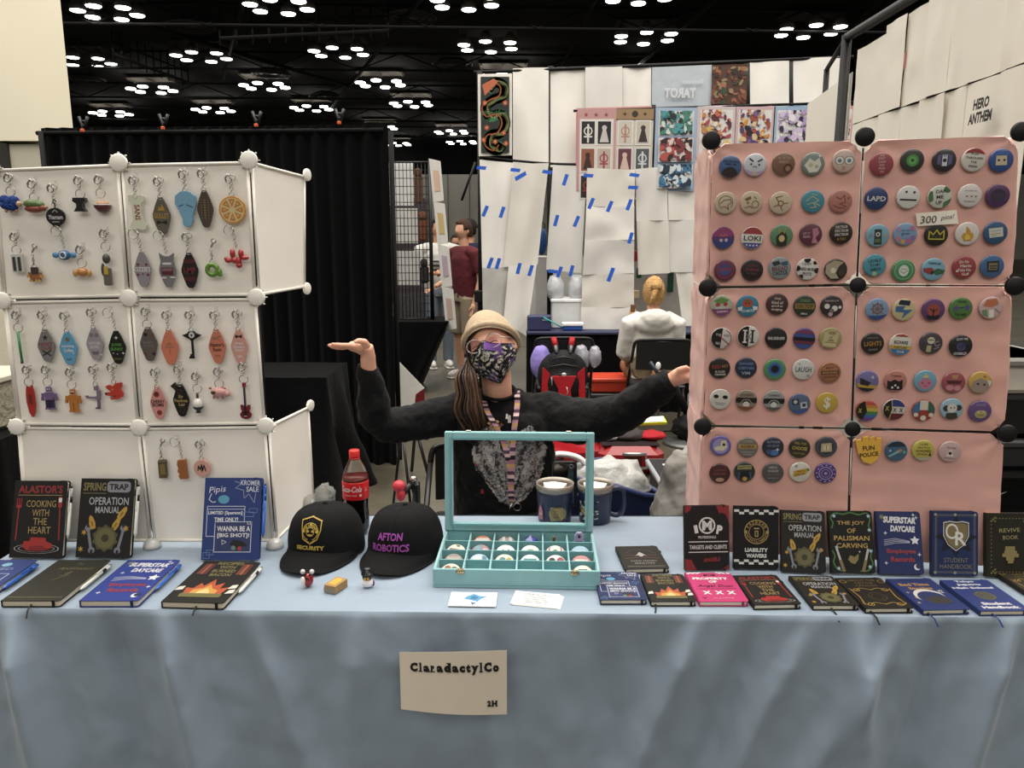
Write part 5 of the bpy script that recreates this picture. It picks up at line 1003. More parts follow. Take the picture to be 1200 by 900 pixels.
# ================================================================== KEYCHAINS
CH = M('b9b6b0', .22, metal=1, var=.1)
_cl = {}
def clasp_mesh(kind):
    if kind in _cl: return _cl[kind]
    b = B(CH)
    # lobster clasp, short chain; origin at the ring bottom; extends up .05
    if kind == 0:
        b.ring((0, -.002, .0), .0058, .0009, 'y', 12, 5)
        for i in range(4): b.ring((0 + .001 * (i % 2), -.003, .009 + i * .0062), .0042, .0009, ('x', 'y')[i % 2], 9, 4)
        b.ring((-.004, -.004, .037), .008, .0016, 'y', 12, 6); b.tube([(-.010, -.004, .03), (-.012, -.004, .04), (-.006, -.004, .05), (.001, -.004, .045)], [.0022, .0026, .0022, .0012], 6)
        b.ring((.006, -.004, .042), .007, .001, 'y', 12, 5)
    elif kind == 1:
        b.ring((0, -.002, .008), .0115, .001, 'y', 18, 5)
        for i in range(2): b.ring((0, -.003, .022 + i * .006), .004, .0009, ('x', 'y')[i % 2], 9, 4)
        b.ring((-.002, -.004, .04), .0085, .0018, 'y', 12, 6); b.tube([(-.01, -.004, .032), (-.011, -.004, .042), (-.004, -.004, .053), (.004, -.004, .048)], [.002, .0026, .002, .0012], 6); b.ring((.006, -.005, .043), .006, .0012, 'y', 10, 5)
    elif kind == 2:
        for i in range(7): b.ring((-.0005 * i, -.003, .003 + i * .0052), .0035, .0008, ('x', 'y')[i % 2], 8, 4)
        b.ring((-.016, -.003, .044), .0125, .001, 'y', 20, 5); b.tube([(-.004, -.003, .038), (-.003, -.003, .046), (-.006, -.003, .05)], [.0014, .002, .0012], 6)
    elif kind == 3:
        b.ring((0, -.002, .0), .0058, .0009, 'y', 12, 5); b.tube([(0, -.003, .005), (.001, -.003, .034)], [.0012, .0012], 5)
        for i in range(4): b.ring((0, -.003, .009 + i * .007), .0035, .0008, ('x', 'y')[i % 2], 8, 4)
        b.tube([(.0, -.004, .036), (.006, -.004, .046), (.012, -.004, .054)], [.002, .0028, .0016], 6); b.ring((.008, -.004, .052), .006, .0013, 'y', 10, 5)
    _cl[kind] = b.mesh('clasp'); return _cl[kind]
hookm = B(M('dcd9d2', .2, coat=.5)).box((-.006, 0, -.007), (.006, .002, .009), .001).tube([(0, -.0, -.002), (0, -.006, -.003), (0, -.007, .003)], .0012, 6).mesh('hook')
PX_M = .00213   # metres per photo pixel at the panel
def keychain(px, py, topy, kind, lab, grp, body, ops=None, prints=None, depth=.004):
    """px,py centre of the charm, topy image y of the charm's top, body(b) draws in px units (y down) around the centre"""
    c = PY(px, py, LY - .012); e = empty('keychain', c); tag(e, lab, 'keychain', grp)
    body(e)
    if ops:
        a = Art(PX_M, 0, 0, -1, eps=.00005, z0=depth + .0002); draw(a, ops); p = a.build('print', e); p.rotation_euler = (pi / 2, 0, 0)
    top = (py - topy) * PX_M
    if kind is not None:
        k = bpy.data.objects.new('clasp', clasp_mesh(kind)); finish(k, '', e); k.location = (0, -.0015, top + .001)
        h = bpy.data.objects.new('hook', hookm); finish(h, '', e); h.location = (-.014 if kind == 2 else 0, .0105, top + .053)
    return e
def flat(col, pts, depth=.004, rough=.35, name='tag', coat=.3, emit=0, trans=0):
    def f(e):
        o = B(M(ink_tone(col, .92, .1), rough, coat=coat, trans=trans)).prism([(x * PX_M, -y * PX_M) for x, y in pts], 0, depth, bev=.0008).build(name, e); o.rotation_euler = (pi / 2, 0, 0)
    return f
def oval(w=11, h=21.5, flat_=.33):
    pts = []
    for i in range(28):
        t = 2 * pi * i / 28; cx, sy = sin(t), -cos(t)
        pts.append((w * (abs(cx) ** .9) * (1 if cx >= 0 else -1), h * sy * (1 - .0 * abs(cx))))
    return pts
def motel(w=10.5, h=22):   # classic motel key fob
    return [(-2.5, -h), (2.5, -h), (w * .62, -h * .62), (w, -h * .1), (w, h * .1), (w * .72, h * .55), (w * .45, h * .9), (w * .2, h), (-w * .2, h), (-w * .45, h * .9), (-w * .72, h * .55), (-w, h * .1), (-w, -h * .1), (-w * .62, -h * .62)]
def multi(*fs):
    def f(e):
        for g in fs: g(e)
    return f
def solid(col, name, build, rough=.4, coat=.3, **k):
    def f(e): b = B(M(ink_tone(col, .9, .12), rough, coat=coat, **k)); build(b); o = b.build(name, e)
    return f
p_ = PX_M
K1 = 'keychains on the upper left white panel'; K2 = 'keychains on the upper right white panel'; K3 = 'keychains on the middle left white panel'; K4 = 'keychains on the middle right white panel'; K5 = 'keychains on the lower right white panel'
E = lambda b, x, y, rx, ry, rz=None: b.ell((x * p_, -.006, -y * p_), (rx * p_, (rz or min(rx, ry)) * p_, ry * p_), 14, 9)
# upper left panel
keychain(15, 239, 229, 1, 'keychain with a curly royal blue woolly animal charm', K1, multi(
    solid('27489c', 'fleece', lambda b: [E(b, -2 + 6 * cos(i * .9), -1 + 4 * sin(i * 1.7), 5.5, 5.5) for i in range(9)], .8, 0, bump=.6, bs=200), solid('d8b088', 'face', lambda b: E(b, 9, 0, 3.6, 3.6, 4)), solid('c9986a', 'feet', lambda b: [E(b, x, 8, 1.8, 2.2) for x in (-7, -1, 5)])))
keychain(42, 242, 236, 1, 'keychain with a green topped crimson crawling animal charm', K1, multi(
    solid('5f7a3e', 'back_shell', lambda b: [E(b, -2, -3, 11, 5, 5), E(b, 6, -2, 6, 4)]), solid('93402f', 'body', lambda b: [E(b, 0, 3, 12, 4.5, 5), E(b, 9, 2, 5, 4)]), solid('c98a58', 'nose', lambda b: E(b, 13, 1, 2.6, 2.2))))
keychain(66, 254, 240, 0, 'keychain with a round black lettered pendant on a long loop', K1, multi(
    flat('141314', [(11.5 * sin(i * pi / 12), 10.5 * -cos(i * pi / 12) + (1.5 if abs(i - 12) < 2 else 0)) for i in range(24)]), solid('141314', 'stem', lambda b: b.tube([(0, -.002, .02), (0, -.002, .034)], .0018, 6).ring((0, -.002, .037), .004, .0015, 'y', 12, 5))),
    [('t', 'e8e6e2', 'Yharnam', 0, .5, 5, 17), ('l', 'b8b4b0', [(-3, -5), (0, -8), (3, -5)], 1), ('l', 'b8b4b0', [(-4, 6), (4, 6)], 1)])
keychain(96, 240, 232, 1, 'keychain with a small black anvil charm', K1, multi(
    flat('131314', [(-7, -8), (7, -8), (8, -4), (3.5, -1), (3.5, 3), (7, 8), (-7, 8), (-3.5, 3), (-3.5, -1), (-8, -4)], .014, name='anvil')))

keychain(120, 241, 231, 1, 'keychain with a dark red bowl of cream food charm', K1, multi(
    solid('6a2c28', 'bowl', lambda b: b.lathe([(.004, -.018), (.012, -.014), (.0195, -.004), (.0205, .002), (.019, .002), (.0, .001)], 20)), solid('d8a878', 'noodles', lambda b: [b.ell((.008 * cos(i), .007 * sin(i), .005), (.009, .008, .006), 10, 6) for i in range(6)]), solid('e4ddd4', 'rim', lambda b: b.ring((0, 0, .002), .0195, .0018, 'z', 20, 6))))
keychain(22, 308, 297, 1, 'keychain with a clear square block holding two dark bars', K1, multi(
    flat('d3d2cc', [(-7, -11), (7, -11), (7, 11), (-7, 11)], .006), solid('3a3a3a', 'bar', lambda b: b.box((-.010, -.009, -.02), (-.004, -.006, .015)).box((.003, -.009, -.02), (.009, -.006, .015)))))
def pix(name, col, cells, s=2.0, depth=.005, dx=0, dy=0):
    def f(e):
        b = B(M(col, .45, coat=.2))
        for x0, y0, x1, y1 in cells: b.box(((x0 * s + dx) * p_, -depth, -(y1 * s + dy) * p_), ((x1 * s + dx) * p_, 0, -(y0 * s + dy) * p_))
        b.build(name, e)
    return f
keychain(42, 321, 313, 3, 'keychain with a brown and amber blocky animal charm', K1, multi(
    pix('body', '8a5a34', [(-3, 0, 3, 3), (-4, -1, -3, 2), (3, -1, 4, 2), (-3, 3, -1, 4.4), (1, 3, 3, 4.4)]), pix('head', '3c2a24', [(-2, -4, 2, 0)], depth=.006), pix('paw', 'b98a48', [(-4.6, .5, -3, 2.2), (3, .5, 4.6, 2.2), (-3.4, 3.4, -1.4, 4.6), (1.4, 3.4, 3.4, 4.6)], depth=.0065)))
keychain(77, 299, 292, 2, 'keychain with a blue wrapped candy charm', K1, multi(
    solid('2f6ca6', 'candy', lambda b: E(b, 0, 0, 7.5, 6, 5)), solid('4f90c8', 'wrapper_end', lambda b: [b.prism([(s * 6 * p_, -2 * p_), (s * 15 * p_, -6 * p_), (s * 13 * p_, 0), (s * 15 * p_, 5 * p_), (s * 6 * p_, 2 * p_)], -.003, .003).v for s in ()] or [E(b, s * 10.5, 0, 4, 3.5 + 1 * 0, 2) for s in (-1, 1)]), solid('e4e4e0', 'swirl', lambda b: b.ring((.002, -.017, 0), .0075, .0018, 'y', 14, 5))))
keychain(98, 319, 312, 1, 'keychain with a translucent amber wrapped candy charm', K1, multi(
    solid('c98438', 'candy', lambda b: E(b, 0, 0, 6.5, 5.5, 5), .15, .6), solid('d8a058', 'wrapper_end', lambda b: [E(b, s * 8.5, 1, 3, 4.5, 2) for s in (-1, 1)], .15, .6)))
keychain(127, 314, 293, 1, 'keychain with a tall grey brown figure charm holding a yellow panel', K1, multi(
    solid('6a6258', 'body', lambda b: b.box((-.0095, -.012, -.044), (.0095, 0, .0), .002)), solid('4c453e', 'head', lambda b: [E(b, 0, -11, 4.5, 6, 4), E(b, -5, 2, 2, 8, 3)]), solid('c9a834', 'panel', lambda b: b.box((-.005, -.0135, -.016), (.005, -.0118, .004)))))
# upper right panel
keychain(161, 249, 231, 0, 'keychain with a pale glowing bone charm lettered in red', K2, flat('d9dcc4', [(-9, -20), (-6, -21), (0, -19), (6, -21), (10, -19), (10, -14), (6, -10), (5.5, 0), (7, 10), (11, 15), (9, 20), (5, 21), (0, 19), (-6, 21), (-9, 18), (-8, 13), (-5, 9), (-5.5, 0), (-5, -9), (-9, -14)]),
    [('t', 'a83a34', 'SANS', 1, 0, 6.5, 18, 90)])
keychain(190, 253, 232, 0, 'keychain with an olive grey diamond tag, gold flame and black bow', K2, flat('5f594c', motel(10.5, 21.5)), [('p', 'c9962c', [(-4, -6), (-2, -11), (0, -8), (1, -14), (4, -8), (5, -6)]), ('t', 'c9962c', 'GULLET', 0, 0, 6, 18), ('p', '1b1a19', [(-6, 5), (-6, 10), (0, 8), (6, 10), (6, 5), (0, 7)])])
keychain(219, 245, 224, 0, 'keychain with a large plain light blue bulb shaped charm', K2, flat('74a8c8', [(0, -21), (6, -20), (12, -15), (13, -7), (9, 4), (7, 8), (7, 14), (4, 20), (-2, 21), (-5, 18), (-5, 12), (-8, 4), (-13, -6), (-12, -15), (-6, -20)], .006), [('l', '2c4a6c', [(-8, -3), (-3, -5)], 1), ('l', '2c4a6c', [(1, -5), (8, -2)], 1)], depth=.006)
keychain(241, 245, 223, 0, 'keychain with a dark brown oval tag ruled with tan columns', K2, flat('4c4032', motel(9.5, 21.5)), [('r', '8a7048', -4 + 0, 0, 1.2, 22), ('r', '8a7048', 0, 0, 2.5, 22), ('r', '8a7048', 4, 0, 1.2, 22)] + [('r', '2f271e', 0, -9 + i * 3, 11, .8) for i in range(7)])
keychain(273, 246, 229, 0, 'keychain with a round orange slice charm', K2, flat('d8922c', [(16 * cos(i * pi / 16), 16 * sin(i * pi / 16)) for i in range(32)], .005), [('d', 'f0d898', 0, 0, 14.2)] + [('p', 'e08a28', [(3 * cos(t), 3 * sin(t)), (12.5 * cos(t - .3), 12.5 * sin(t - .3)), (13 * cos(t), 13 * sin(t)), (12.5 * cos(t + .3), 12.5 * sin(t + .3))]) for t in [i * pi / 4 for i in range(8)]] + [('p', 'f0c080', [(7 * cos(t), 7 * sin(t)), (10.5 * cos(t - .15), 10.5 * sin(t - .15)), (10.5 * cos(t + .15), 10.5 * sin(t + .15))]) for t in [i * pi / 4 for i in range(8)]], depth=.005)
keychain(168, 316, 295, 2, 'keychain with a lilac grey tag, white word and four red dots', K2, flat('938a92', motel(10, 21)), [('t', 'f0ece8', "OZZIE'S", 0, -.5, 5.5, 19)] + [('d', '7a2c3c', x, y, 1.6) for x, y in ((-5, -6), (5, -6), (-6, 6), (6, 6))] + [('d', '4a3c48', 0, 5, 1)])
keychain(197, 317, 297, 2, 'keychain with a grey cat eared tag with white bones and red centre', K2, flat('77767a', [(-9, -21), (-3, -17), (3, -17), (9, -21), (7.5, -11), (10, -2), (10, 3), (6, 14), (3, 20), (-3, 20), (-6, 14), (-10, 3), (-10, -2), (-7.5, -11)]), [('p', 'ece8e4', [(-6, -10), (-5, -7), (5, -7), (6, -10), (4, -8), (-4, -8)]), ('r', 'ece8e4', 0, -8.5, 9, 2), ('r', '6a2028', 0, 1, 14, 9), ('t', 'c9a0a0', 'GOOD BOY', 0, -1, 3, 12), ('r', 'ece8e4', -5, 8.5, 6, 1.6), ('r', 'ece8e4', 6, 8, 6, 1.6)])
keychain(223, 317, 296, 0, 'keychain with a black tag crossed by dark red stripes and letters', K2, flat('1b1416', motel(10, 21)), [('r', '5a1620', 0, -11, 13, 5), ('r', '5a1620', 0, 10, 13, 5), ('t', '8e2430', 'I-MP', 0, 0, 8, 14)])
keychain(250, 316, 307, 3, 'keychain with a translucent green fish charm', K2, solid('6a9a2c', 'fish', lambda b: [b.ring((0, -.006, 0), .013, .0065, 'y', 16, 8), E(b, 8, 3, 3.5, 5, 2.5), E(b, 9, 6, 3, 2.5, 2)], .15, .6))
keychain(278, 301, 291, 2, 'keychain with a glossy red balloon animal charm', K2, solid('c02c2e', 'balloon', lambda b: [b.ell((x * p_, -.008, -y * p_), (rx * p_, .007, ry * p_), 12, 8) for x, y, rx, ry in ((-4, -4, 3.4, 6), (-9, 4, 5, 3.4), (-2, 4, 4, 4), (3, 5, 3.4, 6), (6, -4, 3.4, 5.5), (10, 1, 5.5, 3), (3, 10, 4, 3.4), (-12, 2, 2.4, 2.4))], .12, .7))
# middle left panel
keychain(25, 407, 387, 1, 'keychain with a slim green glowing rod charm', K3, multi(solid('3f9a58', 'blade', lambda b: b.tube([(-.002, -.004, .042), (0, -.004, -.034)], .0032, 10), .3), solid('2c3c30', 'hilt', lambda b: b.tube([(0, -.004, -.034), (0, -.004, -.042)], .0036, 10))))
keychain(55, 405, 386, 0, 'keychain with a grey tag, black leaf and red word', K3, flat('807e7c', motel(10.5, 20)), [('s', '1c1b1b', 0, -10, 4.5, 5, .3), ('t', 'a02c34', 'HOST', 0, -2, 4.5, 16), ('t', 'a02c34', 'CLUB', 0, 3, 4, 14), ('l', '2a2829', [(-5, 12), (5, 6)], 1.6), ('l', '2a2829', [(5, 12), (-5, 6)], 1.6)])
keychain(81, 408, 387, 0, 'keychain with a sky blue tag with white words and brown sun', K3, flat('5ea2cc', motel(10.8, 20.5)), [('s', '8a7a48', 0, -11, 3.5, 8, .6), ('t', 'f4f4f2', 'Latching', 0, -2.5, 4, 15), ('t', 'f4f4f2', 'Coffee', 0, 2.5, 4, 12), ('a', '5a7484', 0, 11, 3, 1.6, 20, 160), ('d', 'f4f4f2', 6, 6, .8)])
keychain(112, 403, 383, 0, 'keychain with a mauve grey tag with faint white lines', K3, flat('a0979c', motel(10.3, 20)), [('d', '857c84', -3, -11, 2.5), ('d', '857c84', 3, -11, 2.5), ('t', 'e8e4e6', 'WITHER', 0, -1, 3.6, 15), ('t', 'e8e4e6', 'BOWL', 0, 3.5, 3.6, 11), ('p', '7a7078', [(-5, 9), (5, 9), (3, 13), (-3, 13)]), ('d', 'f4f2f2', 7, 13, 1)])
keychain(138, 407, 386, 2, 'keychain with a black tag with white stars and green word', K3, flat('181712', motel(10.3, 20.5)), [('s', 'f0eeea', 0, -12, 2.6, 4), ('t', '5fae3c', 'JUNK', 0, -3, 4.4, 13), ('t', '5fae3c', 'BUNNY', 0, 2, 4, 15), ('s', 'f0eeea', 7, 7, 2, 4), ('s', 'f0eeea', -5, 7, 1.2, 4), ('d', 'f0eeea', 0, 8, .6), ('r', '5c5230', 0, 14, 9, 2.5)])
keychain(37, 469, 450, 1, 'keychain with a red surfboard shaped charm', K3, flat('b52c2a', [(-3.5, -20), (-1, -17), (1, -17), (3.5, -20), (5.5, -6), (5.5, 6), (4, 15), (1.5, 21), (-1, 21), (-3.5, 15), (-5.5, 2), (-5.3, -8)], .004), [('p', '8a2322', [(-2, -8), (2, -8), (2.5, 6), (-2, 4)])])
def blockman(col, col2, side=False, hat=None):
    cells = [(-1.6, -8, 1.6, -5), (-2.6, -4.6, 2.6, 0), (-4.6, -4, -2.6, -1.5), (2.6, -4, 4.6, -1.5), (-5, -1.6, -3.6, .6), (3.6, -1.6, 5, .6)]
    return multi(pix('torso', col, cells), pix('leg', col2, [(-2.6, 0, -.2, 5.2)]), pix('leg', col2, [(.2, 0, 2.6, 5.2)]), pix('shoe', col, [(-3, 5.2, -.2, 6.2), (.2, 5.2, 3.4, 6.2)], depth=.006), pix('eye', 'd9d6d0', [(-.9, -7, -.3, -6.4), (.4, -7, 1, -6.4)], depth=.0056))
keychain(59, 468, 450, 1, 'keychain with a purple blocky figure charm in dark trousers', K3, blockman('6c587e', '2a2040'))
keychain(87, 471, 453, 1, 'keychain with an orange brown blocky figure charm', K3, multi(blockman('ab6c2e', 'ab6c2e'), pix('mouth', '2c1c10', [(-1, -6, 1, -5.4)], depth=.0058)))
keychain(114, 466, 449, 0, 'keychain with a mauve sideways figure charm reaching left', K3, multi(pix('torso', '77687c', [(-1, -7.5, 1.6, -4.8), (.4, -4.8, 2.8, -1), (-.6, -1, 2.4, 1)]), pix('arm', '77687c', [(-6.4, -.8, .6, .4), (-7, -1.4, -5, -.7)], depth=.0045), pix('leg', '6a5c70', [(.2, 1, 1.8, 6.6), (-1.2, 6, 1.6, 7)])))
keychain(135, 458, 447, 0, 'keychain with a jagged red fox head charm', K3, multi(flat('c8392c', [(-11, -6), (-6, -8), (-2, -6), (3, -10), (10, -11), (10, -5), (7, -3), (11, 2), (10, 7), (4, 10), (-5, 11), (-6, 9), (0, 7), (-8, 6), (-12, 5), (-11, 2), (-4, 1), (-9, -3)], .005)), [('d', '141212', -10.5, 3, 1.4), ('d', 'e8c050', -2, -2, 1), ('l', '1c1412', [(-6, 7.5), (2, 6)], .8)], depth=.005)
# middle right panel
keychain(175, 403, 383, 1, 'keychain with a taupe tag with a dark heart and red corners', K4, flat('615651', motel(10.5, 21)), [('p', '1c1817', [(-6, -12), (-3, -14), (0, -12), (-3, -9)]), ('d', '8a3a34', 6, -11, 1.6), ('t', '8d837c', 'DAISY', 0, -2, 3, 13), ('t', '8d837c', 'MOTEL', 0, 2, 3, 13), ('d', '8a3a34', -5, 12, 2), ('p', '1c1817', [(3, 11), (6, 10), (8, 12), (6, 15)])])
keychain(199.5, 407, 386, 0, 'keychain with a plain salmon orange tag with a faint tree', K4, flat('d7795c', motel(10.5, 21.5)), [('l', 'b8705c', [(0, -6), (0, 8)], 1), ('l', 'b8705c', [(-4, -2), (0, -6), (4, -2)], 1), ('l', 'a08068', [(-6, 0), (6, 0)], .8)])
keychain(226, 403, 386, 0, 'keychain with a long black winged key charm', K4, multi(flat('141213', [(-12, -11), (-6, -13), (-3, -16), (3, -16), (6, -13), (12, -11), (7, -8), (3, -6), (1.3, -4), (1.3, 18), (-1.3, 18), (-5, 18), (-5, 16), (-3.5, 15), (-3.5, 12.5), (-1.3, 12.5), (-1.3, -4), (-3, -6), (-7, -8)], .004)), [('d', 'e6e2de', 0, -11, 3.6), ('p', '141213', [(-1.6, -12), (1.6, -12), (0, -8.5)])])
keychain(255, 406, 386, 0, 'keychain with a salmon tag lettered in black script', K4, flat('d2785f', motel(10.3, 21)), [('t', '1d1517', "Alastor's", 0, -2.5, 5, 17), ('t', '1d1517', 'Room', 0, 3.5, 5, 10), ('l', '8f7a5a', [(-5, -9), (5, -13)], 1), ('l', '8f7a5a', [(-5, -12), (4, -8)], .8), ('t', '9a6a48', '666', 0, 11, 3, 6)])
keychain(281, 406, 385, 0, 'keychain with a pale pink tag with a black bow and white writing', K4, flat('d79a8e', motel(10.3, 21)), [('p', '191516', [(-4, -15), (-4, -10), (0, -12), (4, -10), (4, -15), (0, -13)]), ('t', 'f6efec', 'Angel', 0, -4, 3.6, 10), ('t', 'f6efec', "Dust's", 0, 0, 3.6, 13), ('t', 'f6efec', 'Room', 0, 4, 3.6, 10), ('t', 'f6efec', 'xxx', 0, 12, 2.6, 6)])
keychain(186, 472, 452, 0, 'keychain with a pink tag with two red circles and black word', K4, flat('d9918a', motel(9.8, 20.5)), [('d', '9c2c30', -1, -11, 3.6), ('d', '6a1c20', -1, -11, 1.6), ('d', '9c2c30', 1, 12, 3.2), ('t', '161214', 'CHERRY', 0, -2, 4.5, 17), ('t', '161214', 'BOMB', 0, 2.5, 4, 14)])
keychain(213, 469, 449, 0, 'keychain with a black tag wearing a tiny tilted hat, gold script', K4, multi(flat('14110f', motel(10, 20.5)), flat('2a1a16', [(-12, -18), (-6, -23), (-2, -18), (-3, -14), (-6, -12), (-8, -15)], .006, name='tiny_hat')), [('t', 'c8a860', 'Sir', 0, -5, 4, 6), ('t', 'c8a860', 'Pentious', 0, 0, 4.2, 16), ('t', 'c8a860', 'Lair', 1, 5, 4, 8), ('a', '5c5240', -1, -11, 3, .5), ('a', '5c5240', 1, 12, 3.2, .5)])
keychain(233, 472, 458, 1, 'keychain with a white egg charm with a dark base', K4, multi(solid('ece7dd', 'shell', lambda b: E(b, 0, 1, 6.5, 7.5, 6.5), .3), solid('27302c', 'base', lambda b: b.lathe([(.004, -.026), (.008, -.024), (.004, -.02), (.012, -.013), (.0135, -.008)], 16, (0, -.006, 0))), solid('5a2424', 'cap', lambda b: b.tube([(0, -.006, .014), (0, -.006, .028)], .0035, 8))))
keychain(258, 459, 453, 1, 'keychain with a small pink flying pig charm', K4, multi(solid('dc9c94', 'body', lambda b: [E(b, 0, 0, 11, 6, 6), E(b, 9, 2, 4.5, 4, 4), E(b, 12, 3, 2, 2, 2)]), solid('c88078', 'leg', lambda b: [E(b, x, 6.5, 1.6, 2.4, 1.6) for x in (-7, -3, 4)]), solid('b05a58', 'ear', lambda b: [E(b, 5, -4, 3.5, 2.5, 2), E(b, -11, -5, 2, 1.6, 1.4)]), solid('3a2424', 'patch', lambda b: b.ell((-.011, -.017, .001), (.007, .003, .004)))))
keychain(288, 475, 446, 1, 'keychain with a crimson electric guitar charm', K4, multi(flat('7c1826', [(-3, -1), (-1.2, 2), (1.2, 2), (3, -1), (6, -1), (6, 4), (4.5, 7), (7.5, 11), (6, 15), (2, 17), (-2, 17), (-6, 15), (-7.5, 11), (-4.5, 7), (-6, 4), (-6, -1)], .005, name='guitar_body'), flat('23171a', [(-1, -24), (1, -24), (1, 6), (-1, 6)], .0065, name='neck'), flat('8a2230', [(-2.2, -29), (2.2, -29), (2, -23), (-2, -23)], .006, name='headstock')), [('s', '16090c', 0, 9, 5, 5, .4), ('r', 'c9c5c0', 0, 13, 4, 1)], depth=.0068)
# lower right panel
keychain(191, 549, 537, 3, 'keychain with a mossy brown wooden block charm', K5, multi(solid('6a5a3c', 'block', lambda b: b.at(Matrix.Rotation(.35, 4, 'Z')).box((-.0105, -.012, -.024), (.0105, .006, .024), .0015), .8, 0, bump=.5, bs=160), solid('8a7440', 'face_panel', lambda b: b.at(Matrix.Rotation(.35, 4, 'Z')).box((-.006, -.0128, -.014), (.006, -.012, .014)))))
keychain(215, 549, 535, 2, 'keychain with a bitten caramel brown bar charm', K5, flat('a5622f', [(-5, -12), (5, -13), (6, 12), (-3, 13), (-5, 9), (-3.5, 6), (-6, 3), (-4.5, -2), (-6, -6)], .01, .5))
keychain(237.5, 548, 536, 0, 'keychain with a round blush pink charm with a black mark', K5, flat('dfa898', [(10.5 * cos(i * pi / 12), 11 * sin(i * pi / 12)) for i in range(24)], .006), [('l', '1c1416', [(-5, 3), (-4, -3), (-2, 2), (0, -5), (1, 3), (3, -4), (5, 4)], 1.4), ('l', '1c1416', [(0, -5), (0, 5)], 1)], depth=.006)
# ================================================================== NOTEBOOKS
GOLD = 'b89a58'; RED = 'b02c2c'; WHT = 'e8e6e2'
def cv_cook(a):
    a.text('a02a2a', "ALASTOR'S", 50, 16, 15, 84, .03, rot=0); a.line(GOLD, [(8, 27), (92, 27)], 1)
    for t, y, w in (('COOKING', 43, 56), ('WITH', 60, 32), ('THE', 76, 26), ('HEART', 92, 42)): a.text(GOLD, t, 53, y, 12.5, w, .0)
    for s, x in ((1, 11), (-1, 89)):
        a.line(RED, [(x, 50), (x - 2 * s, 110)], 2.2)
        if s == 1:
            for d in (-4, 0, 4): a.line(RED, [(x + d, 33), (x + d, 46)], 1.6)
            a.rect(RED, x, 48, 10, 5)
        else: a.rect(RED, x, 40, 7, 20); a.rect('efeae4', x, 36, 6, 8)
    a.arc('cfcac2', 50, 126, 42, 1.4, ry=9); a.arc('cfcac2', 50, 126, 34, 1.2, ry=6)
    a.poly('b82a24', [(22, 122), (26, 112), (36, 112), (38, 105), (66, 106), (68, 113), (78, 116), (80, 124), (62, 130), (34, 130)]); a.poly('8e1f1c', [(34, 130), (36, 122), (60, 120), (70, 126), (62, 130)])
def cv_manual(a):
    a.text('8c8048', 'SPRING', 26, 15, 15, 42, .02); a.poly('8f9098', roundrect(49, 5, 93, 25, 6)); a.text('1a1a1c', 'TRAP', 71, 15, 11, 36, .04); a.line('8c8048', [(5, 27), (48, 27)], 1)
    a.text('b8b8ba', 'OPERATION', 54, 41, 14, 74, .01); a.text('b8b8ba', 'MANUAL', 53, 57, 12, 46, .01)
    for s in (1, -1):
        x = 52 - 33 * s; a.line('7f828c', [(x, 92), (x + 8 * s, 128)], 5)
        for y, xx in ((90, x), (130, x + 9 * s)): a.disc('7f828c', xx, y, 6); a.poly('1c1a18', [(xx - 2.5, y - 1), (xx + 2.5, y - 1), (xx + 2.5, y + (-8 if y < 100 else 8)), (xx - 2.5, y + (-8 if y < 100 else 8))])
    for (x, y, r) in ((26, 82, -18), (80, 64, 32), (70, 84, 25)):
        c, s_ = cos(radians(r)), sin(radians(r)); a.poly('c89a30', [(x + px * c - py * s_, y + px * s_ + py * c) for px, py in ((-4, 10), (-6, 0), (-3, -12), (0, -16), (4, -12), (6, 0), (4, 10))]); a.rect('8a6a20', x, y, 3, 9, r)
    a.star('59532f', 52, 108, 25, 10, .82); a.disc('6f683c', 52, 108, 18); a.disc('3c3820', 52, 108, 7)
    for x, y in ((8, 128), (90, 90), (12, 98)): a.star('c89a30', x, y, 6, 6, .4)
def cv_pipis(a):
    a.text('d8dcea', 'Pipis', 22, 22, 14, 30, 0, .2, rot=-6); a.disc('4fa4c8', 34, 38, 10, 7.5); a.line('d8dcea', [(12, 28), (8, 38), (14, 43), (20, 42)], 1.4)
    a.line('8c96b8', [(52, 6), (64, 10), (54, 18), (68, 22), (70, 36), (78, 28), (88, 44), (90, 26)], 1.2); a.text('d8dcea', 'KROMER', 80, 9, 9, 34, .01, rot=2); a.text('d8dcea', 'SALE', 84, 20, 9, 22, .01)
    a.box('c9cfe4', 6, 50, 72, 102, 1.2); a.line('c9cfe4', [(6, 55), (72, 55)], 1); a.text('f0f0f4', 'LIMITED [Spamton]', 38, 62, 7.5, 60, .02); a.text('f0f0f4', 'TIME ONLY!', 40, 73, 7.5, 42, .02)
    a.rect('27356c', 53, 103, 64, 52); a.box('c9cfe4', 21, 77, 85, 129, 1.3); a.rect('27356c', 53, 79, 64, 3); a.box('e6e6f0', 78, 77, 83, 81, .8)
    a.text('f0f0f4', 'WANNA BE A', 54, 89, 9, 58, .02); a.text('f0f0f4', '[BIG SHOT]!', 54, 101, 9, 56, .02)
    a.line('c9cfe4', [(34, 108), (42, 112), (35, 116), (34, 108)], 1); a.poly('101014', [(48, 116), (54, 108), (70, 110), (80, 118), (68, 120), (64, 126), (56, 120)]); a.disc('b03038', 66, 123, 4); a.disc('6a8a80', 55, 122, 4)
    a.box('5a86c0', 70, 60, 88, 68, 1); a.box('5a86c0', 80, 54, 94, 61, 1); a.box('5a86c0', 3, 130, 14, 140, 1); a.box('5a86c0', 8, 126, 20, 134, 1)
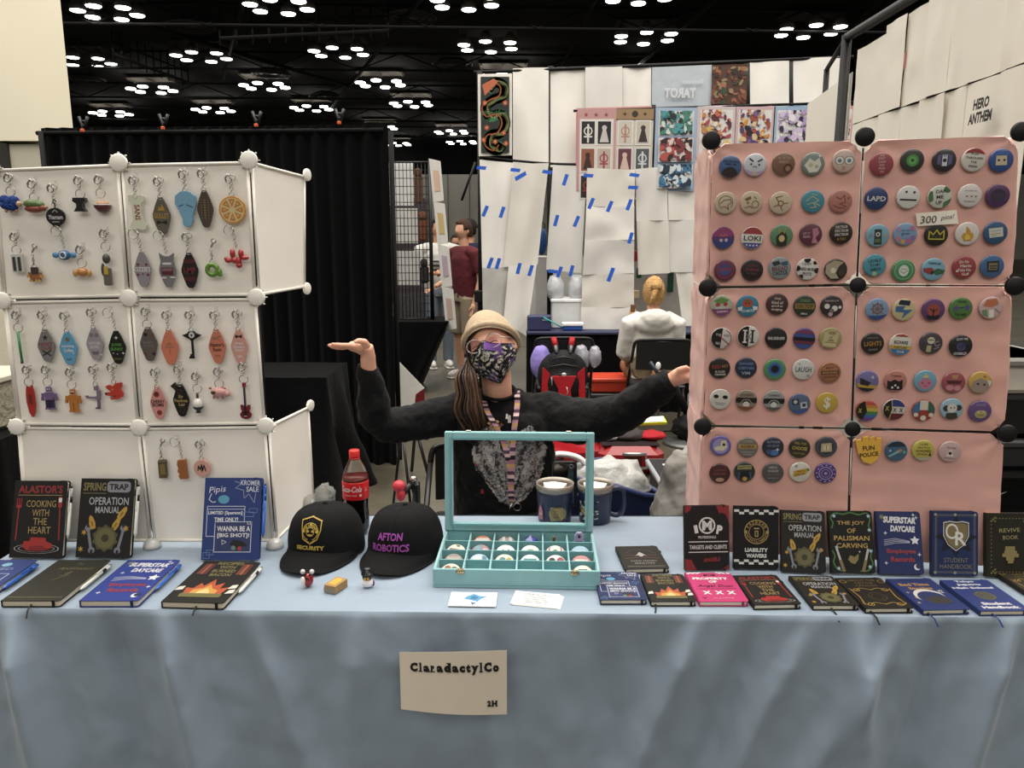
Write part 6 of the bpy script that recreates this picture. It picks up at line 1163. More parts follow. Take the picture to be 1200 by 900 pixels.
def cv_apoth(a):
    a.text('6a6040', 'The', 52, 16, 9, 14); a.text('7a6c44', 'Apothecary', 55, 34, 12, 66, 0, .3); a.text('7a6c44', 'of', 52, 50, 8, 10, 0, .3); a.line('7a6c44', [(38, 76), (50, 62), (54, 44)], 1.4); a.line('6a6040', [(40, 60), (58, 58)], 1.2); a.line('6a6040', [(4, 132), (96, 132)], 2)
def cv_day(a):
    a.star('8a8a52', 12, 13, 8, 8, .35); a.text('e9e9ee', 'SUPERSTAR', 52, 20, 15, 74, .05, .1, rot=2); a.text('e9e9ee', 'DAYCARE', 58, 40, 14, 56, .05, .1, rot=2)
    for i in range(4): a.line('c9cde0', [(14, 66 + i * 4), (40, 62 + i * 3.4), (72, 68 + i * 1.2)], 1)
    a.star('efeff2', 84, 66, 11, 5, .5); a.text('a83038', 'Employee', 52, 92, 13, 66, .04); a.text('a83038', 'Records', 54, 109, 12, 54, .04)
    for x, y in ((18, 50), (90, 14), (92, 98), (16, 118), (84, 8)): a.star('dfe2ee', x, y, 5, 4, .3)
    a.disc('e8e8ee', 85, 126, 7); a.disc('27305c', 88, 124, 6)
def cv_bacon(a):
    for s in (0, 1):
        for k in range(3): a.poly(['7a3a28', 'a8583c', '6a2c20'][k], [((8 if not s else 74) + k * 6, 10), ((13 if not s else 79) + k * 6, 10), ((12 if not s else 80) + k * 6, 48), ((7 if not s else 75) + k * 6, 48)])
    for t, y, w in (('RECIPES', 8, 46), ('WITH', 22, 28), ('BURNED', 36, 40), ('BACON', 50, 36)): a.text('8c8048', t, 50, y, 10, w, .02)
    a.poly('c8552a', [(20, 120), (16, 96), (28, 98), (34, 80), (42, 90), (52, 66), (60, 88), (72, 78), (72, 98), (86, 92), (80, 120)]); a.poly('e0a040', [(28, 120), (30, 102), (44, 98), (52, 84), (60, 98), (72, 104), (70, 120)]); a.poly('ecd080', [(38, 118), (42, 106), (52, 98), (60, 108), (60, 118)])
    a.poly('77703c', roundrect(16, 114, 84, 126, 3)); a.line('5a542c', [(20, 120), (80, 120)], 1)
    for x, y in ((7, 100), (92, 92), (94, 108)): a.poly('e4ded0', [(x - 7, y + 6), (x - 4, y - 6), (x + 5, y - 9), (x + 6, y + 3)]); 
def cv_targets(a):
    a.poly('9c2426', [(0, 0), (16, 0), (12, 10), (4, 16), (0, 14)]); a.poly('9c2426', [(70, 0), (100, 0), (100, 40), (92, 20), (84, 16), (78, 18)]); a.poly('9c2426', [(0, 118), (14, 120), (26, 143), (0, 143)]); a.poly('7c1c20', [(80, 143), (100, 130), (100, 143)])
    a.arc(WHT, 50, 44, 17, 3.5); a.text(WHT, 'M', 50, 44, 22, 22, .05); a.text(WHT, 'I', 25, 52, 18, 8, .06, rot=-10); a.text(WHT, 'P', 78, 54, 20, 13, .06, rot=10)
    a.text('d0ccc8', 'PROFESSIONALS', 50, 70, 6, 40, .03); a.line(WHT, [(8, 80), (96, 80)], 2); a.text(WHT, 'TARGETS AND CLIENTS', 52, 92, 9, 84, .02); a.line(WHT, [(8, 103), (96, 103)], 2); a.text('a02a2c', 'ANGELS', 60, 120, 9, 38, .04, rot=-4)
def check(a, y, n=9):
    for i in range(n):
        for r in (0, 1): a.rect(WHT if (i + r) % 2 == 0 else '141414', 50 / n + i * 100 / n, y + r * 5.5, 100 / n, 5.5)
def cv_waiver(a):
    check(a, 10); check(a, 124); a.arc(GOLD, 50, 58, 27, 2); a.arc(GOLD, 50, 58, 17, 1.4); a.text_arc(GOLD, 'FAZBEAR', 50, 58, 22, 6.5, 200, 340); a.text_arc(GOLD, 'ENTERTAINMENT', 50, 58, 22, 5, 175, 5, .02, True)
    a.disc(GOLD, 26, 58, 3.5); a.disc(GOLD, 74, 58, 3.5); a.rect(GOLD, 50, 50, 12, 3); a.rect(GOLD, 50, 62, 8, 14); a.rect('141414', 50, 62, 4, 9)
    a.text(WHT, 'LIABILITY', 50, 99, 9, 52, .04); a.text(WHT, 'WAIVERS', 50, 112, 9, 46, .04)
def cv_joy(a):
    V = '4f8a3c'
    a.line(V, [(p.x, p.y) for p in bz([(5, 40, 0), (9, 28, 0), (4, 16, 0), (14, 6, 0), (34, 8, 0), (50, 4, 0), (70, 9, 0), (88, 5, 0), (95, 20, 0), (91, 34, 0), (96, 46, 0)], 4)], 3)
    a.line(V, [(p.x, p.y) for p in bz([(4, 92, 0), (9, 104, 0), (5, 118, 0), (14, 134, 0), (30, 138, 0)], 4)], 3); a.line(V, [(p.x, p.y) for p in bz([(96, 90, 0), (91, 106, 0), (95, 122, 0), (84, 136, 0), (66, 138, 0)], 4)], 3)
    for x, y in ((12, 12), (92, 12), (92, 44), (14, 84), (92, 92), (16, 132), (88, 128)): a.star('88b8cc', x, y, 5, 5, .6); a.disc('dcd0d8', x, y, 1.8)
    for t, y, w in (('THE JOY', 29, 64), ('OF', 46, 20), ('PALISMAN', 63, 82), ('CARVING', 80, 72)): a.text('c8a050', t, 50, y, 11, w, .015)
    for s in (1, -1):
        x = 50 - 26 * s; a.line('c4c2bc', [(x - 10 * s, 88), (x - 3 * s, 114)], 5); a.line('8a7448', [(x - 3 * s, 114), (x + 4 * s, 138)], 7)
    a.poly('8c7c44', [(38, 112), (44, 102), (54, 106), (64, 98), (62, 112), (54, 122), (46, 120)]); a.star('e0dcd0', 66, 94, 3, 4, .3)
def cv_or(a):
    G = '8f8a78'; a.box(G, 7, 7, 93, 136, 1); a.box(G, 10, 10, 90, 133, .6)
    for x, y in ((50, 7), (50, 136), (7, 7), (93, 7), (7, 136), (93, 136)): a.disc('b0a888', x, y, 3)
    a.star('12182c', 52, 56, 46, 8, .6); sh = lambda k: [(52 + x * k, 54 + y * k) for x, y in ((-28, -30), (-14, -33), (0, -31), (14, -33), (28, -30), (28, 0), (18, 20), (0, 34), (-18, 20), (-28, 0))]
    a.poly('dcdad4', sh(1.0)); a.poly('1c2440', sh(.93)); a.poly('8d7c4c', sh(.86)); a.arc('efece6', 43, 44, 12, 3.4, ry=15); a.text('efece6', 'R', 62, 60, 30, 24, .02)
    a.text(G, 'STUDENT', 52, 108, 10, 52); a.text(G, 'HANDBOOK', 52, 122, 10, 70)
def cv_revive(a):
    D = '8c7c48'
    for i in range(9): a.rect(D, 22 + i * 7.2, 12, 2.5, 2.5); a.rect(D, 22 + i * 7.2, 132, 2.5, 2.5)
    for i in range(12): a.rect(D, 10, 26 + i * 8.6, 2.5, 2.5); a.rect(D, 90, 26 + i * 8.6, 2.5, 2.5)
    for x, y in ((14, 14), (86, 14), (14, 130), (86, 130)):
        for dx, dy in ((0, 0), (4, 4), (-4, 4), (4, -4)): a.rect(D, x + dx, y + dy, 4, 4)
    a.text('a89c68', 'REVIVE', 50, 38, 9, 46, .01, rot=-3); a.text('a89c68', 'BOOK', 52, 54, 9, 34, .01, rot=-3)
    for x0, y0, x1, y1 in ((40, 74, 62, 84), (38, 84, 66, 92), (34, 90, 70, 98), (42, 98, 60, 106), (46, 106, 58, 112)): a.rect('9c8c54', (x0 + x1) / 2, (y0 + y1) / 2, x1 - x0, y1 - y0)
def cv_prop(a):
    for i in range(6): a.disc('f0dce4', 6 + i * 5, 5 - (i % 2) * 3, 3.4); a.disc('f0dce4', 94 - i * 5, 5 - (i % 2) * 3, 3.4)
    a.poly('1c1418', [(38, 10), (38, 20), (50, 15), (62, 20), (62, 10), (50, 14)]); a.text('f4eef0', 'PROPERTY', 48, 32, 12, 76, .05); a.text('f4eef0', 'OF', 50, 48, 11, 18, .05)
    a.text('2a1018', 'Angel Dust', 50, 70, 15, 76, 0, .3); a.line('2a1018', [(8, 84), (90, 82)], 1)
    for x in (25, 50, 75): a.text('f4eef0', 'X', x, 102, 16, 18, .05)
    a.text('e8a8c0', 'no peeking', 52, 128, 7, 44, 0, .2); a.line('2a1018', [(10, 122), (14, 130), (19, 122)], 1.2)
def cv_gold(a):
    G = 'b8923c'
    for t, y, w in (('ABOUT THE', 14, 60), ('CATTLE', 27, 40), ('CATALOG', 40, 46)): a.text('7a6430', t, 50, y, 8, w, .01)
    for s in (1, -1):
        for y in (60, 126): a.line(G, [(p.x, p.y) for p in bz([(50, y, 0), (50 + 20 * s, y - 8, 0), (50 + 34 * s, y + 4, 0), (50 + 44 * s, y - 6, 0)], 5)], 2.2); a.arc(G, 50 + 30 * s, y, 6, 1.6)
        a.line(G, [(50 + 42 * s, 60), (50 + 38 * s, 92), (50 + 43 * s, 126)], 2); a.arc(G, 50 + 42 * s, 20, 7, 1.5)
    a.arc('5c4c24', 50, 92, 18, 1.4); a.arc('5c4c24', 50, 92, 12, 1)
def cv_bed(a):
    a.text('26305c', 'BLOODMOON TALES', 50, 10, 8, 74, .03); a.text('c08a3c', 'Bed Time', 46, 30, 13, 66, .05); a.text('c08a3c', 'Stories', 50, 48, 12, 52, .05); a.disc('dcdad2', 50, 84, 32); a.disc('26356c', 52, 92, 30); a.poly('3c3838', [(30, 96), (60, 82), (86, 96), (80, 116), (44, 118)])
    for x, y in ((12, 66), (18, 90), (10, 112), (86, 60)): a.star('c8b070', x, y, 5, 4, .35)
    a.text('dcdad2', 'zz', 84, 66, 10, 12)
def cv_tokyo(a):
    for t, y, w in (('Tokyo', 10, 40), ('Jujutsu', 25, 50), ('High School', 41, 84)): a.text('dcdce4', t, 46, y, 11, w, .06)
    a.disc('5c5a3e', 50, 76, 20); a.arc('27305c', 50, 76, 13, 2); a.arc('27305c', 50, 76, 6, 2); a.text('dcdce4', 'Student', 50, 112, 12, 58, .06); a.text('dcdce4', 'Handbook', 50, 128, 12, 74, .06)
def cv_witch(a):
    a.arc('6a3c38', 50, 60, 36, 1.5, 200, 340); a.line('6a3c38', [(14, 60), (86, 60)], 2); a.poly('b8b4ae', [(36, 66), (50, 40), (64, 66), (58, 60), (50, 70), (42, 60)]); a.line('8a5048', [(10, 80), (50, 72), (90, 80)], 1.6)
    a.text('a8a090', 'STRIX HAVEN', 50, 96, 7, 60, .01); a.text('a8a090', 'MINUTES', 50, 110, 7, 46, .01); a.line('7a7868', [(8, 128), (92, 128)], 3)
def cv_blue2(a):
    a.text('8a96c0', 'LIMITED', 50, 40, 10, 60); a.box('c9cfe4', 16, 60, 86, 110, 1.4); a.disc('7ab8d8', 60, 22, 8)
def book(name_lab, col, art, BL, BR, TL, mode, t=.014, pen=None, ribbon=None, rib_at=.45, pagecol='dcd4c0', asp=1.43, rib_side=1, loop=True, grp=None):
    if mode == 'flat':
        o = PZ(*BL, TZ + t); r = PZ(*BR, TZ + t); tl = PZ(*TL, TZ + t); u = r - o; W_ = u.length; v = tl - o; v = v - u * (v.dot(u) / u.dot(u)); H_ = W_ * asp
        v = v.normalized() * H_ if abs(v.length / H_ - 1) > .35 else v; H_ = v.length
    else:
        o = PZ(*BL, TZ); r = PZ(*BR, TZ); u = r - o; u.z = 0; W_ = u.length; H_ = W_ * asp
        d = ray(*TL).normalized(); oc = EYE - o; bq = d.dot(oc); cq = oc.dot(oc) - H_ * H_; D = bq * bq - cq
        tt = -bq + (sqrt(D) if D > 0 else 0); v = EYE + d * tt - o; v = (v - u * (v.dot(u) / u.dot(u))).normalized() * H_
        if v.z < H_ * cos(radians(22)): n_ = Vector((-u.y, u.x, 0)).normalized(); v = (n_ * sin(radians(11)) + Vector((0, 0, cos(radians(11))))) * H_
    m = frame(o, u, v)
    if mode != 'flat': m = Matrix.Translation(m.col[2].xyz * 0 + Vector((0, 0, t * m[2][2] + .001))) @ m
    root = empty('notebook', m); tag(root, name_lab, 'notebook', grp)
    cr = .007; cm = M(ink_tone(col, .95, .05), .6, var=.06)
    shape = roundrect(0, 0, W_, H_, cr, 4, (0, 1, 1, 0))
    B(cm).prism(shape, -.0016, 0, bev=.0005).build('front_cover', root)
    B(cm).prism(shape, -t, -t + .0016).build('back_cover', root)
    B(cm).box((-.0008, 0, -t), (.0012, H_, 0)).build('spine', root)
    pb = B(M(pagecol, .8, var=.08, vs=300)).prism(roundrect(.001, .003, W_ - .004, H_ - .003, .005, 3, (0, 1, 1, 0)), -t + .0016, -.0016); pb.build('page_block', root)
    B(M(ink_tone(col, .8, .1), .7)).box((W_ * .86, -.0008, -t - .0003), (W_ * .86 + .005, .004, .0004)).box((W_ * .86, H_ - .004, -t - .0003), (W_ * .86 + .005, H_ + .0008, .0004)).build('elastic_band', root)
    a = Art(W_ / 100, 0, H_ / W_ * 100, -1, eps=.00003, z0=.0001, rough=.5); sy = H_ / W_ * 100 / 143
    art(a)
    if abs(sy - 1) > .01: a.b.v = [Vector((p.x, H_ + (p.y - H_) * 1.0 if False else p.y * 1.0 if False else H_ - (H_ - p.y) * sy, p.z)) for p in a.b.v]
    a.build('cover_print', root)
    if loop: B(M('161618', .6)).prism([(W_ - .002, H_ * .78), (W_ + .006, H_ * .78), (W_ + .006, H_ * .86), (W_ - .002, H_ * .86)], -t * .5 - .001, -t * .5 + .001).build('pen_loop', root)
    if ribbon:
        rx = W_ * rib_at
        pts = [(rx, .01, -t * .6), (rx, -.004, -t * .7), (rx + .003 * rib_side, -.018, -t - .0), (rx + .006 * rib_side, -.03, -t - .001 - (.012 if ribbon == 2 else 0))]
        b = B(M(ink_tone(col, .9, 0), .6)); vs = []
        for p in pts: vs += [(p[0] - .002, p[1], p[2]), (p[0] + .002, p[1], p[2])]
        b.add(vs, [(i * 2, i * 2 + 1, i * 2 + 3, i * 2 + 2) for i in range(3)]); b.build('ribbon', root, solid=.0005)
    if pen:
        pc, ring, plab = pen; L_ = min(.135, H_ * .66); pm = m @ Matrix.Translation((W_ + .0065, H_ * .90, -t * .5 + .001 if mode == 'flat' else -t * .5)); pe_ = empty('pen', pm); tag(pe_, plab, 'pen')
        B(M(pc, .25, coat=.4)).lathe([(.0035, 0), (.0045, .003), (.0047, .03)], 12, ax='y').build('cap', pe_).rotation_euler = (0, 0, 0)
        b = B(M(pc, .25, coat=.4)); b.tube([(0, 0, 0), (0, -L_ * .9, 0), (0, -L_, 0)], [.0044, .0044, .0014], 12); b.build('barrel', pe_)
        B(M(ring, .3)).tube([(0, -L_ * .16, 0), (0, -L_ * .28, 0)], .0049, 12).build('grip_ring', pe_)
        B(M(pc, .3, coat=.3)).box((-.0015, -L_ * .45, .005), (.0015, -.002, .0068)).box((-.0015, -.005, .002), (.0015, 0, .0068)).build('clip', pe_)
        B(M(ring if pc != 'c9cac4' else 'b8b8b4', .3)).tube([(0, 0, 0), (0, .006, 0)], .0028, 10).build('button', pe_)
    return root
GB = 'notebooks on the blue table'
PW = ('d4d4ce', '141416'); PB = ('2f62b8', '1c3f86')
BK = '1d1b1a'; NV = '27386e'
book('large standing black notebook with red roast on a plate and red cutlery', BK, cv_cook, (11, 656), (73, 656.5), (20, 552), 'up', .016, PW + ('white pen clipped to the large black notebook with the red roast',), grp=GB)
book('large standing black notebook with wrenches around an olive cog, left side of table', BK, cv_manual, (89, 655.5), (152, 656.5), (98, 551), 'up', .016, PW + ('white pen clipped to the large black notebook with wrenches',), grp=GB)
book('large standing blue notebook with white line windows and a sky blue oval', NV, cv_pipis, (236, 659), (303, 659), (248, 555), 'up', .016, PB + ('blue pen clipped to the large standing blue notebook',), grp=GB)
book('blue notebook lying cut off by the left end of the table', NV, cv_blue2, (-92, 697), (-16, 697), (-42, 656), 'flat', .016, PB + ('blue pen beside the notebook at the left end of the table',), grp=GB)
book('large olive black notebook lying flat with faint gold script', '28261f', cv_apoth, (1, 704), (70, 704), (72, 656), 'flat', .016, PW + ('white pen beside the olive black flat notebook',), 2, .5, grp=GB)
book('large blue notebook lying flat with white brush lettering and red words', '2a3a82', cv_day, (93, 704), (162, 704), (154, 656), 'flat', .016, PB + ('blue pen beside the flat blue notebook with white stars',), None, grp=GB)
book('large black notebook lying flat with a flame between bacon strips', BK, cv_bacon, (189, 705), (262, 707), (241, 657.5), 'flat', .016, PW + ('white pen beside the large flat notebook with the flame',), 1, .55, grp=GB)
# right, standing
book('small standing black notebook with red corners and a white ring monogram', '1d1a1a', cv_targets, (803, 670), (855, 669), (802, 595), 'up', .013, loop=False, grp=GB)
book('small standing black notebook with white checkered bands and gold crest', '171616', cv_waiver, (860, 668), (912, 669), (857, 594.5), 'up', .013, loop=False, grp=GB)
book('small standing black notebook with white wrenches around an olive cog', BK, cv_manual, (916, 672), (968, 674.5), (912, 598), 'up', .013, loop=False, grp=GB)
book('small standing black notebook with green vine border and carving knives', '171816', cv_joy, (975, 674), (1026, 674.5), (968, 597.5), 'up', .013, loop=False, grp=GB)
book('small standing navy notebook with white shooting star and red words', '252e58', cv_day, (1031, 675), (1083, 676), (1023, 598.7), 'up', .013, loop=False, grp=GB)
book('small standing navy notebook with a gold and white shield', '232f56', cv_or, (1092, 676), (1146, 677), (1082, 601.5), 'up', .013, loop=False, grp=GB)
book('small standing olive black notebook with dotted border and gold pixel shape', '26231c', cv_revive, (1156, 677.5), (1209, 678), (1141, 603), 'up', .013, loop=False, grp=GB)
# right, flat
book('small dark notebook lying alone behind the others with a white peak mark', '24221e', cv_witch, (733.5, 667), (785, 666), (735, 640), 'flat', .012, grp=GB)
book('small navy notebook lying flat beside the teal tray, white window boxes', '202a50', cv_pipis, (704, 703), (759, 703), (703.5, 670), 'flat', .012, loop=False, grp=GB)
book('small black notebook lying flat with a flame between bacon strips', '1c1b19', cv_bacon, (763, 705), (816.5, 705), (761, 672.7), 'flat', .012, ribbon=1, rib_at=.1, rib_side=-1, loop=False, grp=GB)
book('small hot pink notebook lying flat with three white crosses', 'b8386a', cv_prop, (820, 705), (878, 705), (814, 671), 'flat', .012, loop=False, grp=GB)
book('small black notebook lying flat with red roast and red cutlery', '1f1c1a', cv_cook, (884, 709), (940, 708), (871.5, 674), 'flat', .012, loop=True, grp=GB)
book('small black notebook lying flat with wrenches around an olive cog', '211e1a', cv_manual, (953, 709.5), (1008, 709.5), (936, 674.8), 'flat', .012, ribbon=2, rib_at=.4, loop=False, grp=GB)
book('small black notebook lying flat with curling gold ornament border', '1e1b17', cv_gold, (1014.5, 713), (1071.7, 712.6), (992, 677), 'flat', .012, ribbon=2, rib_at=.12, loop=False, grp=GB)
book('small blue notebook lying flat with crescent moon and orange words', '243164', cv_bed, (1082, 715), (1138, 714), (1053, 678), 'flat', .012, ribbon=2, rib_at=.12, loop=False, grp=GB)
book('small royal blue notebook lying flat with bold white words and round seal', '26346c', cv_tokyo, (1149, 716), (1209, 715.5), (1113, 679.5), 'flat', .012, ribbon=2, rib_at=.25, loop=False, grp=GB)
book('dark gold edged notebook lying cut off by the right edge of the frame', '2a2618', cv_gold, (1212, 699), (1262, 698), (1180, 682), 'flat', .012, loop=False, grp=GB)

# ================================================================== CAPS
def cap_hat(px, X_, Y_, yaw, lab, artf):
    m = Matrix.Translation((X_, Y_, TZ)) @ Matrix.Rotation(yaw, 4, 'Z'); root = empty('baseball_cap', m); tag(root, lab, 'cap', 'black caps on the table')
    K = M('08080a', .9, var=.15, bump=.3, bs=400); rx, ry, h = .099, .115, .130
    def crown(u, v):
        a = 2 * pi * u; t = v * pi / 2
        x, y = sin(a), -cos(a); k = cos(t) ** .62; z = sin(t) ** .86
        f = max(0, -y); k2 = k * (1 + .03 * abs(sin(3 * a)) * k)
        z0 = .028 * f
        return (rx * x * k2, ry * y * k2 * (1 - .06 * f * (1 - v)) + .004, z0 * (1 - v) + .004 + (h - .004) * z * (1 - .05 * max(0, y)))
    b = B(K).grid(crown, 60, 16); cr = b.build('crown', root)
    bvh = BVHTree.FromPolygons([Vector(p) for p in b.v], b.f)
    def brim(u, v):
        s = u * 2 - 1; a = s * radians(72); x, y = sin(a) * rx * 1.0, -cos(a) * ry * .93 + .004
        L_ = .078 * (max(0, cos(s * pi / 2)) ** .5); zz = .028 * max(0, cos(a))
        return (x * (1 + .05 * v), y - L_ * v, .005 + zz - (.024 * v + .02 * v * abs(s) ** 2) * min(1, zz / .012 + .1) * 1.0 + .003)
    b = B(K).grid(lambda u, v: (lambda p: (p[0], p[1], max(p[2], .003)))(brim(u, v)), 40, 10); b.build('brim', root, solid=.003)
    st = B(M('1d1d1f', .8))
    for k in range(6): st.tube([Vector(crown(k / 6 + .0, v / 12)) * 1.004 for v in range(1, 13)], .0009, 4)
    for vv in (.35, .6, .85): st.tube([Vector(brim(.08 + .84 * i / 20, vv)) + Vector((0, 0, .0018)) for i in range(21)], .0005, 4)
    st.build('stitching', root)
    B(K).ell((0, .004, h + .002), (.007, .007, .004), 10, 6).build('top_button', root)
    a = Art(.0012 if artf is emb1 else .00132, 0, 12 if artf is emb1 else 14, 1, eps=.00002); artf(a); out = []
    for p in a.b.v:
        loc, n, i, d = bvh.ray_cast(Vector((p.x, -.3, p.y)), Vector((0, 1, 0))); out.append(loc + n * (.0012 + p.z) * (1 if n.y < 0 else -1) if loc else Vector((p.x, -.09, p.y)))
    a.b.v = out; a.build('embroidery', root)
def emb1(a):
    G = 'd8b23c'; sh = lambda k: [(x * k, 86 + y * k) for x, y in ((-25, 24), (-13, 28), (0, 32), (13, 28), (25, 24), (26, 4), (18, -18), (0, -30), (-18, -18), (-26, 4))]
    q_ = sh(.86); a.line(G, [(q_[i][0] + (q_[(i + 1) % 9][0] - q_[i][0]) * t / 6, q_[i][1] + (q_[(i + 1) % 9][1] - q_[i][1]) * t / 6) for i in range(9) for t in range(7)], 2); a.arc(G, 0, 86, 17, 1.4); a.text_arc(G, 'TRIDENT', 0, 85, 13, 5.5, 160, 20, .03, True); a.arc(G, 0, 86, 8.5, 1.2)
    a.disc(G, -5, 87, 2.4); a.disc(G, 5, 87, 2.4); a.rect(G, 0, 79, 9, 4); a.rect(G, 0, 100, 5, 4)
    for s in (-1, 1): a.disc(G, 15 * s, 87, 3.4); a.line(G, [(-12 * s, 69), (-2 * s, 63)], 3)
    a.text('e0bc44', 'SECURITY', 0, 52, 9.5, 62, .05)
def emb2(a): a.text('c04cc0', 'AFTON', 0, 74, 15, 52, .03, .12, rot=3); a.text('c04cc0', 'ROBOTICS', 0, 52, 15, 76, .03, .12, rot=3)
cap_hat(0, -.505, 1.975, radians(-9), 'black cap with gold shield crest embroidery above one gold word', emb1)
cap_hat(0, -.288, 1.965, radians(-15), 'black cap with two lines of magenta angular lettering', emb2)

# ================================================================== BOTTLE
bx = PZ(422, 618, TZ); r = empty('cola_bottle', (bx.x, 2.1, TZ)); tag(r, 'half drunk plastic cola bottle with red cap and red label behind the caps', 'bottle')
prof = [(.0, .004), (.024, .001), (.031, .006), (.0355, .02), (.036, .05), (.0335, .08), (.035, .105), (.0365, .125), (.0367, .16), (.0355, .172), (.030, .19), (.020, .212), (.0145, .222), (.0135, .232)]
pet = M('e8e8e6', .05, trans=1, ior=1.2, var=0); B(pet).lathe(prof, 32).build('plastic_shell', r)
B(M('120705', .08, coat=.8, var=0)).lathe([(.0, .005), (.023, .003), (.030, .008), (.0345, .02), (.035, .05), (.0325, .08), (.034, .105), (.0355, .118), (0, .118)], 32).build('cola', r)
B(M('7a2a22', .3, trans=.5)).lathe([(.0357, .118), (.0352, .162), (.034, .17), (0, .17)], 32).build('bottle_foam', r)
b = B(M('c21f22', .4)).lathe([(.0371, .108), (.0375, .11), (.0375, .157), (.0371, .159)], 32).build('label', r); bl = b
a = Art(.001, 0, 0, 1, eps=.00004); a.text('f2eeea', 'Coca-Cola', -8, 27, 17, 66, .02, .35); a.text('f2eeea', 'ORIGINAL TASTE', -8, 9, 3.6, 36, .01); a.disc('f2eeea', 21, 9, 3.6); a.rect('f2eeea', 40, 22, 8, 1); a.rect('f2eeea', 40, 19, 10, 1); a.rect('f2eeea', 40, 28, 9, 1); a.line('f2eeea', [(-40, 4), (50, 4)], .6)
a.b.v = [Vector((.0377 * sin(p.x / .0375) + 0, -.0377 * cos(p.x / .0375) - p.z, .114 + p.y)) for p in a.b.v]; a.build('label_print', bl)
B(M('d42c28', .4)).lathe([(.0148, .226), (.0150, .229), (.0150, .244), (.0135, .2465), (0, .247)], 24).build('screw_cap', r); B(M('b82420', .4)).lathe([(.0146, .220), (.0152, .222), (.0146, .225)], 24).build('tamper_ring', r)

# ================================================================== BADGE PRESS and small things near it
r = empty('badge_press', PZ(485, 612, TZ)); tag(r, 'hand lever press with a pink red ball handle behind the caps', 'press')
B(M('b9b8b4', .25, metal=.9)).box((-.045, -.03, 0), (.045, .05, .012), .003).lathe([(.028, .012), (.028, .03), (.02, .034), (0, .034)], 20, (-.02, 0, 0)).lathe([(.02, .012), (.022, .04), (.0, .042)], 20, (.03, .01, 0)).build('base', r)
B(M('151517', .4)).tube([(0, .03, .01), (.005, .03, .08), (-.005, .01, .13)], .011, 10).box((.004, -.005, .05), (.018, .03, .12), .003).build('column', r)
B(M('1a1a1c', .35)).tube([(-.005, .01, .12), (-.02, -.0, .10), (-.034, -.01, .085)], .009, 8).build('lever', r)
B(M('b8303c', .45)).ell((-.04, -.008, .115), (.02, .02, .018)).ell((-.035, -.012, .09), (.014, .014, .02)).build('ball_handle', r)
B(M('c9c6c0', .2, metal=1)).lathe([(.008, .125), (.012, .13), (.008, .14), (0, .141)], 12, (0, .01, 0)).build('top_bolt', r)
r = empty('press_rod', PY(478, 560, 2.35)); 
p0 = PY(472, 505, 2.5); p1 = PY(481, 558, 2.3); q = B(M('3a3a3c', .35, metal=.6)).tube([p0 - p0, p1 - p0], .004, 6); bpy.data.objects.remove(r); 
# crumpled clear bag and marker behind the crest cap
bg = B(M('cfcfcc', .15, trans=.75, ior=1.1, var=.02, bump=.6, bs=30)).ell((0, 0, .03), (.05, .04, .035), 28, 16, lambda d: 1 + .25 * noise.noise(d * 4)).ell((.035, .0, .06), (.03, .03, .035), 24, 14, lambda d: 1 + .35 * noise.noise(d * 5)).build('plastic_bag'); bg.location = PZ(362, 612, TZ) + Vector((0, .07, 0)); tag(bg, 'crumpled clear plastic bag behind the gold crest cap', 'bag')
b = B(M('d9d5cc', .5)).box((-.02, -.015, 0), (.02, .015, .025), .004).build('white_carton'); b.location = PZ(352, 615, TZ) + Vector((-.02, .0, 0)); tag(b, 'little white carton tucked by the clear bag', 'carton')
p = PZ(398, 606, TZ); mk = empty('marker_pen', (p.x, 2.13, TZ + .03)); tag(mk, 'black marker with a pink end lying behind the caps', 'marker'); B(M('19191b', .4)).tube([(-.045, 0, 0), (.0, 0, 0)], .012, 12).build('barrel', mk); B(M('d04468', .4)).tube([(.0, 0, 0), (.02, 0, 0)], .0135, 12).build('cap', mk); B(M('2a2a2c', .5)).box((-.04, -.012, -.029), (.01, .012, -.012), .003).build('rest', mk)

# ================================================================== TEAL TRAY BOX
TL_ = 'a4'; TEAL = M('86b2b6', .75, var=.03, vs=40, bump=.15, bs=500, sheen=.3); TEAL2 = M('6f9ea2', .8, var=.04)
o = PZ(507.5, 688, TZ); r1 = PZ(703, 691, TZ); u = (r1 - o); W_ = u.length; D_ = .262; Hh = .047
m = frame(o, u, Vector((-u.y, u.x, 0))); jb = empty('trinket_box', m); tag(jb, 'teal velvet compartment box standing open with a framed glass lid', 'box')
th = .007
B(TEAL).box((0, 0, 0), (W_, D_, .006)).build('base', jb)
for a_, c_ in (((0, 0, .006), (W_, th, Hh)), ((0, D_ - th, .006), (W_, D_, Hh)), ((0, th, .006), (th, D_ - th, Hh)), ((W_ - th, th, .006), (W_, D_ - th, Hh))): B(TEAL).box(a_, c_, .0015).build('wall', jb)
cw = (W_ - 2 * th) / 6; ch = (D_ - 2 * th) / 4
for i in range(1, 6): B(TEAL).box((th + i * cw - .0018, th, .006), (th + i * cw + .0018, D_ - th, Hh - .004)).build('divider', jb)
for i in range(1, 4): B(TEAL2).box((th, th + i * ch - .0018, .006), (W_ - th, th + i * ch + .0018, Hh - .005)).build('divider', jb)
for x in (.165, .85):
    lt = B(M('b8a888', .25, metal=1)).ell((x * W_, -.001, Hh - .006), (.011, .002, .007), 12, 8).ring((x * W_, -.003, Hh - .004), .005, .0014, 'y', 12, 5).box((x * W_ - .008, -.003, Hh - .002), (x * W_ + .008, .004, Hh + .001)).build('latch', jb)
lid_t = PY(531, 508, 1.99); 
Lz = .272; lean = radians(5)
ml = Matrix.Translation((0, D_ + .001, Hh + .001)) @ Matrix.Rotation(-lean, 4, 'X') 
fb = .022; dp = .018
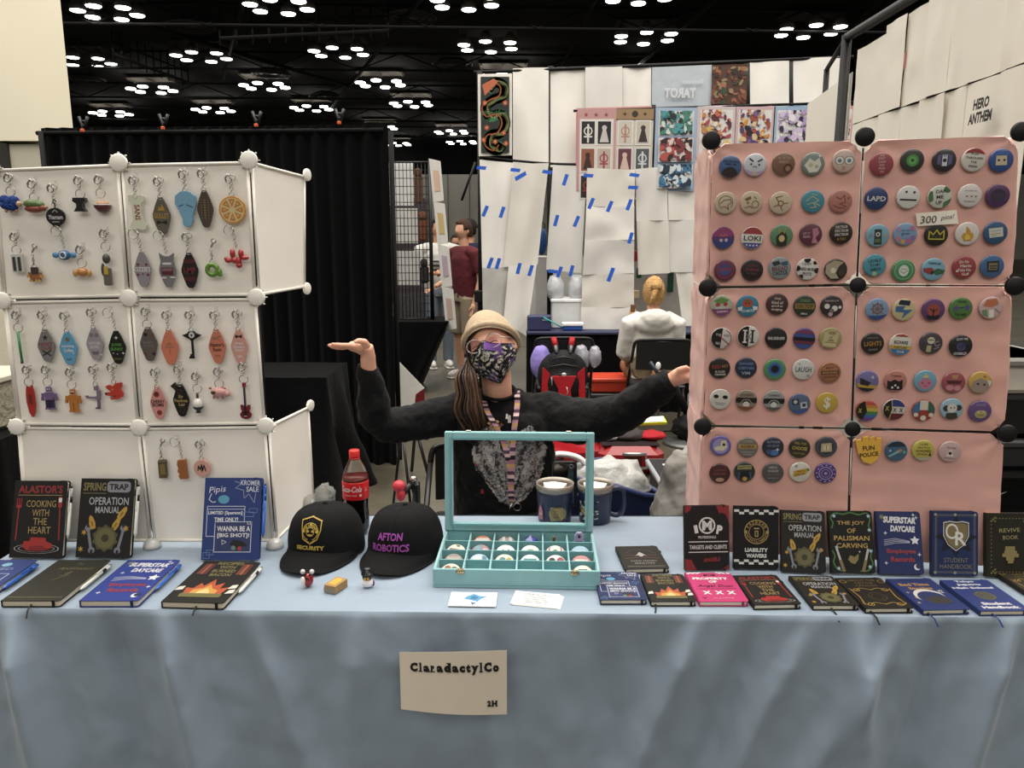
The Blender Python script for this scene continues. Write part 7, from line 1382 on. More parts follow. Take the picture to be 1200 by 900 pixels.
lidr = B(TEAL)
for k, (a_, c_) in enumerate((((0, -dp, 0), (fb, 0, Lz)), ((W_ - fb, -dp, 0), (W_, 0, Lz)), ((fb, -dp, 0), (W_ - fb, 0, fb)), ((fb, -dp, Lz - fb), (W_ - fb, 0, Lz)))):
    o_ = B(TEAL).box(a_, c_, .002).build('lid_frame', jb); o_.matrix_local = ml
    ins = .006; a2 = (a_[0] + (ins if k != 0 else .012), -dp - .003, a_[2] + ins); c2 = (c_[0] - (ins if k != 1 else .012), -dp, c_[2] - ins)
for a_, c_ in (((fb - .008, 0, fb - .008), (fb - .002, 0, Lz - fb + .008)), ((W_ - fb + .002, 0, fb - .008), (W_ - fb + .008, 0, Lz - fb + .008)), ((fb, 0, fb - .008), (W_ - fb, 0, fb - .002)), ((fb, 0, Lz - fb + .002), (W_ - fb, 0, Lz - fb + .008))):
    o_ = B(TEAL2).box((a_[0], -dp - .003, a_[2]), (c_[0], -dp + .001, c_[2])).build('lid_lip', jb); o_.matrix_local = ml
g = B(M('ffffff', .0, trans=1, ior=1.02, var=0)).box((fb, -.009, fb), (W_ - fb, -.0075, Lz - fb)).build('lid_glass', jb); g.matrix_local = ml
for x in (.16, .83): o_ = B(M('b8b0a0', .3, metal=1)).box((x * W_ - .007, -.012, Lz - .001), (x * W_ + .007, -.004, Lz + .004), .001).build('lid_catch', jb); o_.matrix_local = ml
cells = [[None, ('d87848', [('r', 'e8e0d8', 0, 0, 1.2, .4)], 'orange badge'), ('5a4a44', [('r', 'e0dcd4', -.3, 0, .3, 2), ('r', 'e0dcd4', .4, 0, .3, 2)], 'brown and white striped badge'), 'die', 'frog', 'ghost'],
         [('d9cfb8', [('l', 'a04a3c', [(-.6, 0), (.6, .2)], .15), ('d', '6a8a58', .2, -.4, .2)], 'cream badge with a red line'), ('8a3048', [('d', '7cb4c8', -.3, -.2, .35), ('d', 'e0d0d8', .4, .2, .3)], 'maroon badge with pale blue patch'), ('ece8e2', [('d', '2a2626', -.25, .1, .1), ('d', '2a2626', .3, .1, .1)], 'plain white badge with two dark dots'), ('dde0d4', [('d', '7aa078', 0, .2, .4, .25)], 'white badge with a green oval'), ('dcd8cc', [('a', 'b04048', 0, 0, .6, .12), ('d', '5a8a60', 0, .2, .25)], 'white badge with a red ring'), ('6fa8cc', [('l', 'c8dce8', [(-.5, 0), (.5, .1)], .15)], 'light blue badge')],
         [('5a4438', [('r', 'c8b8a8', 0, 0, 1.3, .3), ('r', '2c2420', 0, .4, 1, .2)], 'brown badge with a beige bar'), ('9cc4d4', [('d', 'e4ecee', -.2, .1, .4), ('r', '5a8aa8', .5, 0, .4, .6)], 'pale blue badge with white patch'), ('d8d8c0', [('d', '5a9898', -.2, .1, .3), ('d', 'c8b058', .4, .1, .25)], 'cream badge with teal and yellow spots'), ('dfe6e4', [('r', '4c9a9c', 0, .1, 1.2, .35)], 'white badge with a teal band'), ('e4dcd6', [('d', 'b04848', .45, .1, .35), ('d', '2c2626', -.35, .1, .3)], 'white badge with red and black spots'), ('b8403c', [('r', 'ece4dc', 0, .15, 1.2, .4)], 'red badge with a white band')],
         [('d8ceb0', [('d', 'a85a3c', -.3, 0, .3), ('d', '5a7a4c', .3, .1, .3)], 'cream badge with rust and green spots'), None, None, None, None, ('d8d0bc', [('r', '4a4440', 0, 0, .8, .2)], 'cream badge with a dark dash')]]
rown = ['back', 'second', 'third', 'front']; coln = ['first', 'second', 'third', 'fourth', 'fifth', 'sixth']
for j in range(4):
    for i in range(6):
        c = cells[j][i]
        if c is None: continue
        cx = th + (i + .5) * cw; cy = D_ - th - (j + .5) * ch; mm = m @ Matrix.Translation((cx, cy, .006)); where = ' in %s row, %s cell of teal box' % (rown[j], coln[i])
        if c == 'die':
            bm_ = bmesh.new(); bmesh.ops.create_icosphere(bm_, subdivisions=1, radius=.021); me = bpy.data.meshes.new('die'); bm_.to_mesh(me); bm_.free(); me.materials.append(M('2c3488', .15, coat=.8, var=.4, vs=90)); o = bpy.data.objects.new('die', me); COL.objects.link(o); o.matrix_world = mm @ Matrix.Translation((0, 0, .021)); tag(o, 'blue glitter faceted die' + where, 'die')
            a = Art(.001, 0, 0, 1); a.text('e8e8f0', '20', 0, 0, 5); p_r = a.build('numeral', o); p_r.location = (0, -.0172, .002); p_r.rotation_euler = (pi / 2, 0, 0)
        elif c == 'frog':
            o = B(M('3f8a48', .3, coat=.4)).ell((0, 0, .012), (.017, .014, .012)).build('green_trinket'); o.matrix_world = mm; B(M('6a5038', .6)).box((-.006, -.004, .018), (.002, .004, .038), .001).build('brown_top', o); tag(o, 'green and brown trinket' + where, 'trinket')
        elif c == 'ghost':
            o = B(M('a89cc0', .4)).prism([(-.017, 0), (.017, 0), (.016, .012), (.013, .018), (.012, .034), (.006, .042), (-.006, .042), (-.012, .034), (-.013, .018), (-.016, .012)], -.003, .003, bev=.001).build('lilac_figure'); o.matrix_world = mm @ Matrix.Translation((0, -.006, .012)) @ Matrix.Rotation(pi / 2, 4, 'X'); a = Art(.001, 0, 0, 1, z0=.0032); a.disc('2a2434', 0, 31, 4.4, 5); a.disc('a89cc0', -1.5, 32, .9); a.disc('a89cc0', 1.5, 32, .9); a.rect('7a6c98', 0, 16, 16, 5); a.build('face_print', o); tag(o, 'lilac cloaked figure standing' + where, 'figure')
        else:
            q = mm @ Matrix.Translation((0, -.004, .013)) @ Matrix.Rotation(radians(38), 4, 'X'); o = bpy.data.objects.new('small_badge', badge_body(c[0])); COL.objects.link(o); o.matrix_world = q; tag(o, c[2] + where, 'badge', 'badges stored in the teal box')
            a = Art(BR_, 0, 0, -1, eps=.00004, z0=.0066, clip=.9); draw(a, [(p[0], p[1], [(x_, y_ - .45) for x_, y_ in p[2]]) + tuple(p[3:]) if p[0] in 'lp' else p[:3] + (p[3] - .45,) + tuple(p[4:]) for p in c[1]]); a.build('print', o)
# ================================================================== MUGS, PHONE
def mug(px, Y_, R_, H_, lab, seed, handle):
    x = PY(px, 600, Y_).x; r = empty('mug', (x, Y_, TZ)); tag(r, lab, 'mug'); NVY = M('1b2340', .35, coat=.3)
    b = B(NVY).lathe([(0, 0), (R_ * .86, 0), (R_ * .9, .004), (R_ * .97, H_ * .75), (R_ * .98, H_ * .84)], 36); b.build('body', r)
    B(M('9a9288', .45, metal=.7)).lathe([(R_ * .99, H_ * .83), (R_ * 1.02, H_ * .86), (R_ * 1.03, H_), (R_ * .99, H_ + .001), (R_ * .93, H_ * .9), (R_ * .8, H_ * .1), (0, H_ * .08)], 36).build('steel_rim', r)
    B(M('e9e2d4', .8)).prism([(-.03, -.03), (.02, -.034), (.036, .01), (.0, .03), (-.034, .02)], H_ * .88, H_ * .95).build('folded_paper', r)
    a = Art(.001, 0, 0, 1, eps=.00005)
    if seed == 1: a.poly('c9788a', [(-56, 5), (-40, 5), (-40, 32), (-50, 52), (-58, 36)]); a.rect('dcd4d8', -50, 22, 12, 4); a.disc('8a8c58', 6, 28, 27, 22); a.poly('b8a868', roundrect(-16, 6, 20, 50, 4)); a.box('8a3c30', -12, 10, 16, 46, 1.2); a.text('8a3c30', 'NO', 2, 38, 7); a.text('8a3c30', 'USE', 2, 28, 7); a.text('8a3c30', 'MAP', 2, 18, 7); a.poly('5a5c78', [(24, 6), (34, 10), (30, 20)])
    else: a.blobs(['d8d8d4', '8aa05a', '1a1a1c', 'b8b8b4', 'c0a850'], -55, 5, 5, 70, 50, 5, 2, 8)
    Rr = R_ * .985; a.b.v = [Vector(((Rr + p.z + .001) * sin(p.x / Rr), -(Rr + p.z + .001) * cos(p.x / Rr), .012 + p.y * .95)) for p in a.b.v]; a.build('stickers', r)
    if handle: B(NVY).tube(bz([(R_ * .9, 0, H_ * .82), (R_ * 1.3, 0, H_ * .86), (R_ * 1.62, 0, H_ * .74), (R_ * 1.62, 0, H_ * .3), (R_ * 1.3, 0, H_ * .14), (R_ * .85, 0, H_ * .18)], 5), [.0075] * 26, 10).build('handle', r); 
mug(650, 2.2, .055, .118, 'navy mug with steel rim and map sticker holding folded paper', 1, False)
mug(697, 2.2, .052, .118, 'navy steel rimmed mug with a square handle and crowded stickers', 2, True)
p = PY(661, 590, 2.31); r = empty('phone', (p.x, 2.30, TZ)); tag(r, 'black phone standing upright behind the mugs', 'phone'); b = B(M('141416', .3)).prism(roundrect(-.038, 0, .038, .155, .012), -.005, .005, bev=.001); o = b.build('case', r); o.rotation_euler = (pi / 2, 0, 0); b = B(M('0a0a0c', .06, coat=1)).prism(roundrect(-.032, .006, .032, .147, .008), .005, .0056); o = b.build('screen', r); o.rotation_euler = (pi / 2, 0, 0)
B(M('8a8a8c', .3, metal=.8)).ring((0, 0, 0), .006, .001, 'y', 12, 5).build('lens_ring', r, None).location = (.02, -.006, .14)
# ================================================================== FRONT TRINKETS AND CARDS
p = PZ(361, 688, TZ); r = empty('red_bug_trinket', p); tag(r, 'tiny red beetle trinket with white button eyes in front of the crest cap', 'trinket')
B(M('8a1c24', .25, coat=.6)).ell((0, .004, .017), (.013, .012, .017)).build('body', r); B(M('e8e4de', .4)).ell((-.010, -.007, .018), (.006, .004, .012)).build('side_panel', r)
for s in (-1, 1): B(M('c9c6c2', .3, coat=.4)).ell((s * .011, 0, .040), (.006, .006, .006), 10, 8).build('eye_ball', r); B(M('1a1414', .5)).tube([(s * .004, 0, .03), (s * .008, 0, .036)], .0025, 6).build('stalk', r)
B(M('1c1214', .4)).box((-.002, -.012, .024), (.004, -.009, .03)).build('mouth', r)
p = PZ(380, 694, TZ); r = empty('wooden_rubber_stamp', p); r.rotation_euler = (0, 0, radians(-24)); tag(r, 'small wooden rubber stamp block lying between two trinkets', 'stamp'); B(M('9a7c54', .6, var=.15, vs=60)).box((0, 0, 0), (.032, .05, .02), .001).build('wood_block', r); B(M('8a8070', .7)).box((-.0006, -.0006, .0), (.0326, .001, .012)).build('rubber_face', r); B(M('c8983c', .5)).prism([(.006, .008), (.026, .006), (.027, .03), (.02, .044), (.008, .04)], .02, .0206).build('stamp_mark', r)
p = PZ(431, 688, TZ); r = empty('top_hat_trinket', p); tag(r, 'tiny black and white trinket in a black hat with a gold collar', 'trinket'); B(M('ece8e6', .35, coat=.4)).ell((0, 0, .012), (.014, .012, .012)).build('body', r); B(M('121214', .35, coat=.4)).ell((0, 0, .028), (.013, .012, .011)).lathe([(.015, .034), (.015, .036), (.009, .037), (.009, .048), (.007, .05), (0, .05)], 16).build('hat_and_head', r); B(M('c89a3c', .4)).box((-.006, -.0125, .022), (-.001, -.010, .03)).box((.001, -.0125, .022), (.006, -.010, .03)).build('collar', r); B(M('6a3c80', .4)).ell((.013, .002, .01), (.004, .005, .008), 8, 6).build('cape', r)
def card(q, lab, name, artf, n=1, cat='card'):
    P = [PZ(x, y, TZ + .002) for x, y in q]; m = frame(P[3], P[2] - P[3], P[0] - P[3]); W_ = (P[2] - P[3]).length; H_ = (P[0] - P[3]).length
    o = B(M('e9e9e6', .6)).prism([(0, 0), (W_, 0), (W_, H_), (0, H_)], -.001, .0006).build(name); o.matrix_world = m; tag(o, lab, cat, 'business cards at the table front')
    a = Art(W_ / 100, 0, H_ / W_ * 100, -1, z0=.0007, eps=.00004); artf(a, H_ / W_ * 100); a.build('print', o)
    for k in range(n - 1): s = B(M('e4e3df', .6)).prism([(0, 0), (W_, 0), (W_, H_), (0, H_)], -.0018 - k * .0006, -.0012 - k * .0006).build('card_below', o); s.location = (.003 * (k + 1), -.002, 0)
card([(528, 694), (584, 694.5), (581, 711), (525, 710)], 'single white card with a light blue winged creature picture', 'printed_card', lambda a, H: (a.poly('5aa8d8', [(35, H * .3), (50, H * .1), (62, H * .25), (80, H * .3), (66, H * .5), (60, H * .7), (48, H * .6), (30, H * .5)]), a.disc('3c7cb0', 52, H * .4, 8), a.disc('a83038', 52, H * .8, 5, 4), a.poly('3c7cb0', [(45, H * .7), (56, H * .75), (50, H * .95)])))
card([(605, 692.5), (656, 696), (652, 712), (598, 707)], 'small stack of white cards printed with grey lines of text', 'card_stack', lambda a, H: (a.text('20262c', 'CLARADACTYL CO', 52, H * .17, 8, 66, .03), [a.rect('4a525a', 50 + (k % 2) * 4, H * (.32 + .12 * k), 60 - 6 * (k % 3), 2.4) for k in range(5)]), 4)
# ================================================================== PEOPLE: shaped volumes fused into one surface
def fuse(b, name, mat, vox=.008, smooth=6, parent=None, disp=0, dscale=.06, sub=0):
    o = bpy.data.objects.new('tmp', b.mesh('tmp')); COL.objects.link(o)
    r = o.modifiers.new('r', 'REMESH'); r.mode = 'VOXEL'; r.voxel_size = vox; r.use_smooth_shade = True
    s = o.modifiers.new('s', 'SMOOTH'); s.factor = .5; s.iterations = smooth
    if disp:
        t = bpy.data.textures.new('folds', 'CLOUDS'); t.noise_scale = dscale; t.noise_depth = 2
        d = o.modifiers.new('d', 'DISPLACE'); d.texture = t; d.strength = disp; d.mid_level = .5; d.texture_coords = 'GLOBAL'
    bpy.context.view_layer.update(); dg = bpy.context.evaluated_depsgraph_get()
    me = bpy.data.meshes.new_from_object(o.evaluated_get(dg)); bpy.data.objects.remove(o)
    me.materials.clear(); me.materials.append(mat); me.polygons.foreach_set('use_smooth', [True] * len(me.polygons))
    q = bpy.data.objects.new(name, me); finish(q, '', parent)
    if parent is not None: q.matrix_parent_inverse = Matrix.Translation(parent.location).inverted() if parent.matrix_world == Matrix() or True else Matrix()
    return q
def bvh_of(o): return BVHTree.FromPolygons([v.co.copy() for v in o.data.vertices], [tuple(p.vertices) for p in o.data.polygons])
SKIN = M('d9a58c', .5, var=.04, vs=25, sub=.15)
# ---------------------------------------------------------------- the seller
sel = empty('person', (-.03, 2.78, 0)); tag(sel, 'seated person in black long sleeved top, cream beanie and patterned mask, arms spread wide', 'person')
V = Vector
HC = PY(577, 409, 2.68)
HM = Matrix.Translation(HC) @ Matrix.Rotation(radians(-19), 4, 'Y') @ Matrix.Rotation(radians(-9), 4, 'Z') @ Matrix.Rotation(radians(-13), 4, 'X')
g2 = lambda a, s: math.exp(-(a / s) ** 2)
def head_pt(d, off=0):
    dn = max(0, -d.z); k = 1 - .30 * dn ** 1.6
    x = (.074 + off) * d.x * k; z = (.116 + off) * d.z; y = (.093 + off) * d.y * (1 - .18 * dn ** 2)
    if d.y < 0:
        f = -d.y
        y -= .022 * g2(x, .011) * g2(z + .012, .020) * f + .010 * g2(x, .028) * g2(z + .098, .02) * f + .005 * g2(x, .02) * g2(z + .055, .012)
        y += .009 * (g2(x - .031, .016) + g2(x + .031, .016)) * g2(z - .014, .013) * f
        y -= .004 * (g2(x - .03, .022) + g2(x + .03, .022)) * g2(z - .034, .008) + .004 * (g2(x - .042, .02) + g2(x + .042, .02)) * g2(z + .025, .02)
    return V((x, y, z))
def sph(b, fn, n=64, k=44, t0=0, t1=pi, m=HM):
    b.grid(lambda u, v: m @ fn(V((sin(t0 + (t1 - t0) * (1 - v)) * sin(2 * pi * u), -sin(t0 + (t1 - t0) * (1 - v)) * cos(2 * pi * u), cos(t0 + (t1 - t0) * (1 - v))))), n, k)
b = B(SKIN); sph(b, head_pt)
for s in (-1, 1): b.at(HM).ell((s * .075, .012, -.004), (.011, .017, .03)); b.at(None)
nk0, nk1 = PY(584, 468, 2.71), PY(580, 430, 2.69)
b.tube([nk0 + V((0, .05, -.08)), nk0 + V((0, .015, -.01)), nk0.lerp(nk1, .5), nk1, nk1 + V((0, 0, .05))], [.045, .052, .053, .054, .05], 20)
b.tube([PY(590, 560, 2.80), PY(589, 510, 2.79), nk0], [.08, .07, .05], 20, flat=1.3)
# arms under the sleeves, hands with five fingers
def limb(pts, rs): b.tube([PY(*p) for p in pts], rs, 16)
limb([(565, 492, 2.76), (537, 490, 2.73), (490, 494, 2.66), (446, 499, 2.60), (438, 470, 2.56), (432, 432, 2.53), (431, 418, 2.52)], [.05, .05, .045, .038, .036, .026, .025])
limb([(615, 492, 2.76), (645, 490, 2.73), (692, 490, 2.64), (737, 479, 2.56), (768, 458, 2.5), (785, 447, 2.47), (793, 442, 2.46)], [.05, .05, .045, .04, .034, .026, .024])
HP = lambda x, y, Y: PY(x, y, Y)
# left-of-photo hand: wrist bent back, palm up, fingers pointing left
b.tube([HP(432, 420, 2.52), HP(430, 410, 2.515), HP(419, 406, 2.50), HP(409, 405.5, 2.49)], [.024, .027, .021, .015], 14, flat=1.0)
b.tube([HP(424, 406, 2.545), HP(410, 405.5, 2.53)], [.018, .014], 12); b.tube([HP(426, 407, 2.48), HP(410, 405.5, 2.465)], [.019, .0135], 12)
for (x1, y1, Y1), (x2, y2), (x3, y3, Y3), r in (((412, 405, 2.455), (400, 404.5), (388, 404, 2.43), .0082), ((411, 405.5, 2.48), (397, 406), (384, 405, 2.465), .0088), ((411, 405.5, 2.503), (398, 407.5), (386, 406.5, 2.495), .0085), ((412, 405.5, 2.527), (401, 408), (391, 407, 2.53), .0075)):
    b.tube([HP(x1, y1, Y1), HP(x2, y2, (Y1 + Y3) / 2), HP(x3 + 4, y3, Y3), HP(x3, y3 - 1, Y3)], [r * 1.15, r, r * .88, r * .6], 10)
b.tube([HP(430, 406, 2.47), HP(427, 400.5, 2.455), HP(420, 399.5, 2.44), HP(415, 401, 2.43)], [.014, .0115, .0095, .0065], 10)
# right-of-photo hand behind the pink display edge
b.tube([HP(790, 443, 2.46), HP(798, 440, 2.455), HP(806, 440, 2.45)], [.025, .030, .024], 14, flat=1.0)
for k, (dy, dY) in enumerate(((-5, 0), (-1.5, -.015), (2.5, -.02), (6, -.01))):
    b.tube([HP(804, 440 + dy * .8, 2.45 + dY), HP(812, 441 + dy, 2.44 + dY), HP(820 - 2 * (k == 3), 444 + dy, 2.45 + dY), HP(822 - 3 * (k == 3), 448 + dy, 2.46 + dY)], [.0105, .009, .0085, .006], 10)
b.tube([HP(794, 439, 2.44), HP(797, 433, 2.43), HP(804, 431, 2.43), HP(809, 433, 2.43)], [.013, .011, .0095, .0065], 10)
body = fuse(b, 'body', SKIN, .0042, 3, sel)
# top with long sleeves
SH = M('08090b', .9, var=.12, vs=30, sheen=.04, bump=.25, bs=60)
b = B(SH); b.tube([V((-.02, 2.79, .44)), PY(591, 590, 2.79), PY(591, 540, 2.77), PY(590, 505, 2.75), PY(589, 480, 2.735), PY(587, 466, 2.72), PY(586, 461, 2.715)], [.125, .125, .122, .118, .105, .062, .05], 28, flat=1.55)
b.ell(tuple(PY(560, 500, 2.66)), (.07, .06, .06)); b.ell(tuple(PY(620, 500, 2.66)), (.07, .06, .06))
b.tube([PY(560, 487, 2.73), PY(534, 485, 2.72), PY(505, 491, 2.69), PY(478, 496, 2.65), PY(452, 500, 2.61), PY(440, 487, 2.585), PY(438, 468, 2.56), PY(434, 448, 2.545), PY(430.5, 432, 2.53)], [.08, .078, .070, .066, .06, .062, .058, .045, .035], 20)
b.tube([PY(618, 487, 2.73), PY(648, 488, 2.72), PY(680, 494, 2.67), PY(712, 490, 2.61), PY(738, 479, 2.56), PY(760, 464, 2.52), PY(775, 454, 2.49), PY(786, 447, 2.47)], [.085, .088, .085, .076, .066, .056, .049, .042], 20)
shirt = fuse(b, 'long_sleeved_top', SH, .007, 5, sel, .022, .055)
B(M('0c0d10', .9)).tube([PY(587, 462, 2.63) + V((.062 * cos(2 * pi * i / 24) - .01, .075 + .055 * sin(2 * pi * i / 24), -.004 + .02 * sin(2 * pi * i / 24))) for i in range(24)], .006, 6, closed=True).build('neckband', shirt)
for c, n_, r in ((PY(430.5, 431, 2.53), PY(432, 420, 2.52), .034), (PY(786, 446.5, 2.47), PY(797, 441, 2.46), .038)):
    d = (n_ - c).normalized(); B(SH).tube([c - d * .02, c + d * .004], [r, r * .98], 20).build('cuff', shirt)
SB = bvh_of(shirt)
def on_shirt(px, py, off=.0025):
    d = ray(px, py).normalized(); loc, n, i, ds = SB.ray_cast(EYE, d); return (loc - d * off) if loc else PY(px, py, 2.62)
# printed graphic: small cells of ink following the cloth
poly = [(561, 506), (572, 500), (590, 508), (606, 508), (622, 498), (632, 512), (641, 524), (637, 548), (630, 566), (614, 586), (600, 593), (586, 588), (570, 566), (556, 548), (553, 528)]
def inside(x, y, P):
    c = False
    for i in range(len(P)):
        (x1, y1), (x2, y2) = P[i], P[i - 1]
        if (y1 > y) != (y2 > y) and x < (x2 - x1) * (y - y1) / (y2 - y1) + x1: c = not c
    return c
b = MB(); pal = [M(c, .8) for c in ('8f8c8a', '6b6969', 'aaa6a2', '4a484a', '2a282c')]; stp = 1.5
y = 496
while y < 594:
    x = 550
    while x < 645:
        cx, cy = x + stp / 2, y + stp / 2
        if inside(cx, cy, poly):
            ang = atan2(cy - 596, cx - 598); rr = hypot(cx - 598, cy - 596)
            n = noise.noise(V((ang * 9, rr * .05, 1))) + .7 * noise.noise(V((cx * .35, cy * .35, 5))) + .25 * sin(ang * 34)
            if n > -.75:
                b.mat(pal[0 if n < .1 else (1 if n < .3 else 2)] if n > -.2 else pal[3 if n > -.45 else 4]); vs = [on_shirt(x, y + stp), on_shirt(x + stp, y + stp), on_shirt(x + stp, y), on_shirt(x, y)]; b.add(vs, [(0, 1, 2, 3)])
        x += stp
    y += stp
b.build('shirt_graphic', shirt)
def patch(b, col, pts): b.mat(M(col, .8)); b.add([on_shirt(x, y, .0032) for x, y in pts], [tuple(range(len(pts)))])
b = MB()
for i in range(16):
    a = i * 2.4; r = 1 + i * .55; patch(b, ['8a6a50', '6a4638', 'a88a68', '3a2a26'][i % 4], [(580 + r * cos(a) + 2.6 * cos(t), 499 + r * .8 * sin(a) + 2.2 * sin(t)) for t in (0, 1.5, 3, 4.5)])
for x, y_, w, h, c in ((597, 491, 4, 9, '9a9694'), (594, 488, 3, 6, 'b8b4b0'), (620, 505, 3, 12, 'c4c0bc'), (559, 540, 5, 10, 'a84a40'), (565, 576, 4, 5, '7a2c2c'), (627, 548, 3, 14, '8a5a5a'), (629, 556, 3, 6, 'c8a8a0'), (582, 534, 3, 5, '3a3638'), (612, 530, 4, 7, '3a3638')):
    patch(b, c, [(x - w / 2, y_ + h / 2), (x + w / 2, y_ + h / 2), (x + w / 3, y_ - h / 2), (x - w / 3, y_ - h / 2)])
b.build('shirt_flower_print', shirt)
# lanyard with charms: hangs on the body, a thing of its own
ly = empty('lanyard', PY(600, 520, 2.6)); tag(ly, 'pink and black patterned lanyard round the seated person neck with keys at the end', 'lanyard')
for path in ([(567, 470), (572, 484), (583, 503), (592, 524), (597, 548), (599, 572), (600, 588)], [(606, 458), (606, 476), (603, 500), (601, 520), (600, 548), (599, 572), (599, 588)]):
    P = [V((p[0], p[1], 0)) for p in path]; P = bz(P, 6); b = MB()
    for i in range(len(P) - 1):
        (x1, y1, _), (x2, y2, _) = P[i], P[i + 1]; b.mat(M(['c49aa4', '5a3c54', 'd8b8b8', '2a2028', 'a8788c', 'caa06a'][i % 6], .6)); w = 3.2
        b.add([on_shirt(x2 - w, y2, .006), on_shirt(x2 + w, y2, .006), on_shirt(x1 + w, y1, .006), on_shirt(x1 - w, y1, .006)], [(0, 1, 2, 3)])
    place(b.build('strap', ly, solid=.0012))
place(B(CH).ring(tuple(on_shirt(600, 590, .012)), .012, .0015, 'y', 14, 6).ring(tuple(on_shirt(606, 594, .012)), .014, .0012, 'y', 14, 6).tube([on_shirt(600, 590, .014), on_shirt(596, 600, .014)], .004, 6).build('key_ring', ly))
# beanie
KN = M('cdb79a', .95, var=.06, vs=60, bump=.7, bs=260)
def tmax(u):
    a = 2 * pi * u; f = .5 + .5 * cos(a)  # 1 at face
    return radians(60 * f + 112 * (1 - f)) 
def bean(u, v):
    t = tmax(u) * (1 - v); d = V((sin(t) * sin(2 * pi * u), -sin(t) * cos(2 * pi * u), cos(t))); return HM @ head_pt(d, .017 + .006 * cos(t))
bn = empty('beanie', HC); bn.parent = None; bpy.data.objects.remove(bn)
bo = B(KN).grid(bean, 72, 24).build('beanie', sel, solid=.004); bo.matrix_parent_inverse = Matrix.Translation(sel.location).inverted()
rim = B(KN); pts = [HM @ head_pt((lambda t, u: V((sin(t) * sin(2 * pi * u), -sin(t) * cos(2 * pi * u), cos(t))))(tmax(i / 60) - .12, i / 60), .021) for i in range(60)]; rim.tube(pts, .011, 10, closed=True); rim.build('beanie_cuff', bo)
B(M('b98a68', .6)).at(HM @ Matrix.Translation((.006, -.062, .088)) @ Matrix.Rotation(radians(50), 4, 'X')).ring((0, 0, .0), .009, .0016, 'z', 14, 5).build('beanie_motif', bo)
# mask
b = MB(); mp_ = [M(c, .75) for c in ('121116', '1c1a20', '5a3a78', '8a8884', 'c9c4b4', '3a3a40')]
def mk_(u, v):
    a = radians(76) * (u * 2 - 1); zt = .012 - .020 * abs(sin(a)) ** 1.2 + .012 * g2(a, .25); zb = -.116 + .062 * abs(sin(a)) ** 3; z = zb + (zt - zb) * v
    zz = max(-.985, min(1, z / .118)); s = sqrt(max(0, 1 - zz * zz)); p = head_pt(V((s * sin(a), -s * cos(a), zz)), .010)
    p.x *= 1 + .16 * (1 - v); p.y -= .012 * g2(a, .5) * g2(v - .6, .45) + .008 * (1 - v); return HM @ p
NU, NV = 84, 56; vs = [mk_(i / NU, j / NV) for j in range(NV + 1) for i in range(NU + 1)]
b.mats = mp_; b.add(vs, [(j * (NU + 1) + i, j * (NU + 1) + i + 1, (j + 1) * (NU + 1) + i + 1, (j + 1) * (NU + 1) + i) for j in range(NV) for i in range(NU)], True)
k = 0
for j in range(NV):
    for i in range(NU):
        u, v = i / NU, j / NV; n = noise.noise(V((u * 5, v * 4, 2.2))); n2 = noise.noise(V((u * 16, v * 12, 9))); n3 = abs(noise.noise(V((u * 9, v * 7, 4))))
        c = 0
        if n > .36: c = 2
        if n2 > .18: c = 3
        if n2 > .36: c = 4
        if n3 < .045: c = 5 if n2 < 0 else 3
        for (fu, fv, fr) in ((.47, .62, .09), (.68, .5, .07), (.6, .36, .05), (.35, .45, .06), (.2, .5, .06)):
            r = hypot((u - fu) * 1.3, v - fv); 
            if r < fr: c = 4 if (int(atan2(v - fv, u - fu) * 4) + int(r * 70)) % 3 else 1
        if u > .5 and v > .78 and u < .75: c = 2
        b.mi[k] = c; k += 1
mo = b.build('face_mask', sel, solid=.0015); mo.matrix_parent_inverse = Matrix.Translation(sel.location).inverted()
e = B(M('0e0e10', .7))
for s in (-1, 1):
    for z in (-.01, -.055): e.at(HM).tube([(s * .075, -.022, z), (s * .083, .01, z * .4)], .0022, 6)
e.at(None); e.tube([mk_(i / 40, 1) for i in range(41)], .0018, 5); e.tube([mk_(i / 40, 0) for i in range(41)], .0018, 5); e.build('mask_edging', mo)
# glasses, brows, closed smiling eyes
gm = M('c8b4b0', .15, trans=.4, coat=.6); 
b = B(gm).at(HM)
for s in (-1, 1):
    c = V((s * .034, -.103, .016)); b.tube([c + V((.029 * cos(t), .006 * abs(cos(t)), .0225 * sin(t))) for t in [2 * pi * i / 24 for i in range(24)]], .0019, 6, closed=True); b.tube([(s * .060, -.098, .02), (s * .079, -.05, .018), (s * .081, .015, .012)], .0018, 6)
b.tube([(-.009, -.106, .019), (0, -.11, .023), (.009, -.106, .019)], .0018, 6); gl_ = b.build('glasses', sel); gl_.matrix_parent_inverse = Matrix.Translation(sel.location).inverted()
ln = B(M('f4ecf8', .02, trans=1, ior=1.03, var=0)).at(HM)
for s in (-1, 1): ln.ell((s * .034, -.102, .016), (.025, .0012, .019), 20, 8)
ln.build('lens', gl_)
b = B(M('4a2f26', .7)).at(HM)
for s in (-1, 1):
    b.tube([(s * (.031 + .014 * cos(t)), -.0865 - .002 * sin(t), .010 + .006 * sin(t)) for t in [pi * i / 8 for i in range(9)]], .0014, 5)
    b.tube([(s * .016, -.094, .036), (s * .03, -.094, .042), (s * .047, -.084, .038)], [.002, .0028, .0012], 6)
eo = b.build('eyelashes_and_brows', sel); eo.matrix_parent_inverse = Matrix.Translation(sel.location).inverted()
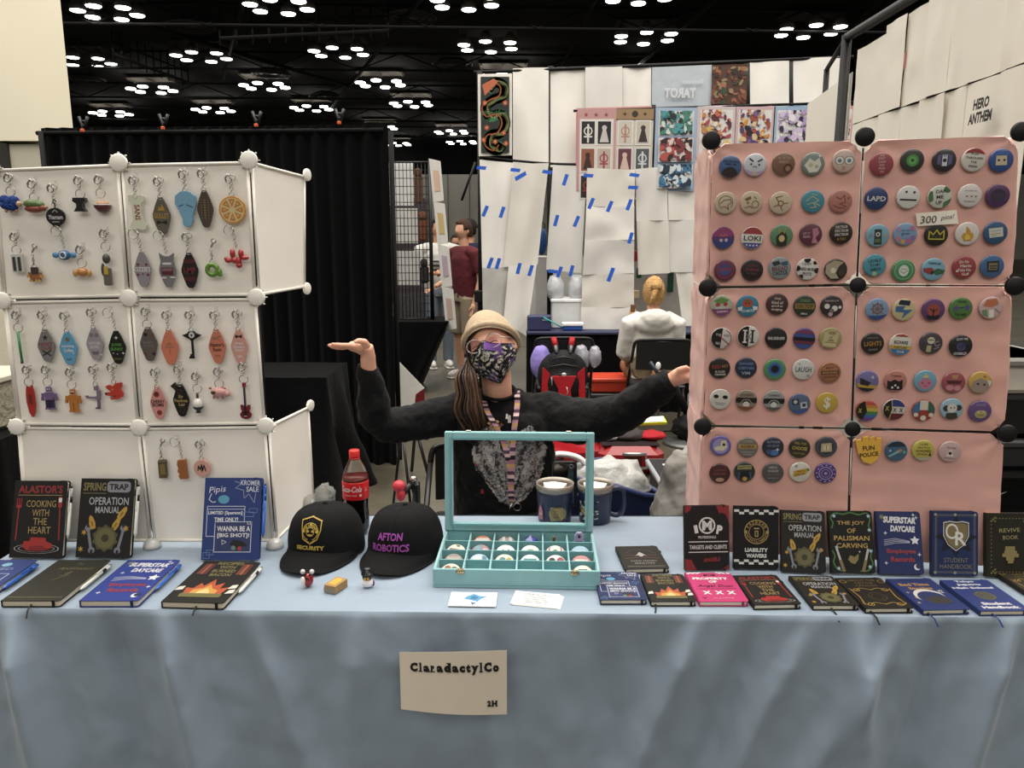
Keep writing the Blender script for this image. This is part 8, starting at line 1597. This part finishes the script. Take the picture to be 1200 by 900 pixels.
# hair
HR = M('33231a', .5, var=.35, vs=60, coat=.1); HR2 = M('543a28', .45, var=.3, vs=60); R = random.Random(11); b = MB()
for k in range(150):
    t = R.random(); q = R.random(); b.mat(HR2 if R.random() < .35 else HR)
    p0 = HM @ V((-.071 + .012 * q, -.055 + .085 * t, .05 - .02 * t)); p1 = HM @ V((-.083, -.045 + .06 * t, -.01))
    w = R.uniform(-1, 1); x2 = 546 + 12 * w; Yb = 2.60 + .06 * R.random()
    pts = [p0, p1, PY(x2, 440, Yb), PY(549 + 13 * w + 2 * sin(k), 462, Yb - .02), PY(549 + 17 * w, 482, Yb - .03), PY(553 + 12 * w + 4, R.uniform(494, 508), Yb - .02)]
    b.tube(bz(pts, 4), [.0045] * 12 + [.004] * 5 + [.003, .0025, .002, .001], 5)
for k in range(46):
    q = k / 45; b.mat(HR2 if k % 3 == 0 else HR); b.tube(bz([HM @ head_pt(V((.1 - .25 * q, -.78, .62)).normalized(), .004), HM @ head_pt(V((-.42 - .3 * q, -.75 + .2 * q, .45)).normalized(), .005), HM @ head_pt(V((-.85, -.45 + .35 * q, .25)).normalized(), .008), HM @ V((-.084, -.04 + .06 * q, -.03))], 4), .003, 5)
ho = b.build('hair', sel); ho.matrix_parent_inverse = Matrix.Translation(sel.location).inverted()
# trousers and shoes under the table
b = B(M('15161c', .9)); b.ell((-.02, 2.80, .50), (.19, .15, .11))
for s in (-1, 1): b.tube([(-.02 + s * .09, 2.78, .50), (-.02 + s * .12, 2.46, .51), (-.02 + s * .13, 2.42, .45), (-.02 + s * .13, 2.48, .12)], [.09, .072, .066, .05], 16)
fuse(b, 'trousers', M('15161c', .9), .012, 4, sel)
b = B(M('2a2a2c', .6))
for s in (-1, 1): b.ell((-.02 + s * .13, 2.43, .05), (.045, .12, .048), fn=lambda d: 1 if d.z > -.9 else .95)
o = b.build('shoe', sel); o.matrix_parent_inverse = Matrix.Translation(sel.location).inverted()

# ---------------------------------------------------------------- people further back
def person(lab, X_, Y_, h, yaw, skin, shirt, pants, hair, shorts=False, arms=None, hairfn=None, group=None, hood=None, sit=False, print_=None):
    k = h / 1.75; m = Matrix.Translation((X_, Y_, 0)) @ Matrix.Rotation(yaw, 4, 'Z') @ Matrix.Scale(k, 4); r = empty('person', (X_, Y_, 0)); tag(r, lab, 'person', group)
    sk = M(skin, .55, var=.05); dz = -.42 if sit else 0; hz = 1.62 + dz
    b = B(sk).at(m)
    def hp(d):
        dn = max(0, -d.z); p = V((.073 * d.x * (1 - .28 * dn ** 1.5), .094 * d.y * (1 - .15 * dn), .115 * d.z))
        if d.y < 0: p.y -= .02 * g2(p.x, .014) * g2(p.z + .01, .022); p.y += .007 * (g2(p.x - .03, .016) + g2(p.x + .03, .016)) * g2(p.z - .015, .013)
        return p + V((0, 0, hz))
    b.grid(lambda u, v: hp(V((sin(pi * (1 - v)) * sin(2 * pi * u), -sin(pi * (1 - v)) * cos(2 * pi * u), cos(pi * (1 - v))))), 28, 20)
    b.tube([(0, .01, 1.38 + dz), (0, .01, 1.44 + dz), (0, 0, 1.55 + dz)], [.07, .055, .052], 12)
    for s in (-1, 1): b.ell((s * .075, .01, hz - .005), (.012, .018, .03), 8, 6)
    arms = arms or {-1: [(.21, .02, 1.38), (.26, .03, 1.1), (.24, -.06, .86)], 1: [(.21, .02, 1.38), (.26, .03, 1.1), (.24, -.06, .86)]}
    sl = B(M(shirt, .85, var=.08, bump=.3, bs=14)).at(m); long_ = hood is not None
    for s in (-1, 1):
        A = [V((p[0] * s, p[1], p[2] + dz)) for p in arms[s]]; b.tube([A[0], A[1], A[2]], [.045, .038, .026], 10)
        d = (A[2] - A[1]).normalized(); b.ell(tuple(A[2] + d * .05), (.03, .03, .045), 10, 8)
        for f in range(4): b.tube([A[2] + d * .07 + V((.012 * (f - 1.5), 0, 0)), A[2] + d * .15 + V((.014 * (f - 1.5), -.01, -.01))], [.011, .008], 6)
        b.tube([A[2] + d * .03 + V((0, -.02, 0)), A[2] + d * .1 + V((0, -.045, .01))], [.012, .009], 6)
        e_ = A[1].lerp(A[0], .25) if not long_ else A[2]
        sl.tube([V((s * .1, .0, 1.40 + dz)), A[0]] + ([A[1]] if long_ else []) + [e_], [.07, .078] + ([.062] if long_ else []) + [.062 if not long_ else .045], 12)
    hip = .93 + dz
    legs = [[(.09, 0, .9), (.1, -.01, .5), (.1, .03, .08)]] if not sit else [[(.1, 0, .50), (.13, -.42, .52), (.13, -.45, .08)]]
    for s in (-1, 1): b.tube([(p[0] * s, p[1], p[2]) for p in legs[0]], [.075, .052, .038], 12)
    body = fuse(b, 'body', sk, .011, 2, r)
    sl.tube([(0, .01, hip - .08), (0, .01, hip), (0, 0, 1.15 + dz), (0, 0, 1.32 + dz), (0, .01, 1.42 + dz), (0, .01, 1.46 + dz)], [.115, .115, .118, .118, .09, .06], 20, flat=1.5)
    if hood: sl.ell((0, .10, 1.40 + dz), (.13, .09, .09)); sl.ell((0, .07, 1.36 + dz), (.17, .1, .1))
    fuse(sl, 'hoodie' if hood else 'shirt', M(shirt, .85, var=.08, bump=.3, bs=14), .013, 3, r, .012, .08)
    b = B(M(pants, .9)).at(m)
    zk = .5 if shorts else .06
    if sit: b.ell((0, 0, .52), (.18, .16, .11))
    else: b.tube([(0, .01, .98), (0, .01, .86)], [.115, .12], 16, flat=1.4)
    for s in (-1, 1):
        L_ = legs[0]; P = [V((p[0] * s, p[1], p[2])) for p in L_]
        b.tube([P[0], P[1]] + ([] if shorts else [P[2]]), [.098, .085 if shorts else .07] + ([] if shorts else [.062]), 12)
    fuse(b, 'shorts' if shorts else 'trousers', M(pants, .9, bump=.2, bs=14), .013, 3, r)
    for s in (-1, 1):
        p = legs[0][-1]; o = B(M('c9c6c0' if not sit else '3a3a3a', .6)).at(m).ell((p[0] * s, p[1] - .06, .045), (.045, .13, .05)).box((p[0] * s - .045, p[1] - .18, .0), (p[0] * s + .045, p[1] + .07, .02), .008).build('shoe', r); o.matrix_parent_inverse = Matrix.Translation(r.location).inverted()
    hb = B(M(hair, .7, var=.3, vs=50, bump=.6, bs=60)).at(m)
    hf = hairfn or (lambda d: d.z > .55 or (d.y > -.45 and d.z > .1) or (d.y > .1 and d.z > -.55))
    def hair_pt(u, v):
        t = pi * (1 - v); d = V((sin(t) * sin(2 * pi * u), -sin(t) * cos(2 * pi * u), cos(t))); o_ = .018 if hf(d) else -.012
        return V(((.073 + o_) * d.x, (.094 + o_) * d.y, hz + (.115 + o_) * d.z)) + d * .006 * noise.noise(d * 6)
    hb.grid(hair_pt, 32, 24)
    if hood: hb.ell((0, .10, hz + .05), (.05, .05, .045)); hb.tube(bz([(0, .11, hz + .03), (.03, .14, hz - .04), (.05, .12, hz - .12)], 5), [.03, .03, .028, .026, .024, .022, .02, .016, .012, .008, .004], 8)
    o = hb.build('hair', r); o.matrix_parent_inverse = Matrix.Translation(r.location).inverted()
    if print_: o = B(M(print_, .8)).at(m).box((-.10, -.135, 1.24), (.10, -.128, 1.26)).box((-.09, -.135, 1.19), (.09, -.128, 1.215)).box((-.1, -.135, 1.14), (-.02, -.128, 1.165)).build('chest_print', r); o.matrix_parent_inverse = Matrix.Translation(r.location).inverted()
    return r
x1 = PY(543, 300, 8.3).x
person('standing person in maroon t-shirt and tan shorts turned to the left in the aisle', x1 - .03, 8.8, 1.82, radians(-50), 'c99a80', '582329', '8f8270', '3a2418', True, {-1: [(.2, .0, 1.38), (.24, .0, 1.12), (.2, -.24, 1.02)], 1: [(.2, .02, 1.38), (.25, .04, 1.1), (.24, -.04, .86)]})
x2 = PY(514, 300, 9.6).x
person('standing person in light grey t-shirt and jeans holding something behind the gridwall prints', x2, 9.6, 1.86, radians(14), 'b98a6c', 'b9b8b2', '66707c', '1c1512', False, {-1: [(.21, .02, 1.38), (.25, .02, 1.12), (.08, -.25, 1.12)], 1: [(.21, .02, 1.38), (.26, .0, 1.12), (.12, -.22, 1.08)]}, print_='2a2a2a')
person('dark haired person in navy mostly hidden behind the maroon shirt', PY(551, 300, 9.9).x, 9.95, 1.86, radians(160), 'b98a6c', '1c2236', '2a2c34', '15110f')
person('person far down the aisle in a dark top', PY(533, 300, 14).x, 14.2, 1.7, 0, 'b08468', '34343a', '3a3c48', '201814')
# folding chairs
def chair(X_, Y_, yaw, lab, h=.82):
    r = empty('folding_chair', Matrix.Translation((X_, Y_, 0)) @ Matrix.Rotation(yaw, 4, 'Z')); tag(r, lab, 'chair', 'black folding chairs'); K = M('131314', .45); F = M('1a1a1b', .35, metal=.3)
    B(K).box((-.2, -.2, .44), (.2, .19, .465), .01).build('seat', r)
    B(K).grid(lambda u, v: (-.2 + .4 * u, .225 + .03 * (1 - (2 * u - 1) ** 2) + .02 * v, h - .22 + .22 * v), 14, 4).build('backrest', r, solid=.018)
    for s in (-1, 1):
        B(F).tube([(s * .23, -.22, .01), (s * .225, .02, .46), (s * .22, .23, h - .06)], .012, 8).build('leg', r); B(F).tube([(s * .21, .3, .01), (s * .21, .0, .46)], .012, 8).build('leg', r)
    B(F).tube(bz([(-.22, .23, h - .06), (-.2, .245, h), (-.1, .26, h + .012), (.1, .26, h + .012), (.2, .245, h), (.22, .23, h - .06)], 5), .013, 8).build('top_bow', r)
    B(F).tube([(-.21, .25, .12), (.21, .25, .12)], .008, 6).build('cross_bar', r); return r
chair(-.12, 2.86, 0, 'black folding chair behind the seated seller, its bowed frame showing at left', .72)
chair(PY(657, 390, 6.2).x, 6.0, pi, 'black folding chair carrying the red and black backpack', .84)
cx_ = PY(766, 390, 6.2).x
chair(cx_, 6.05, pi, 'black folding chair of the blonde person in white', .82)
person('seated blonde person in a white hoodie seen from behind with hair tied up', cx_, 6.25, 1.7, pi, 'c99a80', 'cfccc5', '94694c', 'b08a58', True, {-1: [(.2, .02, 1.36), (.24, -.05, 1.1), (.14, -.28, 1.0)], 1: [(.2, .02, 1.36), (.24, -.05, 1.1), (.14, -.28, 1.0)]}, lambda d: d.y > -.55 and d.z > -.75, hood=True, sit=True)
# ================================================================== BAGS AND CASES BEHIND THE STALL
def inv(o, r): o.matrix_parent_inverse = Matrix.Translation(r.location).inverted(); return o
# backpack on the back of the folding chair, facing the camera
bx = PY(660, 430, 5.62).x; r = empty('backpack', (bx, 5.66, .56)); tag(r, 'black and red backpack hung on the folding chair back', 'backpack')
BKM = M('131315', .7, bump=.3, bs=60); RDM = M('9c1a22', .6, bump=.2, bs=60)
b = B(BKM); b.ell((0, 0, .02), (.17, .095, .20), 20, 16, lambda d: 1.12 - .2 * abs(d.z) ** 3).ell((0, -.06, -.03), (.14, .07, .14)).ell((0, -.02, .12), (.13, .08, .10)); fuse(b, 'bag_body', BKM, .012, 3, r).matrix_parent_inverse = Matrix()
B(RDM).prism([(-.09, .04), (.09, .04), (.05, -.06), (.06, -.15), (-.05, -.15), (-.04, -.06)], .0, .012, bev=.003).build('red_front', r, None).rotation_euler = (pi / 2, 0, 0); r.children[-1].location = (0, -.125, .0)
for s in (-1, 1):
    o = B(RDM).prism([(s * .1, .05), (s * .155, .1), (s * .165, -.15), (s * .12, -.16)][::s], 0, .01, bev=.002).build('red_side', r); o.rotation_euler = (pi / 2, 0, 0); o.location = (0, -.085, 0)
    B(RDM).tube([(s * .07, .02, .30), (s * .055, -.02, .24)], .022, 8).build('red_strap', r); B(BKM).tube([(s * .055, -.02, .25), (s * .045, -.05, .17)], .02, 8).build('strap', r)
    B(M('6a6a6c', .5)).tube([(s * .058, -.035, .25), (s * .05, -.06, .2)], .012, 6).build('strap_print', r)
for z, w in ((.10, .11), (.035, .08), (.155, .08)): B(M('3a3a3c', .4)).tube([(-w, -.1 + abs(z - .03) * .2, z), (0, -.135 + abs(z - .03) * .3, z + .025), (w, -.1 + abs(z - .03) * .2, z)], .004, 6).build('zipper', r)
B(M('c9c9c9', .4, metal=.6)).ell((0, -.135, .05), (.018, .006, .014)).tube([(-.09, -.12, .03), (-.085, -.125, -.03)], .004, 5).tube([(.02, -.14, -.04), (.03, -.14, -.08), (.02, -.14, -.1)], .003, 5).build('pull_tabs', r)
o = B(M('8a7cc0', .8, bump=.6, bs=12)).ell((0, 0, 0), (.08, .06, .13), 18, 12, lambda d: 1 + .15 * noise.noise(d * 3)).build('lilac_cloth'); o.location = PY(634, 425, 5.72); tag(o, 'lilac cloth bundled behind the backpack', 'cloth')
for k, (x, y, s) in enumerate(((681, 420, 1), (697, 418, .8))):
    o = B(M('b9b9c4', .25, trans=.4, bump=.6, bs=14)).ell((0, 0, 0), (.06 * s, .05, .1 * s), 18, 12, lambda d: 1 + .25 * noise.noise(d * 3)).build('plastic_bag'); o.location = PY(x, y, 5.72); tag(o, ['pale plastic bag bulging at the right of the backpack', 'small white plastic bag at the far right of the backpack'][k], 'bag')
# clear bag hanging under the other chair
o = B(M('a8987e', .25, trans=.45, bump=.6, bs=14)).ell((0, 0, 0), (.09, .06, .10), 20, 14, lambda d: 1 + .2 * noise.noise(d * 3)).build('clear_bag'); o.location = PY(752, 428, 5.9); tag(o, 'crinkled clear bag hanging on the chair of the blonde person', 'bag')
r = empty('hand_fan', PY(768, 432, 5.6)); tag(r, 'dark slanted handle with a white tag beside the blonde person chair', 'handle'); B(M('24303a', .4)).tube([(-.04, 0, .05), (.05, 0, -.08)], .014, 8).build('grip', r); B(M('dcdcdc', .5)).ell((.02, 0, .02), (.02, .01, .03), 10, 8).build('tag', r)
# red crate under the supply table
a = PY(694, 444, 6.5); c = PY(736, 466, 6.5); o = B(M('a8321e', .5)).box((a.x, 6.5, .28), (c.x, 6.8, a.z), .015).build('red_crate'); tag(o, 'orange red lidded crate between the two chairs', 'crate'); B(M('b8402a', .45)).box((a.x - .01, 6.49, a.z - .03), (c.x + .01, 6.81, a.z + .005), .008).build('lid', o)
o = B(M('1c1c1e', .6)).box((a.x - .03, 6.47, 0), (c.x + .03, 6.82, .28), .01).build('black_crate'); tag(o, 'black crate beneath the orange red crate', 'crate')
B(M('2c2c2e', .5)).box((a.x - .04, 6.46, .25), (c.x + .04, 6.83, .278), .006).build('rim', o)
# open red suitcase on the floor
SY = 5.05
def sx(px): return PY(px, 510, SY).x
r = empty('suitcase', (sx(740), SY, 0)); tag(r, 'open red hard suitcase on the floor with silver carry handle', 'suitcase'); RS = M('8c1119', .35, coat=.4)
inv(B(RS).box((sx(701), SY - .05, .01), (sx(779), SY + .45, .20), .05).build('case_shell', r), r)
inv(B(RS).grid(lambda u, v: (sx(652) + (sx(704) - sx(652)) * u, SY + .02 + .44 * v, .10 + .03 * u + .02 * sin(pi * v)), 8, 8).build('open_lid', r, solid=.06), r)
inv(B(M('1a0d0f', .8)).box((sx(706), SY, .2), (sx(774), SY + .4, .205)).build('lining', r), r)
hy = SY - .075; inv(B(M('b9b9b9', .3, metal=.9)).tube([(sx(728), hy, .165), (sx(755), hy, .165), (sx(757), hy, .07), (sx(731), hy, .05)], .012, 8).build('carry_handle', r), r)
inv(B(M('4a0a0e', .5)).box((sx(731), SY - .056, .06), (sx(752), SY - .045, .15), .004).build('handle_recess', r), r)
for x in (704, 770): inv(B(M('1a1a1a', .5)).lathe([(.0, -.02), (.03, -.02), (.03, .02), (0, .02)], 14, (sx(x), SY - .03, .03), 'x').build('wheel', r), r)
for k, (x, y, c, s, lab) in enumerate(((712, 496, 'd8d4ce', (.1, .1, .04), 'white clothes heap in the open suitcase, left'), (738, 494, '3a3434', (.12, .1, .05), 'dark clothes heap in the open suitcase, middle'), (766, 488, '9a1c24', (.1, .1, .03), 'red flap of clothes in the open suitcase, right'))):
    p = PY(x, y, SY + .15); o = B(M(c, .8, bump=.5, bs=16)).ell((0, 0, 0), s, 18, 12, lambda d: 1 + .25 * noise.noise(d * 3 + V((k, 0, 0)))).build('clothes_heap'); o.location = (p.x, SY + .2, .225); tag(o, lab, 'clothes')
o = B(M('b9c832', .5)).prism([(-.12, -.04), (.12, -.02), (.11, .06), (-.1, .04)], 0, .02, bev=.003).build('lime_folder'); o.matrix_world = Matrix.Translation((PY(762, 476, SY + .3).x, SY + .3, .29)) @ Matrix.Rotation(radians(20), 4, 'X'); tag(o, 'lime green folder lying on the red suitcase clothes', 'folder'); B(M('e4e4dc', .6)).prism([(-.11, -.035), (.1, -.015), (.1, .05), (-.09, .035)], .02, .026).build('pages', o)
# round pedestal base and black bag on it
p = PZ(807, 520, 0); r = empty('pedestal', (p.x, p.y, 0)); tag(r, 'grey round pedestal base with a black pouch on it beside the display', 'stand'); B(M('6a6a6a', .4, metal=.5)).lathe([(.2, 0), (.2, .02), (.16, .035), (.03, .05), (.025, .4), (0, .4)], 28).build('base', r); B(M('111113', .8)).ell((0, -.02, .13), (.13, .1, .1), 22, 14, lambda d: 1 + .35 * noise.noise(d * 2.5)).tube([(-.02, 0, .25), (-.18, -.02, .55)], .03, 8).build('pouch', r)
# tray table with papers
p0 = PY(757, 534, 3.6); p1 = PY(812, 534, 3.6); zt = p0.z; r = empty('tray', (p0.x, 3.6, 0)); tag(r, 'grey trimmed black tray on a trolley left of the pink display', 'tray')
inv(B(M('9a9ca2', .4)).box((p0.x, 3.25, zt - .045), (p1.x + .1, 3.62, zt - .02), .006).build('rim', r), r); inv(B(M('202024', .6)).box((p0.x + .015, 3.265, zt - .022), (p1.x + .09, 3.605, zt - .018)).build('liner', r), r)
inv(B(M('1a1a1c', .5)).box((p0.x + .02, 3.27, zt - .16), (p1.x + .09, 3.6, zt - .05), .01).build('drawer', r), r)
for dx in (.03, .28):
    for y in (3.29, 3.57): inv(B(M('202022', .4)).tube([(p0.x + dx, y, 0), (p0.x + dx, y, zt - .05)], .012, 8).build('leg', r), r)
o = B(M('d9d6d4', .7)).grid(lambda u, v: (p0.x + .06 + .17 * u, 3.30 + .2 * v, zt - .014 + .012 * sin(u * 5 + v * 3) ** 2), 10, 10).build('crumpled_papers', solid=.004); tag(o, 'crumpled white and pink papers in the grey trimmed tray', 'papers'); B(M('c88c98', .7)).box((p0.x + .16, 3.32, zt + .0), (p0.x + .24, 3.44, zt + .006), .002).build('pink_sheet', o)
# grey jacket on a chair beside the display
jr = empty('jacket', (PY(797, 570, 2.62).x, 2.62, 0)); tag(jr, 'light grey jacket draped over a chair left of the pink display', 'jacket')
b = B(M('8c8a84', .9)); q = lambda x, y, Y: PY(x, y, Y); b.tube([q(807, 528, 2.62), q(802, 560, 2.60), q(797, 610, 2.58), q(795, 680, 2.58)], [.05, .085, .11, .12], 16); b.tube([q(818, 522, 2.66), q(822, 600, 2.66), q(822, 680, 2.66)], [.05, .12, .13], 16)
o = fuse(b, 'jacket_cloth', M('8c8a84', .9, var=.06, bump=.3, bs=20), .01, 4, jr, .05, .07)
inv(B(M('1a1a1c', .4)).tube([(jr.location.x + .08, 2.74, 0), (jr.location.x + .07, 2.7, .72)], .012, 8).build('support_post', jr), jr)
# big tote with clear plastic inside
tr = empty('tote_bag', (PY(710, 590, 2.95).x, 2.95, 0)); tag(tr, 'big open navy tote with crinkled clear plastic behind the mugs', 'bag')
z0 = PY(700, 556, 2.95).z
def tot(u, v):
    a = 2 * pi * u; rx = .17 + .03 * v; ry = .13 + .02 * v; z = .02 + (z0 - .02) * v
    return (tr.location.x + .02 + rx * cos(a) * (1.05 if v > .9 else 1) + .02 * noise.noise(V((cos(a) * 2, v * 3, sin(a)))), 2.98 + ry * sin(a), z - (.10 * max(0, cos(a)) + .01 * sin(3 * a)) * v)
inv(B(M('1a2344', .6, bump=.3, bs=14)).grid(tot, 48, 12).build('tote_side', tr, solid=.006), tr)
inv(B(M('27325c', .5)).tube([tot(i / 48, 1) for i in range(48)], .011, 8, closed=True).build('rim', tr), tr)
o = B(M('d4d4d0', .2, trans=.35, bump=.7, bs=18)).ell((0, 0, 0), (.17, .12, .12), 28, 18, lambda d: 1 + .22 * noise.noise(d * 3.3)).build('clear_plastic_wrap'); o.location = (tr.location.x + .0, 2.97, z0 - .06); tag(o, 'crinkled clear plastic heaped inside the navy tote', 'plastic')
o = B(M('e2e0dc', .5)).tube(bz([(-.14, 0, .02), (-.08, 0, .045), (.0, 0, .03), (.05, 0, -.02)], 5), [.02] * 16, 8, flat=.6).build('white_strap'); o.location = PY(660, 545, 2.95) + V((.06, 0, 0)); tag(o, 'white padded strap looping over the navy tote', 'strap'); B(M('1a1a1c', .5)).tube([(-.12, -.012, .012), (-.06, -.012, .03)], .006, 6).build('black_insert', o)
inv(B(M('1a2344', .6, bump=.3, bs=14)).ell((tr.location.x + .26, 2.95, .3), (.11, .1, .26), 18, 12, lambda d: 1 + .15 * noise.noise(d * 3)).build('side_pocket', tr), tr)
# thin rod of the photo tripod near the press
r = empty('thin_tripod', (PY(478, 560, 3.0).x, 3.0, 0)); tag(r, 'thin black tripod leg standing behind the badge press', 'tripod')
inv(B(M('1c1c1e', .4)).tube([PY(471, 500, 3.0), PY(482, 600, 2.9)], .006, 6).build('leg', r), r); inv(B(M('1c1c1e', .4)).tube([PY(482, 600, 2.9), V((PY(484, 640, 2.8).x, 2.8, 0))], .008, 6).build('lower_leg', r), r); inv(B(M('1c1c1e', .4)).tube([PY(471, 500, 3.0), V((PY(471, 600, 3.4).x - .1, 3.5, 0))], .006, 6).build('leg', r), r)
r = empty('easel', (PY(495, 520, 5.0).x, 5.0, 0)); tag(r, 'small black folding stand leg near the drape end', 'stand'); inv(B(M('161618', .4)).tube([PY(487, 500, 5.0), V((PY(503, 531, 5.0).x, 4.95, 0.01))], .012, 6).tube([PY(487, 500, 5.0), V((PY(480, 545, 5.0).x, 5.1, 0.01))], .012, 6).build('leg', r), r)
